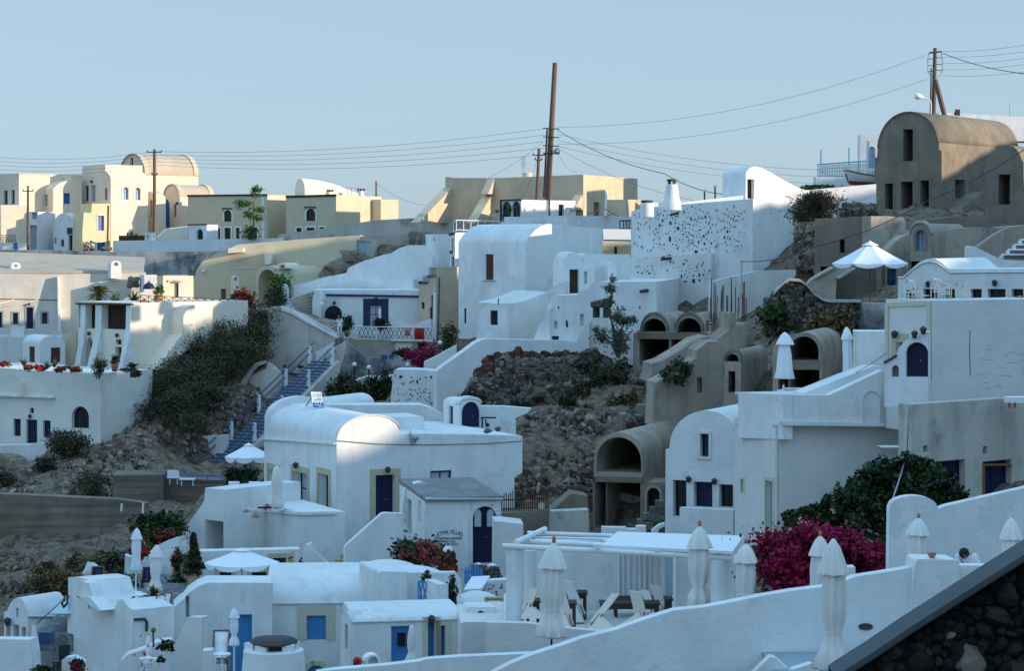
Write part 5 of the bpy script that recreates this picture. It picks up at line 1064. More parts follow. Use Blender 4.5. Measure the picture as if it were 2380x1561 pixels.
t.part('stack', MB().lathe(c-Vector((0,0,.3)),[(px(88,170),0),(px(82,170),.6),(px(70,170), H2*.4),(px(60,170), H2*.75),(px(50,170), H2),(px(46,170), H2+.02)],20), 'white'); pot_cap(t, c+Vector((0,0, H2-.3)), px(46,170), px(50,170))
c = P(1445,640,168); t = T('chimney', 'squat white chimney with a wide dark slate cap left of the tapered one', 'chimney', c); t.part('stack', MB().lathe(c-Vector((0,0,.5)),[(px(62,168),0),(px(60,168),.6+px(50,168)),(px(40,168),.62+px(50,168))],16), 'white'); pot_cap(t, c+Vector((0,0, px(42,168))), px(56,168), px(46,168))
wall('lit_roof_parapet', 'thin sunlit white parapet rising behind the tapered chimney', 'wall', pl(1755,178,6),[(1560,660),(1560,605),(1760,572),(2310,508),(2312,660)],.5, 'white')
wall('roof_block', 'small sunlit white roof block left of the tapered chimney', 'wall', pl(1500,182,10),[(1455,660),(1455,572),(1580,576),(1580,660)],2, 'white')
globe_lamp('shorter globe lamp on the skyline right of the tapered chimney',1962,465,560,186,18); globe_lamp('taller globe lamp on the skyline right of the tapered chimney',2057,426,550,186,18)
fr('D')
h = House('white_roof_house', 'small white roof house with a dark doorway beside the sunlit gable', 'house', pl(1734,184,-35), rect(1702,411,1734,520), depth=3); h.op('ddark',1718,420,1727,452, rev=.3); h.build()
p = pl(1733,180,30); h = House('sunlit_gable', 'sunlit white sweeping gable with a dark slot doorway on the ridge', 'house', p,[(1733,560),(1733,402),(1740,392),(1752,386),(1768,389),(1790,400),(1820,418),(1850,434),(1880,446),(1895,560)], depth=3); h.op('ddark',1737,417,1753,462, rev=.4); h.build()
wall('sunlit_wall', 'long sunlit white wall in front of the beached boat', 'wall', pl(1840,184,12),[(1838,560),(1850,452),(1875,442),(2036,428),(2040,560)],.5, 'white')
g = random.Random(6); single('stone_wall', 'dry tan stone wall left of the concrete vault house', 'wall', stones([(P(g.uniform(1962,2034), g.uniform(476,500),176+g.random()), g.uniform(.14,.3)) for i in range(160)],5), 'lava_pale', weld=False)
wall('stone_wall_backing', 'tan earth bank behind the dry stone wall', 'wall', pl(1962,177.5,0),[(1950,560),(1955,494),(1985,480),(2036,474),(2036,560)],.6, 'rock_tan')
# boat, blue house
fr('R1')
c = P(905,1352,206); L = px(280,206); t = T('fishing_boat', 'small white and red wooden fishing boat laid up on the sunlit ridge', 'boat', c); e = Vector((.95,.3,0)); s_ = Vector((-.3,.95,0)); mb = MB(); red = MB(); n = 9; secs = []
for i in range(n+1):
    f = i/n; w = .7*math.sin(math.pi*(.08+.75*f))**.7; zt = .75+.5*(1-f)**2; x = -L*.48+L*f
    secs.append([c+e*(x-.5*(1-f)*(k/6)*(1-f))+s_*w*math.sin(k/6*math.pi/2)*q+Vector((0,0, zt*(1-math.cos(k/6*math.pi/2)) if k < 6 else zt)) for q, k in [(-1, k) for k in range(6,-1,-1)]+[(1, k) for k in range(1,7)]])
for i in range(n):
    for k in range(12):
        mb.add([secs[i][k], secs[i][k+1], secs[i+1][k+1], secs[i+1][k]],[(0,1,2,3)]); d_ = Vector((0,-.015,-.015)); red.add([q+d_ for q in (secs[i][k], secs[i][k+1], secs[i+1][k+1], secs[i+1][k])] if 3 <= k <= 8 else [],[(0,1,2,3)] if 3 <= k <= 8 else [])
t.part('hull', mb, 'boat_white', weld=False); t.part('keel', red, 'boat_red', weld=False); g1 = MB()
for k in (0,12): g1.tube([s[k] for s in secs],.06,5)
t.part('gunwale', g1, 'wood'); t.part('stem_post', MB().tube([secs[0][6], secs[0][0]+Vector((-.05,0,.3))],.09,6), 'boat_white'); t.part('deck', MB().add([p_ for s in secs for p_ in (s[1], s[11])],[(2*i,2*i+1,2*i+3,2*i+2) for i in range(n)]), 'boat_red')
t.part('mast', MB().tube([P(932,1250,206), P(940,940,206)],.13,7), 'white_paint')
h = House('blue_door_house', 'white upper house with an arched blue window, half hidden by the concrete vault', 'house', pl(866,214,-6), rect(866,895,1150,1500), depth=5); h.op('wteal',950,1008,1002,1200,1, rev=.2); h.build()
p = pl(485,212,-4); h = House('balcony_wall', 'grey white wall under the ornate blue railing', 'wall', p, rect(470,1275,1000,1500), depth=4, mat='white'); h.build()
t = T('ornate_railing', 'ornate blue iron railing on the skyline terrace', 'railing', p.at(700,1275)); mb = MB(); k = 0
for x in np.arange(486,1000,15.5):
    a, b_ = p.at(x,1275,-.1), p.at(x,1168-(x-486)*.075,-.1); mb.tube([a, b_],.025,4); m_ = a.lerp(b_,.5); q_ = p.d*.22
    for z in (.25,.5,.75): c_ = a.lerp(b_, z)+p.d*.2; mb.tube([c_+p.d*.12*math.cos(w)+Vector((0,0,.14*math.sin(w))) for w in np.arange(0,6.9,.78)],.018,3)
mb.tube([p.at(485,1168,-.1), p.at(1000,1130,-.1)],.05,5); mb.tube([p.at(485,1272,-.1), p.at(1000,1268,-.1)],.05,5); t.part('bars', mb, 'teal_paint', weld=False, smooth=0)
for x, y, lb in ((520,1035, 'thin blue mast at the left end of the ornate railing'),(773,1015, 'thin blue mast in the middle of the ornate railing')): single('thin_mast', lb, 'mast', MB().tube([p.at(x,1170,-.5), p.at(x, y,-.5)],.05,5), 'teal_paint')
bush('creeper', 'green creeper along the foot of the grey white balcony wall',500,1375,320,50,197, 'leaf_green',71,1400,.22, stem=False)
# ================================================================ concrete ruins, top right
p = pl(1602,190,-33); fr('R1')
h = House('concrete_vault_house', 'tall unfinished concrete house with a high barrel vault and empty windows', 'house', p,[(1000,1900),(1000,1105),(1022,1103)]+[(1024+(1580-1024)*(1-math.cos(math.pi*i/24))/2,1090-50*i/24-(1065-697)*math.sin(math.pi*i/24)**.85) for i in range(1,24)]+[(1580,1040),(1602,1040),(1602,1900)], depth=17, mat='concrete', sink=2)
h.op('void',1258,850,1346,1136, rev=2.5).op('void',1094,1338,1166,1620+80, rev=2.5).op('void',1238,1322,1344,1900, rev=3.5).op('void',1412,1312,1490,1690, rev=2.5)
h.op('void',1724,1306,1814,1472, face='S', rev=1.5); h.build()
for x0, y0, x1, y1 in ((1258,850,1346,1136),(1094,1338,1166,1700),(1238,1322,1344,1880),(1412,1312,1490,1690)): 
    a0, a1 = h.p.s(x0), h.p.s(x1); z1, z0 = h.p.sz((x0+x1)/2, y0)[1], h.p.sz((x0+x1)/2, y1)[1]; h.ring(h.p, a0, z0, a1, z1,0, 'concrete',.14, out=.05)
vaultpts = [(x, y) for x, y in [(1024+(1580-1024)*(1-math.cos(math.pi*i/24))/2,1090-50*i/24-(1065-697)*math.sin(math.pi*i/24)**.85) for i in range(1,24)]]
o_ = [p.at(x, y,.0)+Vector((0,0,.06)) for x, y in vaultpts]; mb = MB()
for a, b_ in zip(o_, o_[1:]): mb.poly(a+p.n*.12, b_+p.n*.12, b_-p.n*17.1, a-p.n*17.1)
ob = h.part('roof', mb, 'concrete'); md = ob.modifiers.new('thick', 'SOLIDIFY'); md.thickness = .08
wall('outside_stair', 'concrete outside stair slope against the side of the tall vault house', 'stair', PL(h.sp.at(1760,1700,1.2), h.sp.yaw),[(1760,1900),(1770,1570),(1985,1408),(1990,1900)],1.2, 'concrete')
p = pl(2338,155,-30); h = House('concrete_vault_house', 'narrower concrete house with a pointed vault at the right edge', 'house', p,[(1985,1900),(1992,1190),(2010,1150),(2040,1095),(2075,1050),(2120,1010),(2180,990),(2235,1000),(2275,1030),(2305,1080),(2325,1130),(2338,1150),(2338,1900)], depth=4, mat='concrete', sink=2)
h.op('void',2112,1258,2218,1528, rev=2); h.build()
g = random.Random(2)
wall('white_roof_strip', 'thin white roof edge showing behind the tall concrete vault', 'wall', pl(1590,222,3),[(1560,760),(1585,696),(2360,742),(2500,760),(2500,900),(1560,900)],4, 'white')
t, tp = pole('tall dark wooden power pole standing behind the concrete vault',1544,118,740,206,22,-16)
t.part('strut', MB().tube([P(1546,405,205.5), P(1630,730,205)],.22,7), 'pole_wood')
for y in (205,265,318): 
    mb = MB(); mb.tube([P(1548, y,205.5), P(1605, y+3,205.5)],.03,4); mb.tube([P(1540, y+10,205.5), P(1478, y+14,205.5)],.03,4); t.part('bracket', mb, 'slate')
for sx, dx in ((1478,-1),(1608,1)): t.part('cable_loop', MB().tube([P(1545+dx*30,150,205.2), P(sx-dx*8,165,205.2), P(sx,220,205.2), P(sx,330,205.2), P(sx-dx*40,385,205.2)],.025,4), 'cable')
t.part('crossarm', MB().tube([P(1490,165,205.5), P(1602,150,205.5)],.07,5), 'slate'); t.part('cable_pipe', MB().tube([P(1508,300,205.5), P(1500,740,205.5)],.06,5), 'black_iron')
t = T('street_lamp', 'white street lamp arm with a cone head in front of the dark power pole', 'lamp', P(1506,730,198)); t.part('arm', MB().tube([P(1506,740,198), P(1508,620,198), P(1498,590,198), P(1470,575,198), P(1425,555,198)],.05,7), 'white_paint')
c = P(1440,566,198); e = (P(1365,548,198)-c); mb = MB(); mb.tube([c, c+e*.4, c+e*.8, c+e],[.08,.22,.28,.2],10); t.part('head', mb, 'white_paint'); t.part('bulb', MB().ball(P(1388,565,198),.17,10,7), 'lamp_glass')
t = T('roof_vent', 'small dark vent on the crown of the concrete vault', 'vent', P(1745,712,197)); t.part('vent', MB().box(P(1745,700,197),(.35,.35,.5)).tube([P(1715,710,197), P(1745,705,197)],.12,6), 'slate')
single('thin_mast', 'faint thin mast on the right skyline behind the vault', 'mast', MB().tube([P(2216,740,205), P(2214,632,205)],.03,4), 'steel')
# thorn bush and lower concrete buildings
fr('R2')
t = T('thorn_bush', 'big brown thorny bush bulging over the white wall beside the concrete house', 'shrub', P(480,260,166)); t.part('foliage', cloud_mb(P(490,165,164.5),(px(255,165),2.2, px(130,165)),5000,.35,91, clumps=60, asp=.16, spread=.22), 'thorn', weld=False, smooth=0); t.part('drape', cloud_mb(P(375,330,163.5),(px(85,165),1.2, px(150,165)),1800,.35,92, clumps=30, asp=.18), 'thorn', weld=False, smooth=0)
t.part('twigs', blades(MB(), P(490,220,164.5),260, px(215,165),.05,3,.05,0), 'thorn', weld=False, smooth=0)
wall('rock_bank', 'dark stony bank under the thorn bush', 'wall', pl(300,161,0),[(285,720),(300,330),(330,280),(470,270),(470,720)],1.5, 'earth')
g = random.Random(31); single('stone_rubble_wall', 'rough dark stone rubble below the thorn bush', 'stones', stones([(P(g.uniform(305,460), g.uniform(330,700),160.6), g.uniform(.15,.42)) for i in range(150)],7), 'rubble', weld=False)
p = pl(968,150,-16); h = House('concrete_lower_house', 'grey concrete house with one slit window left of the arched dormer', 'house', p,[(455,800),(462,250),(700,240),(968,225),(968,800)], depth=5, mat='concrete'); h.op('void',684,432,730,556, rev=1.5).op('void',512,680,585,740, rev=1); h.build()
p = pl(966,149,18); h = House('broken_wall', 'broken sloping rough concrete wall left of the arched dormer', 'wall', p,[(966,640),(966,228),(1110,226),(1255,240),(1285,280),(1275,340),(1320,370),(1325,640)], depth=3, mat='stained_tan'); h.build()
wall('concrete_step_wall', 'low concrete terrace walls at the foot of the vault houses', 'wall', pl(1400,153,4),[(1310,480),(1315,375),(1370,345),(1400,265),(1760,232),(1985,225),(2020,290),(2330,300),(2330,480)],3, 'concrete')
p = pl(1490,143,-25); h = House('arched_dormer', 'small concrete barrel dormer with an arched blue glazed window', 'dormer', p, arch(1322,290,1500,395,640,16), xend=1830, mat='concrete_pink'); h.op('wteal',1374,354,1452,540,1, rev=.4, sur='concrete'); h.build(); rim(h,1322,290,1500,395,.2, mat='stained_tan')
p = pl(1120,146,0); h = House('concrete_roof', 'sloping rough concrete roof around the arched dormer', 'roof', p,[(1100,700),(1110,540),(1180,460),(1250,410),(1310,395),(1500,395),(1700,340),(1990,325),(2100,330),(2310,312),(2500,300),(2500,700)], depth=4, mat='stained_tan'); h.build()
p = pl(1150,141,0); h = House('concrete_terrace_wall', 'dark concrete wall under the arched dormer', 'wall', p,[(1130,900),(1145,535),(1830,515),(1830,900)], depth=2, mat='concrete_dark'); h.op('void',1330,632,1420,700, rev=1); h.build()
p = pl(1830,134,0); wall('curved_stair_wall', 'white topped curved tan wall sweeping down beside white edged steps', 'wall', pl(1900,137,0),[(1880,720),(1930,500),(2090,385),(2200,335),(2340,310),(2500,300),(2500,720)],1, 'concrete_pink')
fr('R2'); wall('white_curved_wall', 'white curved parapet behind the six windowed white house', 'wall', pl(1830,128,0),[(1826,760),(1828,505),(1850,495),(1900,500),(1960,530),(2050,575),(2150,618),(2500,640),(2500,760)],.6, 'white')
t = T('white_edged_steps', 'dark steps with white painted edges climbing at the right edge', 'stair', P(2250,640,131)); mb = MB(); ed = MB()
for i in range(4):
    c = P(2160+i*55,612-i*45,131+i*.5); mb.obox(c, Vector((5,0,0)), Vector((0,.6,0)), Vector((0,0, px(44,131)-.08))); ed.obox(c+Vector((0,-.04, px(44,131)-.08)), Vector((5,0,0)), Vector((0,.7,0)), Vector((0,0,.1))); ed.obox(c+Vector((-.12,-.04,0)), Vector((.12,0,0)), Vector((0,.6,0)), Vector((0,0, px(44,131)-.08)))
t.part('steps', mb, 'concrete_dark', weld=False); t.part('edges', ed, 'white', weld=False)
p = pl(450,138,0); h = House('concrete_ramp', 'pale concrete ramp with parapet rising behind the black stone wall', 'ramp', p,[(370,1000),(390,850),(440,790),(620,685),(800,690),(830,690),(660,780),(640,1000)], depth=1.2, mat='stained_tan'); h.build()
h.slab('parapet',[(440,800),(440,780),(620,680),(650,685)],.3, 'stained_pale'); h.slab('parapet',[(640,790),(660,765),(770,700),(830,695),(680,790)],.3, 'stained_pale')
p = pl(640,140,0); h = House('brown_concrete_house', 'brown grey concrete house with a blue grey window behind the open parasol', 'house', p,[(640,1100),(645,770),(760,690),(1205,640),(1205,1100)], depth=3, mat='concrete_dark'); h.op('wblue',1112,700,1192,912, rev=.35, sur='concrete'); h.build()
h.slab('pier', rect(1010,700,1060,1010),.15, 'concrete')
# black lava stone wall
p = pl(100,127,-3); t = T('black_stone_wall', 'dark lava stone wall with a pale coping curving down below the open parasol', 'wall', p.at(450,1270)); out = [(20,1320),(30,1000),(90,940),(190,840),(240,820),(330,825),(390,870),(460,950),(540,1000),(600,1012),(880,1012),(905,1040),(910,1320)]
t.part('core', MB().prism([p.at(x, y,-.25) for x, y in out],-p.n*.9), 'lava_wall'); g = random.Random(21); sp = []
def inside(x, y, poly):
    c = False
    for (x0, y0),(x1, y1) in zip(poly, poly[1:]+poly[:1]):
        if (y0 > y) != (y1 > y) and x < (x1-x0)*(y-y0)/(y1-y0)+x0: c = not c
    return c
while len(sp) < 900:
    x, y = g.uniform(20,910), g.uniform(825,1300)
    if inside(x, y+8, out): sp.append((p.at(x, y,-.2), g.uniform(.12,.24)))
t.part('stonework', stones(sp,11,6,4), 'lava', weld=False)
cp = [(p.at(x, y,.1),0) for x, y in [(90,935),(190,832),(240,812),(330,818),(390,860),(460,940),(540,992),(600,1005),(880,1006)]]; mb = MB()
for (a, _),(b_, _) in zip(cp, cp[1:]): mb.add([a, b_, b_-p.n*1.1, a-p.n*1.1]+[q+Vector((0,0,.14)) for q in (a, b_, b_-p.n*1.1, a-p.n*1.1)],[(3,2,1,0),(4,5,6,7),(0,1,5,4),(2,3,7,6),(1,2,6,5),(0,4,7,3)])
t.part('coping', mb, 'stained_pale', weld=False)
p = pl(910,126,5); h = House('rubble_pier', 'grey rubble plaster pier at the right end of the black stone wall', 'wall', p, rect(905,1010,1110,1300), depth=1, mat='stained'); h.build()
bush('dry_bush', 'dark brown dry bush in front of the black stone wall',590,1190,330,190,124.5, 'leaf_dry',75,1500,.3); bush('fig_shrub', 'yellow green lit shrub at the left end of the black stone wall',110,1150,250,260,124, 'leaf_scrub',76,1600,.3); bush('yellow_shrub', 'small yellow leaved sprig on top of the shrub left of the black wall',60,1080,130,90,123, 'leaf_green',77,260,.28, stem=False)
open_parasol('big white open parasol on an orange pole before the concrete ruins',958,462,690,1030,131,715)
# rebar row
fr('C2'); g = random.Random(14); r0 = None
for i, x in enumerate((2012,2024,2046,2056,2070,2108,2118,2128,2160,2168,2198,2206,2240,2262,2300,2312,2322,2336)):
    if i == 0: r0 = single('rebar', 'tall dark rebar in the row standing before the white side wall', 'rebar', MB().tube([Vector((0,0,-.6)), Vector((.03,0,1.75))],.03,4), 'rust',(0,0,0), 'row of tall rebars')
    o = r0 if i == 0 else dup(r0); o.location = P(x,175-(i % 3)*6,156+.3*(i % 4)); o.scale.z = g.uniform(.55,1.35); o.rotation_euler = (g.uniform(-.03,.03), g.uniform(-.03,.03),0)
fr('C1'); single('white_lamp_post', 'thin pale post with a wire standing among the rebars', 'post', MB().tube([P(2265,1561,157), P(2295,1095,157)],.1,7), 'white_old')
# ================================================================ ruined vaults in the middle
fr('C2')
p = pl(1960,152,-14); h = House('twin_vault_ruin', 'unfinished concrete ruin with two open vaults side by side', 'ruin', p,
    [(1318,760),(1322,350),(1368,330),(1385,300)]+arcpts(1390,330,1625,178,12)+[(1662,300),(1695,300)]+arcpts(1700,330,1945,173,12)+[(1965,350),(1965,760)], depth=9, mat='concrete_pink')
h.op('void',1402,212,1616,332,1, rev=8).op('void',1714,208,1932,340,1, rev=8).op('void',1376,396,1646,640, rev=8).op('void',1668,404,1930,640, rev=8); h.build()
for a, b_ in ((1390,1625),(1700,1945)): rim(h, a,176, b_,330,.25, mat='concrete')
h.slab('lintel',[(1365,395),(1368,334),(1960,342),(1960,402)],.1, 'concrete'); h.slab('post', rect(1644,400,1668,620),.12, 'concrete')
t = T('rebar_cage', 'white concrete pillar with a rusty rebar cage right of the twin vaults', 'pillar', P(2020,420,147)); t.part('pillar', MB().box(P(2022,335,147),(px(40,147),.9, px(170,147))), 'stained_pale'); mb = MB()
for x in (1982,1998,2030,2048): mb.tube([P(x,325,146.4), P(x,232,146.4)],.03,4)
for y in (236,262): mb.tube([P(1980, y,146.4), P(2050, y,146.4)],.03,4)
t.part('rebars', mb, 'rust')
p = pl(1480,143,8); h = House('ruin_slope_wall', 'tan plastered ruin wall sloping up toward the rebar cage', 'ruin', p,[(1500,1000),(1510,820),(1460,780),(1490,690),(1490,620),(1590,590),(1760,490),(1900,395),(2005,368),(2010,410),(2060,410),(2190,310),(2195,160),(2245,160),(2245,290),(2342,250),(2342,1000)], depth=3, mat='concrete_pink'); h.build()
g = random.Random(3)
h.part('rubble_edge', stones([(h.p.at(x,780 if x < 1500 else 768-(x-1500)*.44,.1), g.uniform(.15,.4)) for x in [g.uniform(1470,1890) for i in range(70)]],3), 'lava_pale', weld=False)
p = pl(1900,134,6); h = House('ruin_block', 'square tan plaster block with a sloping foot in the middle of the ruins', 'ruin', p,[(1500,1060),(1520,790),(1600,750),(1770,640),(1890,570),(1895,500),(1990,420),(2105,420),(2125,510),(2130,560),(2140,1060)], depth=3, mat='concrete_pink'); h.op('void',1896,745,1940,880, rev=.5); h.build()
bush('hanging_shrub', 'dark green shrub growing out of the tan ruin wall',1710,690,200,170,132.8, 'leaf_scrub',81,1500,.26, stem=False, dd=1)
p = pl(2290,126,-16); h = House('small_vault_ruin', 'small tan ruin with an open lunette over a dark doorway', 'ruin', p,[(2130,1060),(2140,590)]+arcpts(2142,600,2285,505,10)+[(2290,600),(2290,1060)], depth=8, mat='concrete_pink')
h.op('void',2152,530,2272,600,1, rev=3).op('void',2176,686,2238,876, rev=3); h.build(); rim(h,2142,505,2285,600,.2, mat='concrete')
fr('R2'); p = pl(500,117,-16); h = House('arched_ruin', 'tan ruin with a wide arched opening and lintel behind the folded white parasols', 'ruin', p,[(80,1900),(85,1400),(140,1330),(215,1300)]+[(x, y) for x, y in arcpts(218,1400,505,1272,12)]+[(520,1500),(520,1900)], depth=8, mat='concrete_pink')
h.op('void',232,1310,496,1528,1, rev=7); fr('R3'); h.op('void',232,202,504,420, rev=7).op('void',132,210,225,420, rev=3); h.build(); h.slab('lintel',[(226,204),(228,118),(502,118),(502,204)],.1, 'concrete')
fr('C2')
p = pl(1380,137,3); h = House('low_ruin_wall', 'low broken stone walls and lintel slab above the big ruin arch', 'ruin', p,[(1215,1300),(1220,1080),(1270,1070),(1280,1095),(1560,1100),(1800,1105),(1800,1300)], depth=2, mat='concrete'); h.op('void',1570,1200,1740,1290, rev=1.5); h.build()
g = random.Random(9); h.part('stonework', stones([(h.p.at(g.uniform(1285,1440), g.uniform(1110,1260),.0), g.uniform(.15,.3)) for i in range(80)],5), 'lava', weld=False)
wall('grey_ledge', 'pale grey ledge with rubble below the tan plaster block', 'wall', pl(1380,140.5,2),[(1340,1090),(1370,992),(1600,985),(1900,1000),(2290,1040),(2290,1120)],1.5, 'concrete')
p = pl(1400,125,-20); big = [(1010+375*(1-math.cos(math.pi*i/20))/2,1460-220*math.sin(math.pi*i/20)**.8) for i in range(21)]
h = House('big_arch_ruin', 'big tan vault ruin with a wide dark arched mouth over a concrete lintel', 'ruin', p,[(968,2000),(968,1480)]+[(968+437*(1-math.cos(math.pi*i/20))/2,1475-237*math.sin(math.pi*i/20)**.8) for i in range(21)]+[(1405,2000)], depth=10, mat='concrete_pink', sink=1)
fr('C3'); h.ops = []
q = h.p; fr('C2'); h.op('void',990,1280,1392,1600,1, rev=8.5); fr('C3'); h.op('void',842,102,922,470, rev=8.5).op('void',924,112,1188,470, rev=8.5); h.build(); h.slab('lintel',[(824,102),(826,58),(1208,70),(1208,112)],.12, 'concrete')
h.slab('pier', rect(826,60,844,460),.12, 'concrete')
h.part('inner_slab', MB().prism([q.at(x, y,-2.5) for x, y in ((920,300),(920,215),(1188,290),(1188,320))],-q.n*2), 'stained')
p = pl(1376,122,-12); h = House('ruin_niche_wall', 'ruined wall with a small pointed arch window and stone steps', 'ruin', p,[(1192,560),(1200,140),(1240,110),(1376,108),(1376,560)], depth=2.5, mat='concrete'); h.op('void',1240,150,1336,352,1, rev=1.6, sur='concrete_pink'); h.build()
mb = MB(); fr('C3')
for x, y, w, hh in ((1165,400,120,70),(1210,352,160,55),(1262,305,110,50),(1308,255,60,55)): mb.obox(P(x, y+hh,120.6), Vector((px(w,120.6),0,0)), Vector((0,.9,0)), Vector((0,0, px(hh,120.6))))
single('stone_steps', 'rough stone block steps below the pointed arch window', 'steps', mb, 'lava_pale')
p = pl(60,118,3); h = House('grey_terrace_wall', 'grey concrete terrace and wall between the gray roofed annex and the big arch ruin', 'wall', p,[(100,560),(100,345),(500,330),(640,210),(660,195),(780,215),(800,470),(830,560)], depth=2, mat='concrete'); h.build()
wall('grey_terrace_ledge', 'lighter concrete ledge in front of the rusty fence', 'wall', pl(500,116,3),[(490,560),(500,335),(790,320),(800,560)],1, 'stained_pale')
t = T('rusty_fence', 'rusty iron fence with thin bars behind the gray roofed annex', 'fence', P(280,330,115)); mb = MB()
for i in range(22): x = 120+i*17; mb.tube([P(x,335,115+.0*i), P(x,175+g.uniform(-12,25)+max(0,180-x)*.6,115)],.025,4)
for y in (300,230): mb.tube([P(115, y+15,115), P(480, y,115)],.03,4)
t.part('bars', mb, 'rust')
t = T('yellow_disc', 'round yellow disc leaning on the rusty fence', 'disc', P(425,315,114.6)); t.part('disc', MB().lathe(P(425,290,114.6),[(.02,-.03),(px(26,114.6),-.03),(px(26,114.6),.03),(.02,.03)],18, tilt=Matrix.Rotation(R(90),3, 'X')), 'yellow_trim')
# rock heap and rubble
fr('C2'); p = pl(200,151,0); out = [(-160,1010),(-170,880),(-100,740),(0,590),(60,545),(200,530),(480,545),(600,530),(850,535),(960,520),(1100,560),(1130,680),(1000,800),(930,830),(800,930),(620,1000),(300,1010)]
g = random.Random(77); sp = []; spr = []
while len(sp)+len(spr) < 2100:
    x, y = g.uniform(-170,1130), g.uniform(525,1010)
    if not inside(x, y, out): continue
    f = (y-525)/480; c = P(x, y,152.5-4.5*f+g.uniform(-.3,.3)); r = g.choice((.12,.16,.2,.24,.32))*(1 if g.random() < .93 else 1.7)
    (spr if (x < 80 and y < 720 and g.random() < .7) or (y < 580 and g.random() < .6) or g.random() < .05 else sp).append((c, r))
t = T('stone_heap', 'big heap of dark volcanic stones, reddish along its upper edge, below the sunlit wall', 'stone heap', P(300,1010,149)); t.part('core', MB().prism([P(x, y+14,153.5) for x, y in out], Vector((0,1.5,0))), 'lava_wall')
t.part('stones', stones(sp,1), 'lava', weld=False); t.part('red_stones', stones(spr,2), 'lava_red', weld=False)
sp = [(P(g.uniform(200,830), g.uniform(575,730),150.4), g.uniform(.12,.26)) for i in range(170)]; t.part('pale_stones', stones(sp,3), 'lava_pale', weld=False)
for i,(x, y, w, hh, lb) in enumerate(((420,1120,190,140, 'large dark boulder below the stone heap'),(170,1140,110,60, 'dark boulder left of the large one, by the hut wall'),(620,1060,60,60, 'small round dark boulder right of the large one'),(735,880,140,100, 'grey boulder at the right foot of the stone heap'),(1150,730,90,80, 'pale boulder among the dark rocks right of the heap'),(1190,900,100,90, 'pale tilted rock in the rubble slope'),(480,880,150,110, 'big grey boulder low in the stone heap'),(880,690,90,60, 'grey boulder at the upper right of the heap'))): rock('boulder', lb, x, y, w, hh,144.5 if y > 1000 else 147.8, 'lava_pale' if 'pale' in lb else 'lava', i+30)
for i,(x, y, w, hh, lb, mt) in enumerate(((900,620,280,170, 'grey green shrub on top of the stone heap', 'leaf_scrub'),(1020,740,160,130, 'low olive shrub right of the stone heap', 'leaf_olive'),(860,850,120,100, 'round shrub by the grey boulder', 'leaf_scrub'),(1190,700,200,220, 'dark shrub in the hollow below the twin vaults', 'leaf_scrub'),(1220,980,150,140, 'dry olive bush on the rubble slope', 'leaf_olive'),(1320,960,110,150, 'brownish bush beside the dry olive bush', 'leaf_dry'),(300,985,150,60, 'low green weeds at the bottom edge of the stone heap', 'leaf_scrub'),(720,960,140,80, 'low weeds at the lower right of the stone heap', 'leaf_scrub'),(-100,920,170,150, 'dark shrub in the corner left of the stone heap', 'leaf_scrub'),(1420,820,150,80, 'dark scrub at the foot of the tan ruin wall', 'leaf_scrub'),(1870,1010,220,70, 'straggly weeds on the grey ledge', 'leaf_olive'))): bush('scrub', lb, x, y, w, hh,146.5 if y < 900 else 142.5, mt,110+i,900,.22, 'scrub around the stone heap')
t = T('thin_tree', 'thin grey green tree with open branches in front of the white stepped house', 'tree', P(1190,560,151)); b = P(1190,560,151); mb = MB(); br = [((1150,400),(1110,120),(1130,0),(1120,-130)),((1200,380),(1240,250),(1330,200)),((1120,430),(1010,350),(975,300)),((1230,420),(1320,310)),((1150,300),(1060,60))]
for k in br: mb.tube([b]+[P(x, y,151+g.uniform(-.5,.5)) for x, y in k],[.13]+[.07]*(len(k)-1)+[.025],6)
t.part('trunk', mb, 'bark'); cl_ = MB()
for x, y, w, hh, n in ((1110,-60,100,100,420),(1090,60,150,110,420),(1140,-140,60,60,120),(1260,230,180,110,560),(1180,200,110,160,420),(1190,390,170,200,800),(1030,370,160,130,520),(1230,480,120,120,360),(985,310,70,70,140),(1330,215,40,60,90)):
    m2 = cloud_mb(P(x, y,151),(px(w,151)/2,1, px(hh,151)/2), int(n*.9),.17, int(x+y), clumps=22, asp=.5, shell=.1, spread=.3); cl_.add(m2.v, m2.f)
t.part('crown', cl_, 'leaf_grey', weld=False, smooth=0)
# loose rubble and dry tufts over the bare slopes
g = random.Random(55); sp = []
def scatter(poly, n, frn, Yf, smin, smax):
    fr(frn); xs_ = [a for a, _ in poly]; ys_ = [b for _, b in poly]; o = []
    while len(o) < n:
        x, y = g.uniform(min(xs_), max(xs_)), g.uniform(min(ys_), max(ys_))
        if inside(x, y, poly):
            u, v = U(x), V(y); best = None
            for Yq in np.arange(Yf[0], Yf[1],.5):         # where the sight line meets the slope
                zz = -(v-V0)/F*Yq
                if zz <= ground_z((u-U0)/F*Yq, Yq): best = Yq; break
            if best: o.append((Vector(((u-U0)/F*best, best, ground_z((u-U0)/F*best, best)+.02)), g.choice((smin, smin,(smin+smax)/2.4, smax))*g.uniform(.7,1.3)))
            else: o.append(None)
    return [q for q in o if q]
sp = scatter([(0,1150),(110,1060),(320,990),(480,890),(560,870),(620,800),(600,960),(480,1060),(360,1080),(270,1110),(270,1170)],2100, 'D',(120,200),.06,.30)
sp += scatter([(0,1300),(320,1290),(380,1160),(470,1130),(470,1180),(400,1280),(300,1370),(160,1345),(20,1390),(0,1390)],800, 'D',(95,150),.05,.22)
sp += scatter([(1150,1000),(1300,950),(1500,900),(1480,960),(1400,1010),(1370,1200),(1200,1180),(1190,1120),(1215,1050)],1500, 'D',(110,165),.06,.26)
single('rubble', 'loose stones strewn over the bare slopes', 'rubble', stones(sp,5,6,4), 'rubble', kind='stuff', weld=False)
tf = MB()
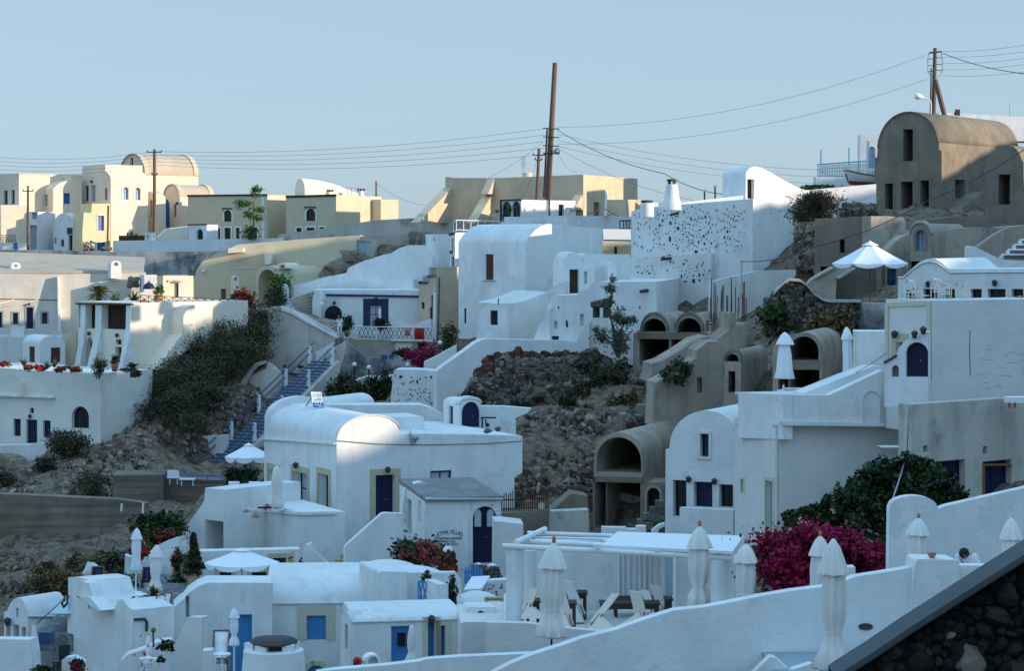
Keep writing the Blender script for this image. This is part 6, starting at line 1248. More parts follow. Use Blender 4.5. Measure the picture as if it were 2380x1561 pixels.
for c, r in scatter([(0,1160),(110,1070),(320,1000),(480,900),(600,880),(480,1060),(360,1080)],90, 'D',(120,200),1,1)+scatter([(0,1310),(320,1295),(380,1170),(400,1280),(300,1370),(0,1390)],70, 'D',(95,150),1,1)+scatter([(1160,1010),(1500,900),(1400,1010),(1370,1200),(1200,1180)],80, 'D',(110,165),1,1): blades(tf, c,22,.55,.05, int(c.x*100),.3,.2)
single('dry_grass', 'dry grass tufts over the bare slopes', 'grass', tf, 'leaf_dry', kind='stuff', weld=False, smooth=0)
# bushes on the left slope
fr('D')
for i,(x, y, w, hh, Y, mt) in enumerate(((600,755,130,110,189, 'leaf_scrub'),(560,790,130,90,187, 'leaf_scrub'),(515,800,110,100,184, 'leaf_scrub'),(470,835,120,100,182, 'leaf_scrub'),(540,830,120,80,181, 'leaf_olive'),(420,870,120,110,179, 'leaf_scrub'),(380,920,110,110,176, 'leaf_scrub'),(460,890,110,90,177, 'leaf_scrub'),(350,960,90,70,174, 'leaf_scrub'),(430,935,120,80,173, 'leaf_olive'),(500,860,80,60,179, 'leaf_scrub'),(600,830,70,60,182, 'leaf_dry'),(445,985,70,50,169, 'leaf_scrub'),(495,915,50,40,174, 'leaf_scrub'),(640,700,60,60,192, 'leaf_dark'),(155,1030,105,60,163, 'leaf_scrub'),(210,1125,90,60,147, 'leaf_scrub'),(110,1080,60,35,158, 'leaf_scrub'),(20,1120,40,40,152, 'leaf_scrub'),(130,1365,110,50,111, 'leaf_dry'),(110,1330,50,40,114, 'leaf_dry'),(175,1310,40,30,118, 'leaf_dry'))):
    w *= .86; hh *= .9
    lb = ['topmost dark bush on the left slope under the wooden railing', 'dark bush just below the topmost one', 'dark bush in the upper middle of the green bank', 'dark bush against the shaded cream pier', 'olive bush on the right of the green bank', 'bush below the little arched window', 'bush at the right foot of the white corner', 'bush in the heart of the green bank', 'lowest bush along the white house corner', 'olive bush at the lower end of the green bank', 'small bush on the bare edge of the bank', 'dry brown bush near the pale boulder', 'lone dark bush on the rubble', 'little bush on the scree', 'leafy bush below the olive vault porch', 'wide bush in front of the arched window of the white house', 'bush on the scree above the board marked wall', 'small bush under the white footing', 'bush at the left edge above the board marked wall', 'wide dry bush on the lowest left slope', 'small dry bush above the wide one', 'small dry bush under the board marked wall'][i]
    bush('slope_bush', lb, x, y, w, hh, Y, mt,200+i,5200 if w > 80 else 1800,.17, 'bushes on the left slope')
wall('low_scree_wall', 'stepped pale wall at the foot of the blue staircase', 'wall', pl(400,175,-6),[(325,1140),(330,1100),(366,1075),(366,1047),(408,1045),(408,1026),(455,1025),(455,1016),(525,1013),(530,1140)],1, 'white_old')
p = pl(0,137,8); wall('board_marked_wall', 'long board marked concrete retaining wall at the left edge', 'wall', p,[(-60,1330),(-60,1148),(60,1152),(270,1162),(345,1172),(350,1215),(290,1262),(200,1300)],1.2, 'board_concrete')
h = House('concrete_block_wall', 'rough concrete block wall under the little terrace at the foot of the stairs', 'wall', pl(262,145,4), rect(262,1105,380,1210), depth=3, mat='board_concrete'); h.build(); wall('terrace_edge_wall', 'concrete terrace edge with white furniture at the foot of the stairs', 'wall', pl(380,146,3),[(372,1200),(376,1112),(520,1118),(520,1160),(470,1200)],2, 'board_concrete')
for x, y0, y1, lb in ((283,1172,1190, 'short white pipe on the board marked wall'),(333,1170,1195, 'white pipe at the end of the board marked wall')): single('pipe', lb, 'pipe', MB().tube([P(x, y0,135.5), P(x-1, y1,135.5)],.06,6), 'white_paint')
fr('L3'); t = T('terrace_bench', 'white bench and low table on the little terrace under the stairs', 'bench', P(1330,98,145)); mb = MB()
for x, y, w in ((1290,78,90),(1380,90,120)): c = P(x, y,145); mb.obox(c, Vector((px(w,145),0,0)), Vector((0,.6,0)), Vector((0,0,.07))); [mb.obox(c+Vector((k,.1,-.35)), Vector((.06,0,0)), Vector((0,.06,0)), Vector((0,0,.36))) for k in (.1, px(w,145)-.15)]
mb.obox(P(1290,78,144.4), Vector((px(90,145),0,0)), Vector((0,-.05,.02)), Vector((0,0,.5))); t.part('frame', mb, 'white_paint')
t = T('blue_rail', 'thin blue rail along the little terrace under the stairs', 'railing', P(1400,80,146)); mb = MB().tube([P(1265,44,145.6), P(1480,50,145.6), P(1720,62,145.6)],.04,5)
for x in (1270,1480,1600,1715): mb.tube([P(x,100,145.6), P(x,48,145.6)],.035,5)
t.part('bars', mb, 'blue')
# ================================================================ the big white vaulted villa in the middle
fr('M2')
p = pl(838,117,25); arc_ = [(838+577*(1-math.cos(math.pi*i/20))/2,1322-75*i/20-(1290-1090)*math.sin(math.pi*i/20)**.9) for i in range(1,20)]
h = House('vaulted_villa', 'big white villa with a rounded vault roof and yellow framed navy doors', 'house', p,[(838,2450),(838,1325)]+arc_+[(1410,1247),(1800,1250),(2300,1262),(2512,1268),(2512,1600),(2440,1640),(2440,2450)], xend=190, mat='white', sink=1)
fr('M3'); h.op('dnavy',1020,50,1168,400, sur='yellow_trim', sw=.3, rev=.3).op('wcurt',1444,18,1606,100, rev=.15)
h.op('dglass',385,30,496,340, face='S', rev=.45, sur='yellow_trim', sw=.3).op('wcurt',582,45,660,308, face='S', rev=.45, sur='yellow_trim', sw=.3).op('dglass',196,10,268,340, face='S', rev=.45, sur='yellow_trim', sw=.3)
h.build(); h.lamp(1107,8); fr('M2'); h.lamp(495,1532, 'S')
v3 = [p.at(x, y) for x, y in arc_]; D_ = h.depth
def archlip(off, mat, name, g0, g1, th):
    mb = MB()
    for a, b_ in zip(v3, v3[1:]):
        up = Vector((0,0, th)); A = [a-p.n*g0, b_-p.n*g0, b_-p.n*g1, a-p.n*g1]; mb.add(A+[q+up for q in A],[(4,5,6,7),(0,4,7,3),(1,2,6,5),(0,1,5,4),(2,3,7,6)])
    return h.part(name, mb, mat, weld=False)
archlip(0, 'white', 'roof_rim', D_-.75, D_+.02,.34); archlip(0, 'white', 'roof_rim',-.05,.12,.05)
h.part('cornice', MB().prism([h.sp.at(x, y,.12) for x, y in ((190,1302),(190,1290),(836,1332),(836,1348))],-h.sp.n*.2), 'white')
for x, y in ((440,1232),(752,1254)): 
    c = h.sp.at(x, y,-1.6 if x > 600 else -2.0); c.z += .1; h.part('roof_spout', MB().tube([c, c+h.sp.n*.45+Vector((0,0,.12))],.09,8), 'slate')
mb = MB().tube([p.at(1500,1215,.06), p.at(1500,1300,.06), p.at(1512,1340,.08), p.at(1535,1335,.1), p.at(1545,1300,.1)],.035,5); mb.ball(p.at(1540,1285,.12),.16,8,6); h.part('roof_lamp', mb, 'steel')
h.part('cable', MB().tube([p.at(840,1312,.05), p.at(1200,1342,.05), p.at(1600,1350,.05), p.at(2180,1338,.05), p.at(2500,1315,.05)],.018,4), 'cable')
# things on its roof
h2 = House('roof_parapet', 'white roof parapet block behind the rounded vault', 'wall', pl(1628,122,20),[(1180,1300),(1180,1108),(1628,1112),(1628,1300)], depth=3); h2.build()
h2 = House('back_parapet', 'long white back parapet of the villa roof', 'wall', pl(720,134,6),[(640,1300),(640,1010),(700,992),(1600,990),(1700,1020),(1800,1080),(1800,1300)], depth=2); h2.build()
h2 = House('second_vault', 'second white vault rim behind the painted signboard', 'roof', pl(560,137,-25), arch(390,942,660,1060,1300,14), depth=7); h2.build(); rim(h2,390,942,660,1060,.25)
h2 = House('blue_door_hut', 'little white vaulted roof hut with a wide navy arched door', 'hut', pl(1945,128,22),[(1945,1290),(1945,990)]+arcpts(1946,985,2138,938,8)+[(2140,990),(2140,1290)], xend=1800)
h2.op('dnavy',1966,962,2130,1192,.42, rev=.2).op('dnavy',1850,1000,1886,1178, face='S', rev=.15); h2.build(); rim(h2,1946,938,2138,985,.25)
wall('hut_wall', 'white wall with a broken right end beside the roof hut', 'wall', pl(2140,130,5),[(2135,1300),(2135,1000),(2342,1002),(2595,1022),(2560,1060),(2450,1110),(2460,1300)],.8, 'white')
for i,(x, y, w, hh, lb, m_) in enumerate(((2200,1222,80,45, 'pinkish brick pile on the villa roof by the hut', 'lava_pale'),(2290,1205,60,50, 'dark coiled tyre on the villa roof', 'lava'))): rock('roof_clutter', lb, x, y, w, hh,119, m_, i+60, cat='clutter')
t = T('tap_post', 'dark tap post with a wheel by the roof hut', 'tap', P(2160,1190,124)); mb = MB().tube([P(2150,1195,124), P(2150,1105,124)],.05,5).tube([P(2185,1180,124), P(2180,1120,124)],.04,5).ball(P(2195,1170,124),.12,6,5); mb.obox(P(2135,1112,124), Vector((.8,0,0)), Vector((0,.1,0)), Vector((0,0,.08))); t.part('pipes', mb, 'black_iron')
cur = (565.1,686.2-22,1/3.868); p = pl(612,123.2,8); t = T('painted_signboard', 'leaning white and blue painted signboard on the villa roof', 'sign', p.at(670,1098)); A, B, C, Dq = p.at(610,960,-.3), p.at(706,962,-.3), p.at(724,1098,.2), p.at(628,1095,.2); nrm = p.n*.05
def quadmap(fx, fy, off=.0): return A.lerp(B, fx).lerp(Dq.lerp(C, fx), fy)+p.n*off
t.part('board', MB().add([A, B, C, Dq, A-nrm, B-nrm, C-nrm, Dq-nrm],[(0,1,2,3),(7,6,5,4),(0,4,5,1),(1,5,6,2),(2,6,7,3),(3,7,4,0)]), 'white_paint')
t.part('blue_band', MB().add([quadmap(0,.76,.012), quadmap(1,.76,.012), quadmap(1,1,.012), quadmap(0,1,.012)]+[quadmap(i/4+d,.76-.12*(d > .05)-.05*(d < .05),.012) for i in range(0)  for d in (0,.1)],[(0,1,2,3)]), 'blue')
wv = MB()
for i in range(4): wv.poly(quadmap(.03+i*.25,.77,.014), quadmap(.22+i*.25,.77,.014), quadmap(.20+i*.25,.62,.014))
t.part('wave_marks', wv, 'navy', weld=False)
text_part(t, 'KYMA', p,628,972,702,1000, 'slate',.22); [t.part('worn_lettering', MB().add([quadmap(x0, y,.012), quadmap(x1, y,.012), quadmap(x1, y+.035,.012), quadmap(x0, y+.035,.012)],[(0,1,2,3)]), m_) for x0, x1, y, m_ in ((.45,.92,.40, 'roof_grey'),(.2,.85,.50, 'roof_grey'),(.15,.9,.82, 'white_paint'),(.5,.9,.91, 'white_paint'))]
t.part('stay', MB().tube([quadmap(0,.35), P(556,1100,125)],.025,5), 'slate')
# lower terraces of the villa
fr('M3')
p = pl(428,111,25); h = House('terrace_block', 'white terrace block jutting out in front of the villa doors', 'terrace wall', p,[(428,830),(428,340),(700,335),(790,335),(790,830)], xend=-145); h.build()
h.slab('coping',[(426,362),(426,336),(720,331),(720,355)],.1, 'white'); h.part('coping_side', MB().prism([h.sp.at(x, y,.1) for x, y in ((-140,302),(-140,280),(430,336),(430,362))],-h.sp.n*.2), 'white')
fr('D'); open_parasol('white open parasol by the foot of the blue staircase',578,1032,1078,1135,134,112, 'white_paint',.3, rot=.3); fr('L3')
for i,(x, y, lb) in enumerate(((1800,60, 'dark potted plant under the parasol by the blue stairs'),(1920,50, 'second dark plant under the parasol by the blue stairs'))): bush('garden_plant', lb, x, y,130,130,131, 'leaf_dark',450+i,700,.2)
for i, x in enumerate((1802,1958)): c = P(x,160,126+.4*i); t = T('garden_chair',('white canvas chair on the left under the parasol by the stairs', 'white canvas chair on the right under the parasol by the stairs')[i], 'chair', c); t.part('backrest', MB().obox(P(x-42,150,126), Vector((px(84,126),0,0)), Vector((0,.1,.05)), Vector((0,.05, px(40,126)))), 'canvas_white'); t.part('frame', MB().tube([P(x-40,165,126), P(x-40,112,126.1)],.03,5).tube([P(x+40,165,126), P(x+40,112,126.1)],.03,5).tube([P(x-40,148,125.8), P(x+40,148,125.8)],.03,5), 'rust')
fr('M3'); towel('pale blue cloth over the terrace parapet',0,64,298,332, 'shirt_white',113.3); towel('pink mat over the terrace parapet',68,140,308,376, 'canvas_cream',113)
closed_parasol('folded cream parasol on the terrace before the yellow framed doors',266,-26,298,320,112.6,100, 'canvas', 'white_paint',7, cap=False, fin=False)
t = T('table_top', 'dark tray with red flowers on the terrace parapet', 'tray', P(170,305,112.8)); t.part('tray', MB().box(P(165,302,112.8),(px(100,113),.3,.06)), 'black_iron'); t.part('flowers', cloud_mb(P(200,300,112.8),(.25,.15,.12),70,.1,5, clumps=6), 'petal_red', weld=False, smooth=0)
fr('L3'); p = pl(1735,113,-40); h = House('passage_house', 'white sloping wing with a dark doorway recess left of the terrace block', 'house', p,[(1250,1010),(1390,520),(1450,430),(1575,250),(1580,150),(1735,165),(1735,1010)], depth=5); h.op('void',1582,404,1722,760, rev=1.6); h.build()
wall('sloping_buttress', 'white curved buttress wall with flowers above the pool terrace', 'wall', pl(1385,106,-12),[(1060,1010),(1075,720),(1130,660),(1200,600),(1290,555),(1390,525),(1390,560),(1280,730),(1262,745),(1262,1010)],.6, 'white')
wall('flower_wall', 'white planter wall behind the folded parasols of the pool terrace', 'wall', pl(960,104,5),[(955,1010),(962,670),(1075,700),(1075,1010)],.6, 'white'); wall('stair_parapet', 'white parapet sloping down to the dark potted tree', 'wall', pl(1262,105,-20),[(1256,1010),(1258,745),(1290,705),(1395,560),(1395,720),(1320,820),(1300,1010)],.5, 'white')
bush('dark_shrub', 'dark shrub on the bank above the pool terrace',1240,430,330,130,113, 'leaf_dark',301,2200,.25); t = bush('red_flower_bank', 'bank of red flowers on the slope above the pool terrace',1260,520,330,110,110, 'leaf_dark',302,1500,.2, stem=False); t.part('flowers', cloud_mb(P(1260,515,109.6),(px(165,110),.8, px(50,110)),170,.14,303, clumps=40), 'petal_red', weld=False, smooth=0)
t = bush('red_flower_shrub', 'red flowers climbing by the folded parasol',1080,640,120,110,103, 'leaf_dark',304,500,.18); t.part('flowers', cloud_mb(P(1080,640,102.7),(px(55,103),.5, px(50,103)),150,.16,305), 'petal_red', weld=False, smooth=0)
bush('round_bush', 'round dark bush behind the blue deck chair',850,750,210,170,105, 'leaf_scrub',306,2000,.22); palm('low_palm', 'drooping golden palm beside the white stone jar',700,740,106,20,150, 'palm',8,18,.25)
rock('white_boulder', 'whitewashed lumpy rock on the slope by the drooping palm',720,790,150,120,104, 'white_old',66)
t = bush('red_flowers', 'red geraniums beside the blue deck chair',850,850,110,90,101.5, 'leaf_dark',307,420,.16); t.part('flowers', cloud_mb(P(845,830,101.2),(px(50,101),.4, px(40,101)),110,.15,308), 'petal_red', weld=False, smooth=0)
bush('ground_shrub', 'low dark shrub with pale blossoms behind the pool',930,900,220,120,100, 'leaf_dark',309,1400,.18)
# pool terrace
mb = MB().obox(P(640,1090,86), Vector((16,3,0)), Vector((-3,15,0)), Vector((0,0,.02)))
zt = P(900,1000,97).z; mb = MB().obox(Vector((-17.5,88, zt-.6)), Vector((4.5,0,0)), Vector((0,16,0)), Vector((0,0,.6))); single('terrace', 'dark stone paved pool terrace', 'terrace', mb, 'terrace_floor', kind='structure')
zt2 = zt+.01; t = T('pool', 'small turquoise pool sunk beside the big jar', 'pool', Vector((-16,92, zt))); t.part('water', MB().obox(Vector((-17.0,88.2, zt+.7)), Vector((3.9,0,0)), Vector((0,3.2,0)), Vector((0,0,.03))), 'pool'); t.part('rim', MB().obox(Vector((-17.2,91.4, zt+.35)), Vector((4.1,0,0)), Vector((0,.35,0)), Vector((0,0,.09))), 'white_paint')
closed_parasol('tall slim folded parasol on the pool terrace by the red flowers',1045,462,785,965,96,82, 'canvas_white', 'white_paint',11, waist=.8, fin=False); closed_parasol('folded parasol with wide hem behind the big stone jar',1196,592,942,985,93,98, 'canvas', 'white_paint',12, waist=.7, fin=False, hemw=1.15)
t = T('stone_jar', 'big round stone jar planted with a dry palm beside the pool', 'jar', P(1185,1095,85.8)); b = P(1185,1097,85.8); r = px(72,86); hh = px(108,86)
t.part('jar', MB().lathe(b,[(r*.55,0),(r*.95, hh*.35),(r*1.08, hh*.6),(r*.9, hh*.88),(r*.98, hh),(r*.75, hh),(r*.7, hh*.85)],20), 'stone_jar'); t.part('leaves', blades(MB(), b+Vector((0,0, hh*.9)),34, px(150,88),.12,4,.15,.5), 'leaf_dry', weld=False, smooth=0); 
t = bush('red_geranium', 'red geranium in front of the round white table',1045,1050,80,90,86, 'leaf_dark',311,380,.14); t.part('flowers', cloud_mb(P(1045,1045,85.8),(px(38,88),.3, px(40,88)),90,.13,312), 'petal_red', weld=False, smooth=0)
t = T('round_table', 'round white table beside the big stone jar', 'table', P(1070,1040,87.5)); c = P(1070,980,87.5); t.part('table_top', MB().lathe(c,[(.02,0),(px(66,91),0),(px(66,91),.05),(.02,.05)],20), 'white_paint')
for k in (-.45,.45): t.part('leg', MB().tube([c+Vector((k,0,0)), c+Vector((k*.9,0,-.72))],.03,5), 'white_paint')
def deckchair(label, x, yb, Y, wpx, hpx, mat, lean=.35, frame='wood'):
    b = P(x, yb, Y); w = px(wpx, Y); hh = px(hpx, Y); t = T('deck_chair', label, 'deck chair', b, 'deck chairs on the lower terraces'); f = MB()
    for s in (-w/2, w/2): f.tube([b+Vector((s,-.15,0)), b+Vector((s, lean, hh))],.035,5); f.tube([b+Vector((s,.35,0)), b+Vector((s,-.25, hh*.45))],.03,5)
    f.tube([b+Vector((-w/2, lean, hh)), b+Vector((w/2, lean, hh))],.035,5); f.tube([b+Vector((-w/2,-.25, hh*.45)), b+Vector((w/2,-.25, hh*.45))],.03,5); t.part('frame', f, frame)
    mb = MB()
    prof = [(-.22,.44),(-.02,.30),(.08,.34),(lean*.7,.7),(lean*.96,.97)]
    for (y0, z0),(y1, z1) in zip(prof, prof[1:]): mb.add([b+Vector((-w*.44, y0, z0*hh)), b+Vector((w*.44, y0, z0*hh)), b+Vector((w*.44, y1, z1*hh)), b+Vector((-w*.44, y1, z1*hh))],[(0,1,2,3)])
    o = t.part('sling', mb, mat); md = o.modifiers.new('thick', 'SOLIDIFY'); md.thickness = .015; return t
deckchair('navy deck chair behind the white parapet corner',745,935,93,90,165, 'navy'); deckchair('navy deck chair with a red frame between the two folded parasols',1125,925,98,62,150, 'navy', frame='rust'); deckchair('pale deck chair right of the big stone jar',1285,1085,86.3,60,110, 'canvas_white')
potted('potted_tree', 'tall conical potted tree in a big clay jar against the sloping wing',1488,950,101,140,320, 'leaf_olive',401, 'cone', 'stone_jar',95, n=3200, leaf=.17)
potted('potted_plant', 'clay pot of pink flowers on a dark stand left of the conical tree',1362,850,102,90,110, 'leaf_dark',402, 'cloud', 'terracotta',75, 'petal_pink', n=700); bush('dark_plant', 'black leafed rounded plant under the pot of pink flowers',1365,885,120,110,101.5, 'leaf_dark',403,1100,.16)
# white houses at lower left
p = pl(1026,84,-55); h = House('white_corner_house', 'white house with a stepped parapet in front of the pool terrace', 'house', p,[(495,1900),(525,1000),(525,842),(600,838),(690,862),(730,1000),(860,1090),(880,1095),(905,1020),(940,1010),(1000,1078),(1026,1092),(1026,1900)], xend=1345); h.build()
h.slab('parapet_block',[(690,1000),(688,862),(752,880),(785,1000),(760,1020)],.35, 'white'); h.part('step', MB().prism([h.p.at(x, y,.5) for x, y in ((720,1002),(700,975),(790,985),(880,1090),(862,1100))],-h.p.n*.6), 'white')
h.part('wall_pipe', MB().tube([h.sp.at(1030,1165,.06), h.sp.at(1110,1160,.06), h.sp.at(1128,1185,.06), h.sp.at(1124,1255,.06)],.05,6), 'slate'); h.part('hose', MB().tube([h.p.at(548,980,.1), h.p.at(540,1040,.12), h.p.at(520,1068,.15), h.p.at(505,1040,.15), h.p.at(525,1015,.15)],.045,6), 'black_iron'); h.part('cable', MB().tube([h.p.at(600,990,.03), h.p.at(690,1015,.03), h.p.at(692,1080,.03)],.018,4), 'cable')
p = pl(215,92,-36); h = House('small_vault_house', 'small white vaulted house with three narrow openings at the lower left edge', 'house', p,[(22,1900),(32,1105),(55,1100),(75,1050),(100,1015),(130,998),(160,1005),(185,1040),(205,1090),(217,1140),(217,1900)], xend=520)
h.op('wdark',48,1190,80,1312, rev=.3).op('wdark',104,1208,145,1312, rev=.3).op('wdark',168,1226,200,1312, rev=.3).op('void',124,1080,142,1150, rev=.3); h.build(); h.lamp(80,1178)
h.part('eave', MB().prism([h.sp.at(x, y,.08) for x, y in ((216,1146),(216,1136),(520,1138),(520,1148))],-h.sp.n*.2), 'white')
h = House('white_block', 'plain white block in the bottom left corner', 'house', pl(235,78,-14),[(-200,1900),(-200,1316),(232,1322),(250,1440),(262,1900)], depth=.6); h.build()
h = House('blue_box', 'blue meter box on the white wall beside the bound parasol', 'box', pl(385,86,-8), rect(300,1268,385,1362), depth=.5, mat='blue_box', sink=0); h.build(); single('cable', 'thin cable drooping from the hose to the vaulted house wall', 'cable', MB().tube([P(280,1200,87), P(330,1155,87), P(420,1080,86), P(500,995,85)],.02,4), 'cable')
closed_parasol('bound slender parasol beside the blue meter box',275,1200,1540,1650,84,78, 'canvas', 'white_paint',15, tie=False, fin=False, cap=False)
t = T('dark_chair', 'dark folded chair below the blue meter box', 'chair', P(490,1600,80)); mb = MB().obox(P(452,1480,80), Vector((px(80,80),.15,0)), Vector((0,.05,0)), Vector((0,0, px(115,80)))); t.part('backrest', mb, 'dark_green'); mb = MB().obox(P(400,1505,79.6), Vector((px(130,80),0,0)), Vector((0,.5,0)), Vector((0,0,.05))); t.part('seat', mb, 'dark_green')
for x in (415,450,520): t.part('leg', MB().tube([P(x,1505,79.8), P(x,1650,79.8)],.025,5), 'dark_green')
t = bush('geranium', 'pink and red geranium at the bottom left',600,1530,90,100,78, 'leaf_dark',411,420,.14); t.part('flowers', cloud_mb(P(600,1520,77.7),(px(42,78),.3, px(45,78)),90,.12,412), 'petal_pink', weld=False, smooth=0); wall('planter_edge', 'white rounded planter edge behind the pink geranium', 'wall', pl(560,79,-5),[(470,1800),(475,1480),(500,1462),(560,1455),(640,1500),(650,1800)],.5, 'white')
bush('dark_plant', 'dark creeping plant at the bottom edge left',320,1560,130,60,78, 'leaf_dark',413,400,.14)
p = pl(1130,74,0); wall('small_bell_wall', 'white curved parapet behind the bottom fountain parasol', 'wall', pl(950,80,6),[(905,1800),(910,1560),(930,1490),(980,1440),(1100,1400),(1170,1370),(1200,1345),(1320,1330),(1330,1800)],.8, 'white')
closed_parasol('white striped folded parasol above a tiny white table at the bottom',1140,1285,1420,1480,76,48, 'canvas_white', 'white_paint',16, fin=True, cap=False, tie=False)
t = T('side_table', 'little white table with flowers at the bottom', 'table', P(1140,1560,75)); c = P(1140,1500,75); t.part('table_top', MB().lathe(c,[(.02,0),(px(40,75),0),(px(36,75), px(40,75)),(.05, px(50,75))],16), 'white_paint'); t.part('leg', MB().tube([c-Vector((0,0,.8)), c],.04,6), 'white_paint'); t.part('flowers', cloud_mb(c+Vector((0,0,.1)),(.6,.3,.5),40,.1,3), 'petal_red', weld=False, smooth=0)
single('broom', 'wooden broom leaning on the white corner house', 'broom', MB().tube([P(1183,1380,79), P(1180,1250,79)],.035,6).ball(P(1182,1248,79),.09,7,5), 'wood')
bush('vine', 'dark vine leaves on the white curved parapet',1285,1370,90,80,79, 'leaf_dark',415,140,.17, stem=False); bush('vine', 'sparse vine sprig lower on the white curved parapet',1240,1480,50,60,78.5, 'leaf_dark',416,60,.16, stem=False)
# vaulted house with the blue door, its sloping front wall
p = pl(1560,90,8); h = House('blue_door_house', 'white vaulted house with a bright blue plank door behind a wooden chair', 'house', p,[(1330,1900),(1338,1080),(1365,1050),(1420,1010),(1450,965),(1530,910),(1600,882),(2100,884),(2100,1900)], depth=2)
h.op('dblue',1768,1130,1942,1700, rev=.25).op('void',1432,985,1458,1150,1, rev=.4); h.build()
wall('sloping_front_wall', 'broad white slanting wall left of the bright blue door', 'wall', pl(1560,84,-22),[(1210,1900),(1240,1561),(1400,1240),(1445,1150),(1562,1150),(1562,1900)],.5, 'white_old'); wall('low_front_wall', 'low white wall by the wooden chair', 'wall', pl(1600,79,0),[(1552,1900),(1556,1410),(1630,1405),(1650,1500),(1655,1900)],.6, 'white')
deckchair('wooden deck chair with white cloth by the bright blue door',1695,1610,80,120,340, 'canvas_white',.5)
t = T('round_table', 'little round white table before the wooden deck chair', 'table', P(1712,1561,78)); c = P(1712,1440,78); t.part('table_top', MB().lathe(c,[(.02,0),(px(68,78),0),(px(68,78),.05),(.02,.05)],18), 'white_paint'); t.part('leg', MB().tube([c-Vector((0,0,.75)), c],.035,6), 'white_paint')
closed_parasol('tall slim folded parasol in front of the bright blue door',1803,1075,1365,1640,78.5,76, 'canvas_white', 'white_paint',18, waist=.55, fin=False)
h = House('stone_pedestal', 'low pedestal corner at the bottom of the blue door', 'wall', pl(1900,74,0),[(1880,1900),(1885,1400),(1910,1385),(1990,1350),(2100,1400),(2100,1900)], depth=1); h.build()
# cave house front with open parasol
fr('M3'); open_parasol('large white open parasol over the white roof, lower left of the centre',-10,618,800,1010,95,575, 'white_paint',.2, rot=.1)
h = House('parasol_house', 'white house wall with yellow framed openings under the large open parasol', 'house', pl(-100,103,10), rect(-330,640,440,1100), depth=.8); h.op('wnavy',-180,800,-90,890, rev=.3, sur='yellow_trim', sw=.2).op('wnavy',68,800,180,890, rev=.3, sur='yellow_trim', sw=.2).op('wnavy',230,690,330,790, rev=.3, sur='yellow_trim', sw=.2); h.build()
wall('flower_parapet', 'thin white parapet below the large open parasol', 'wall', pl(0,93,4),[(-160,1000),(-150,890),(190,888),(190,1000)],.4, 'white')
p = pl(1052,92,3); h = House('barrel_roof_house', 'long white barrel roofed house with one blue shuttered window', 'house', p, rect(182,1038,1052,1900), depth=3.2, mat='white'); h.op('ssky',490,1135,638,1325, rev=.15, sur='stone_trim', sw=.36).op('ssky',484,1520,640,1800,.35, rev=.15, sur='stone_trim', sw=.2); h.build()
a0, z0 = p.sz(184,1040); a1, _ = p.sz(1056,1040); mb = MB(); pr = [(0,-.02),(.08,0)]+[(.1+2.4*(1-math.cos(math.pi/2*i/10)),(px(230,94))*math.sin(math.pi/2*i/10)) for i in range(1,11)]+[(3.1, px(225,94)),(3.2,-.02)]
h.part('roof', MB().prism([p.w(a0, z0+z,.1-d) for d, z in pr], p.d*(a1-a0)), 'white')
h.part('pipe', MB().tube([p.at(165,960,.06), p.at(168,1300,.06)],.035,5), 'cable'); h.lamp(168,1105); h.slab('roof_hole_shade',[(992,1070),(1008,1070),(1008,1084),(992,1084)],.03, 'slate')  # the hole is a dark slab, its inner shade put in as colour
for i,(x0, yt, x1, yb, Y, lb) in enumerate(((790,705,1420,800,98, 'wide low white dome behind the barrel roof'),(1000,750,1600,830,94, 'flatter white dome in front of the wide low dome'))):
    c = P((x0+x1)/2, yb+60, Y); rx = px(x1-x0, Y)/2; hh = px(yb+60-yt, Y); t = T('dome', lb, 'dome', c, 'low white roof domes'); t.part('shell', MB().lathe(c,[(rx*1.15,-1),(rx*1.12,.1)]+[(rx*math.cos(math.pi/2*k/9), hh*math.sin(math.pi/2*k/9)) for k in range(1,9)]+[(.02, hh)],28), 'white')
h = House('white_block', 'plain white block right of the barrel roof with a blue railing', 'house', pl(1265,90,18),[(1048,1110),(1050,810),(1062,795),(1268,800),(1268,1110)], depth=3, sink=0); h.build()
wall('railing_wall', 'recessed white wall behind the blue railing', 'wall', pl(1270,92,0),[(1262,1120),(1268,805),(1630,805),(1680,880),(1700,1120)],.5, 'white')
p = pl(1348,89,10); t = T('blue_railing', 'bright blue wooden railing with crossed bars on the white roof', 'railing', p.at(1420,1060)); mb = MB()
A, B, C, Dq = p.at(1352,1036), p.at(1482,1062), p.at(1486,895), p.at(1350,872)
for q, r in ((A, Dq),(B, C)): mb.tube([q, r],.034,5)
mb.tube([Dq, C],.04,5); mb.tube([A, B],.036,5)
for f0, f1 in ((.04,.24),(.24,.5),(.5,.74),(.74,.97)):
    mb.tube([A.lerp(B, f0), Dq.lerp(C, f1)],.026,4); mb.tube([A.lerp(B, f1), Dq.lerp(C, f0)],.026,4)
t.part('bars', mb, 'sky_blue')
h = House('white_pillar', 'white pillar block at the right end of the blue railing', 'wall', pl(1582,88,20),[(1495,1110),(1498,895),(1582,895),(1582,1080),(1560,1110)], depth=1.5, sink=0); h.build()
wall('railing_ledge', 'white ledge under the blue railing', 'wall', pl(1340,88.7,6),[(1290,1110),(1290,1030),(1350,1036),(1490,1066),(1500,1110)],.6, 'white')
bush('climber', 'dark climbing plant right of the white pillar',1610,950,75,200,88.5, 'leaf_olive',421,500,.16); bush('climber', 'little bush behind the blue railing',1412,850,60,90,91, 'leaf_olive',422,240,.14)
p = pl(832,84,10); h = House('blue_door_cottage', 'low white vaulted cottage with a blue half glazed door', 'house', p,[(832,1900),(832,1184),(1668,1196),(1668,1900)], depth=2.6)
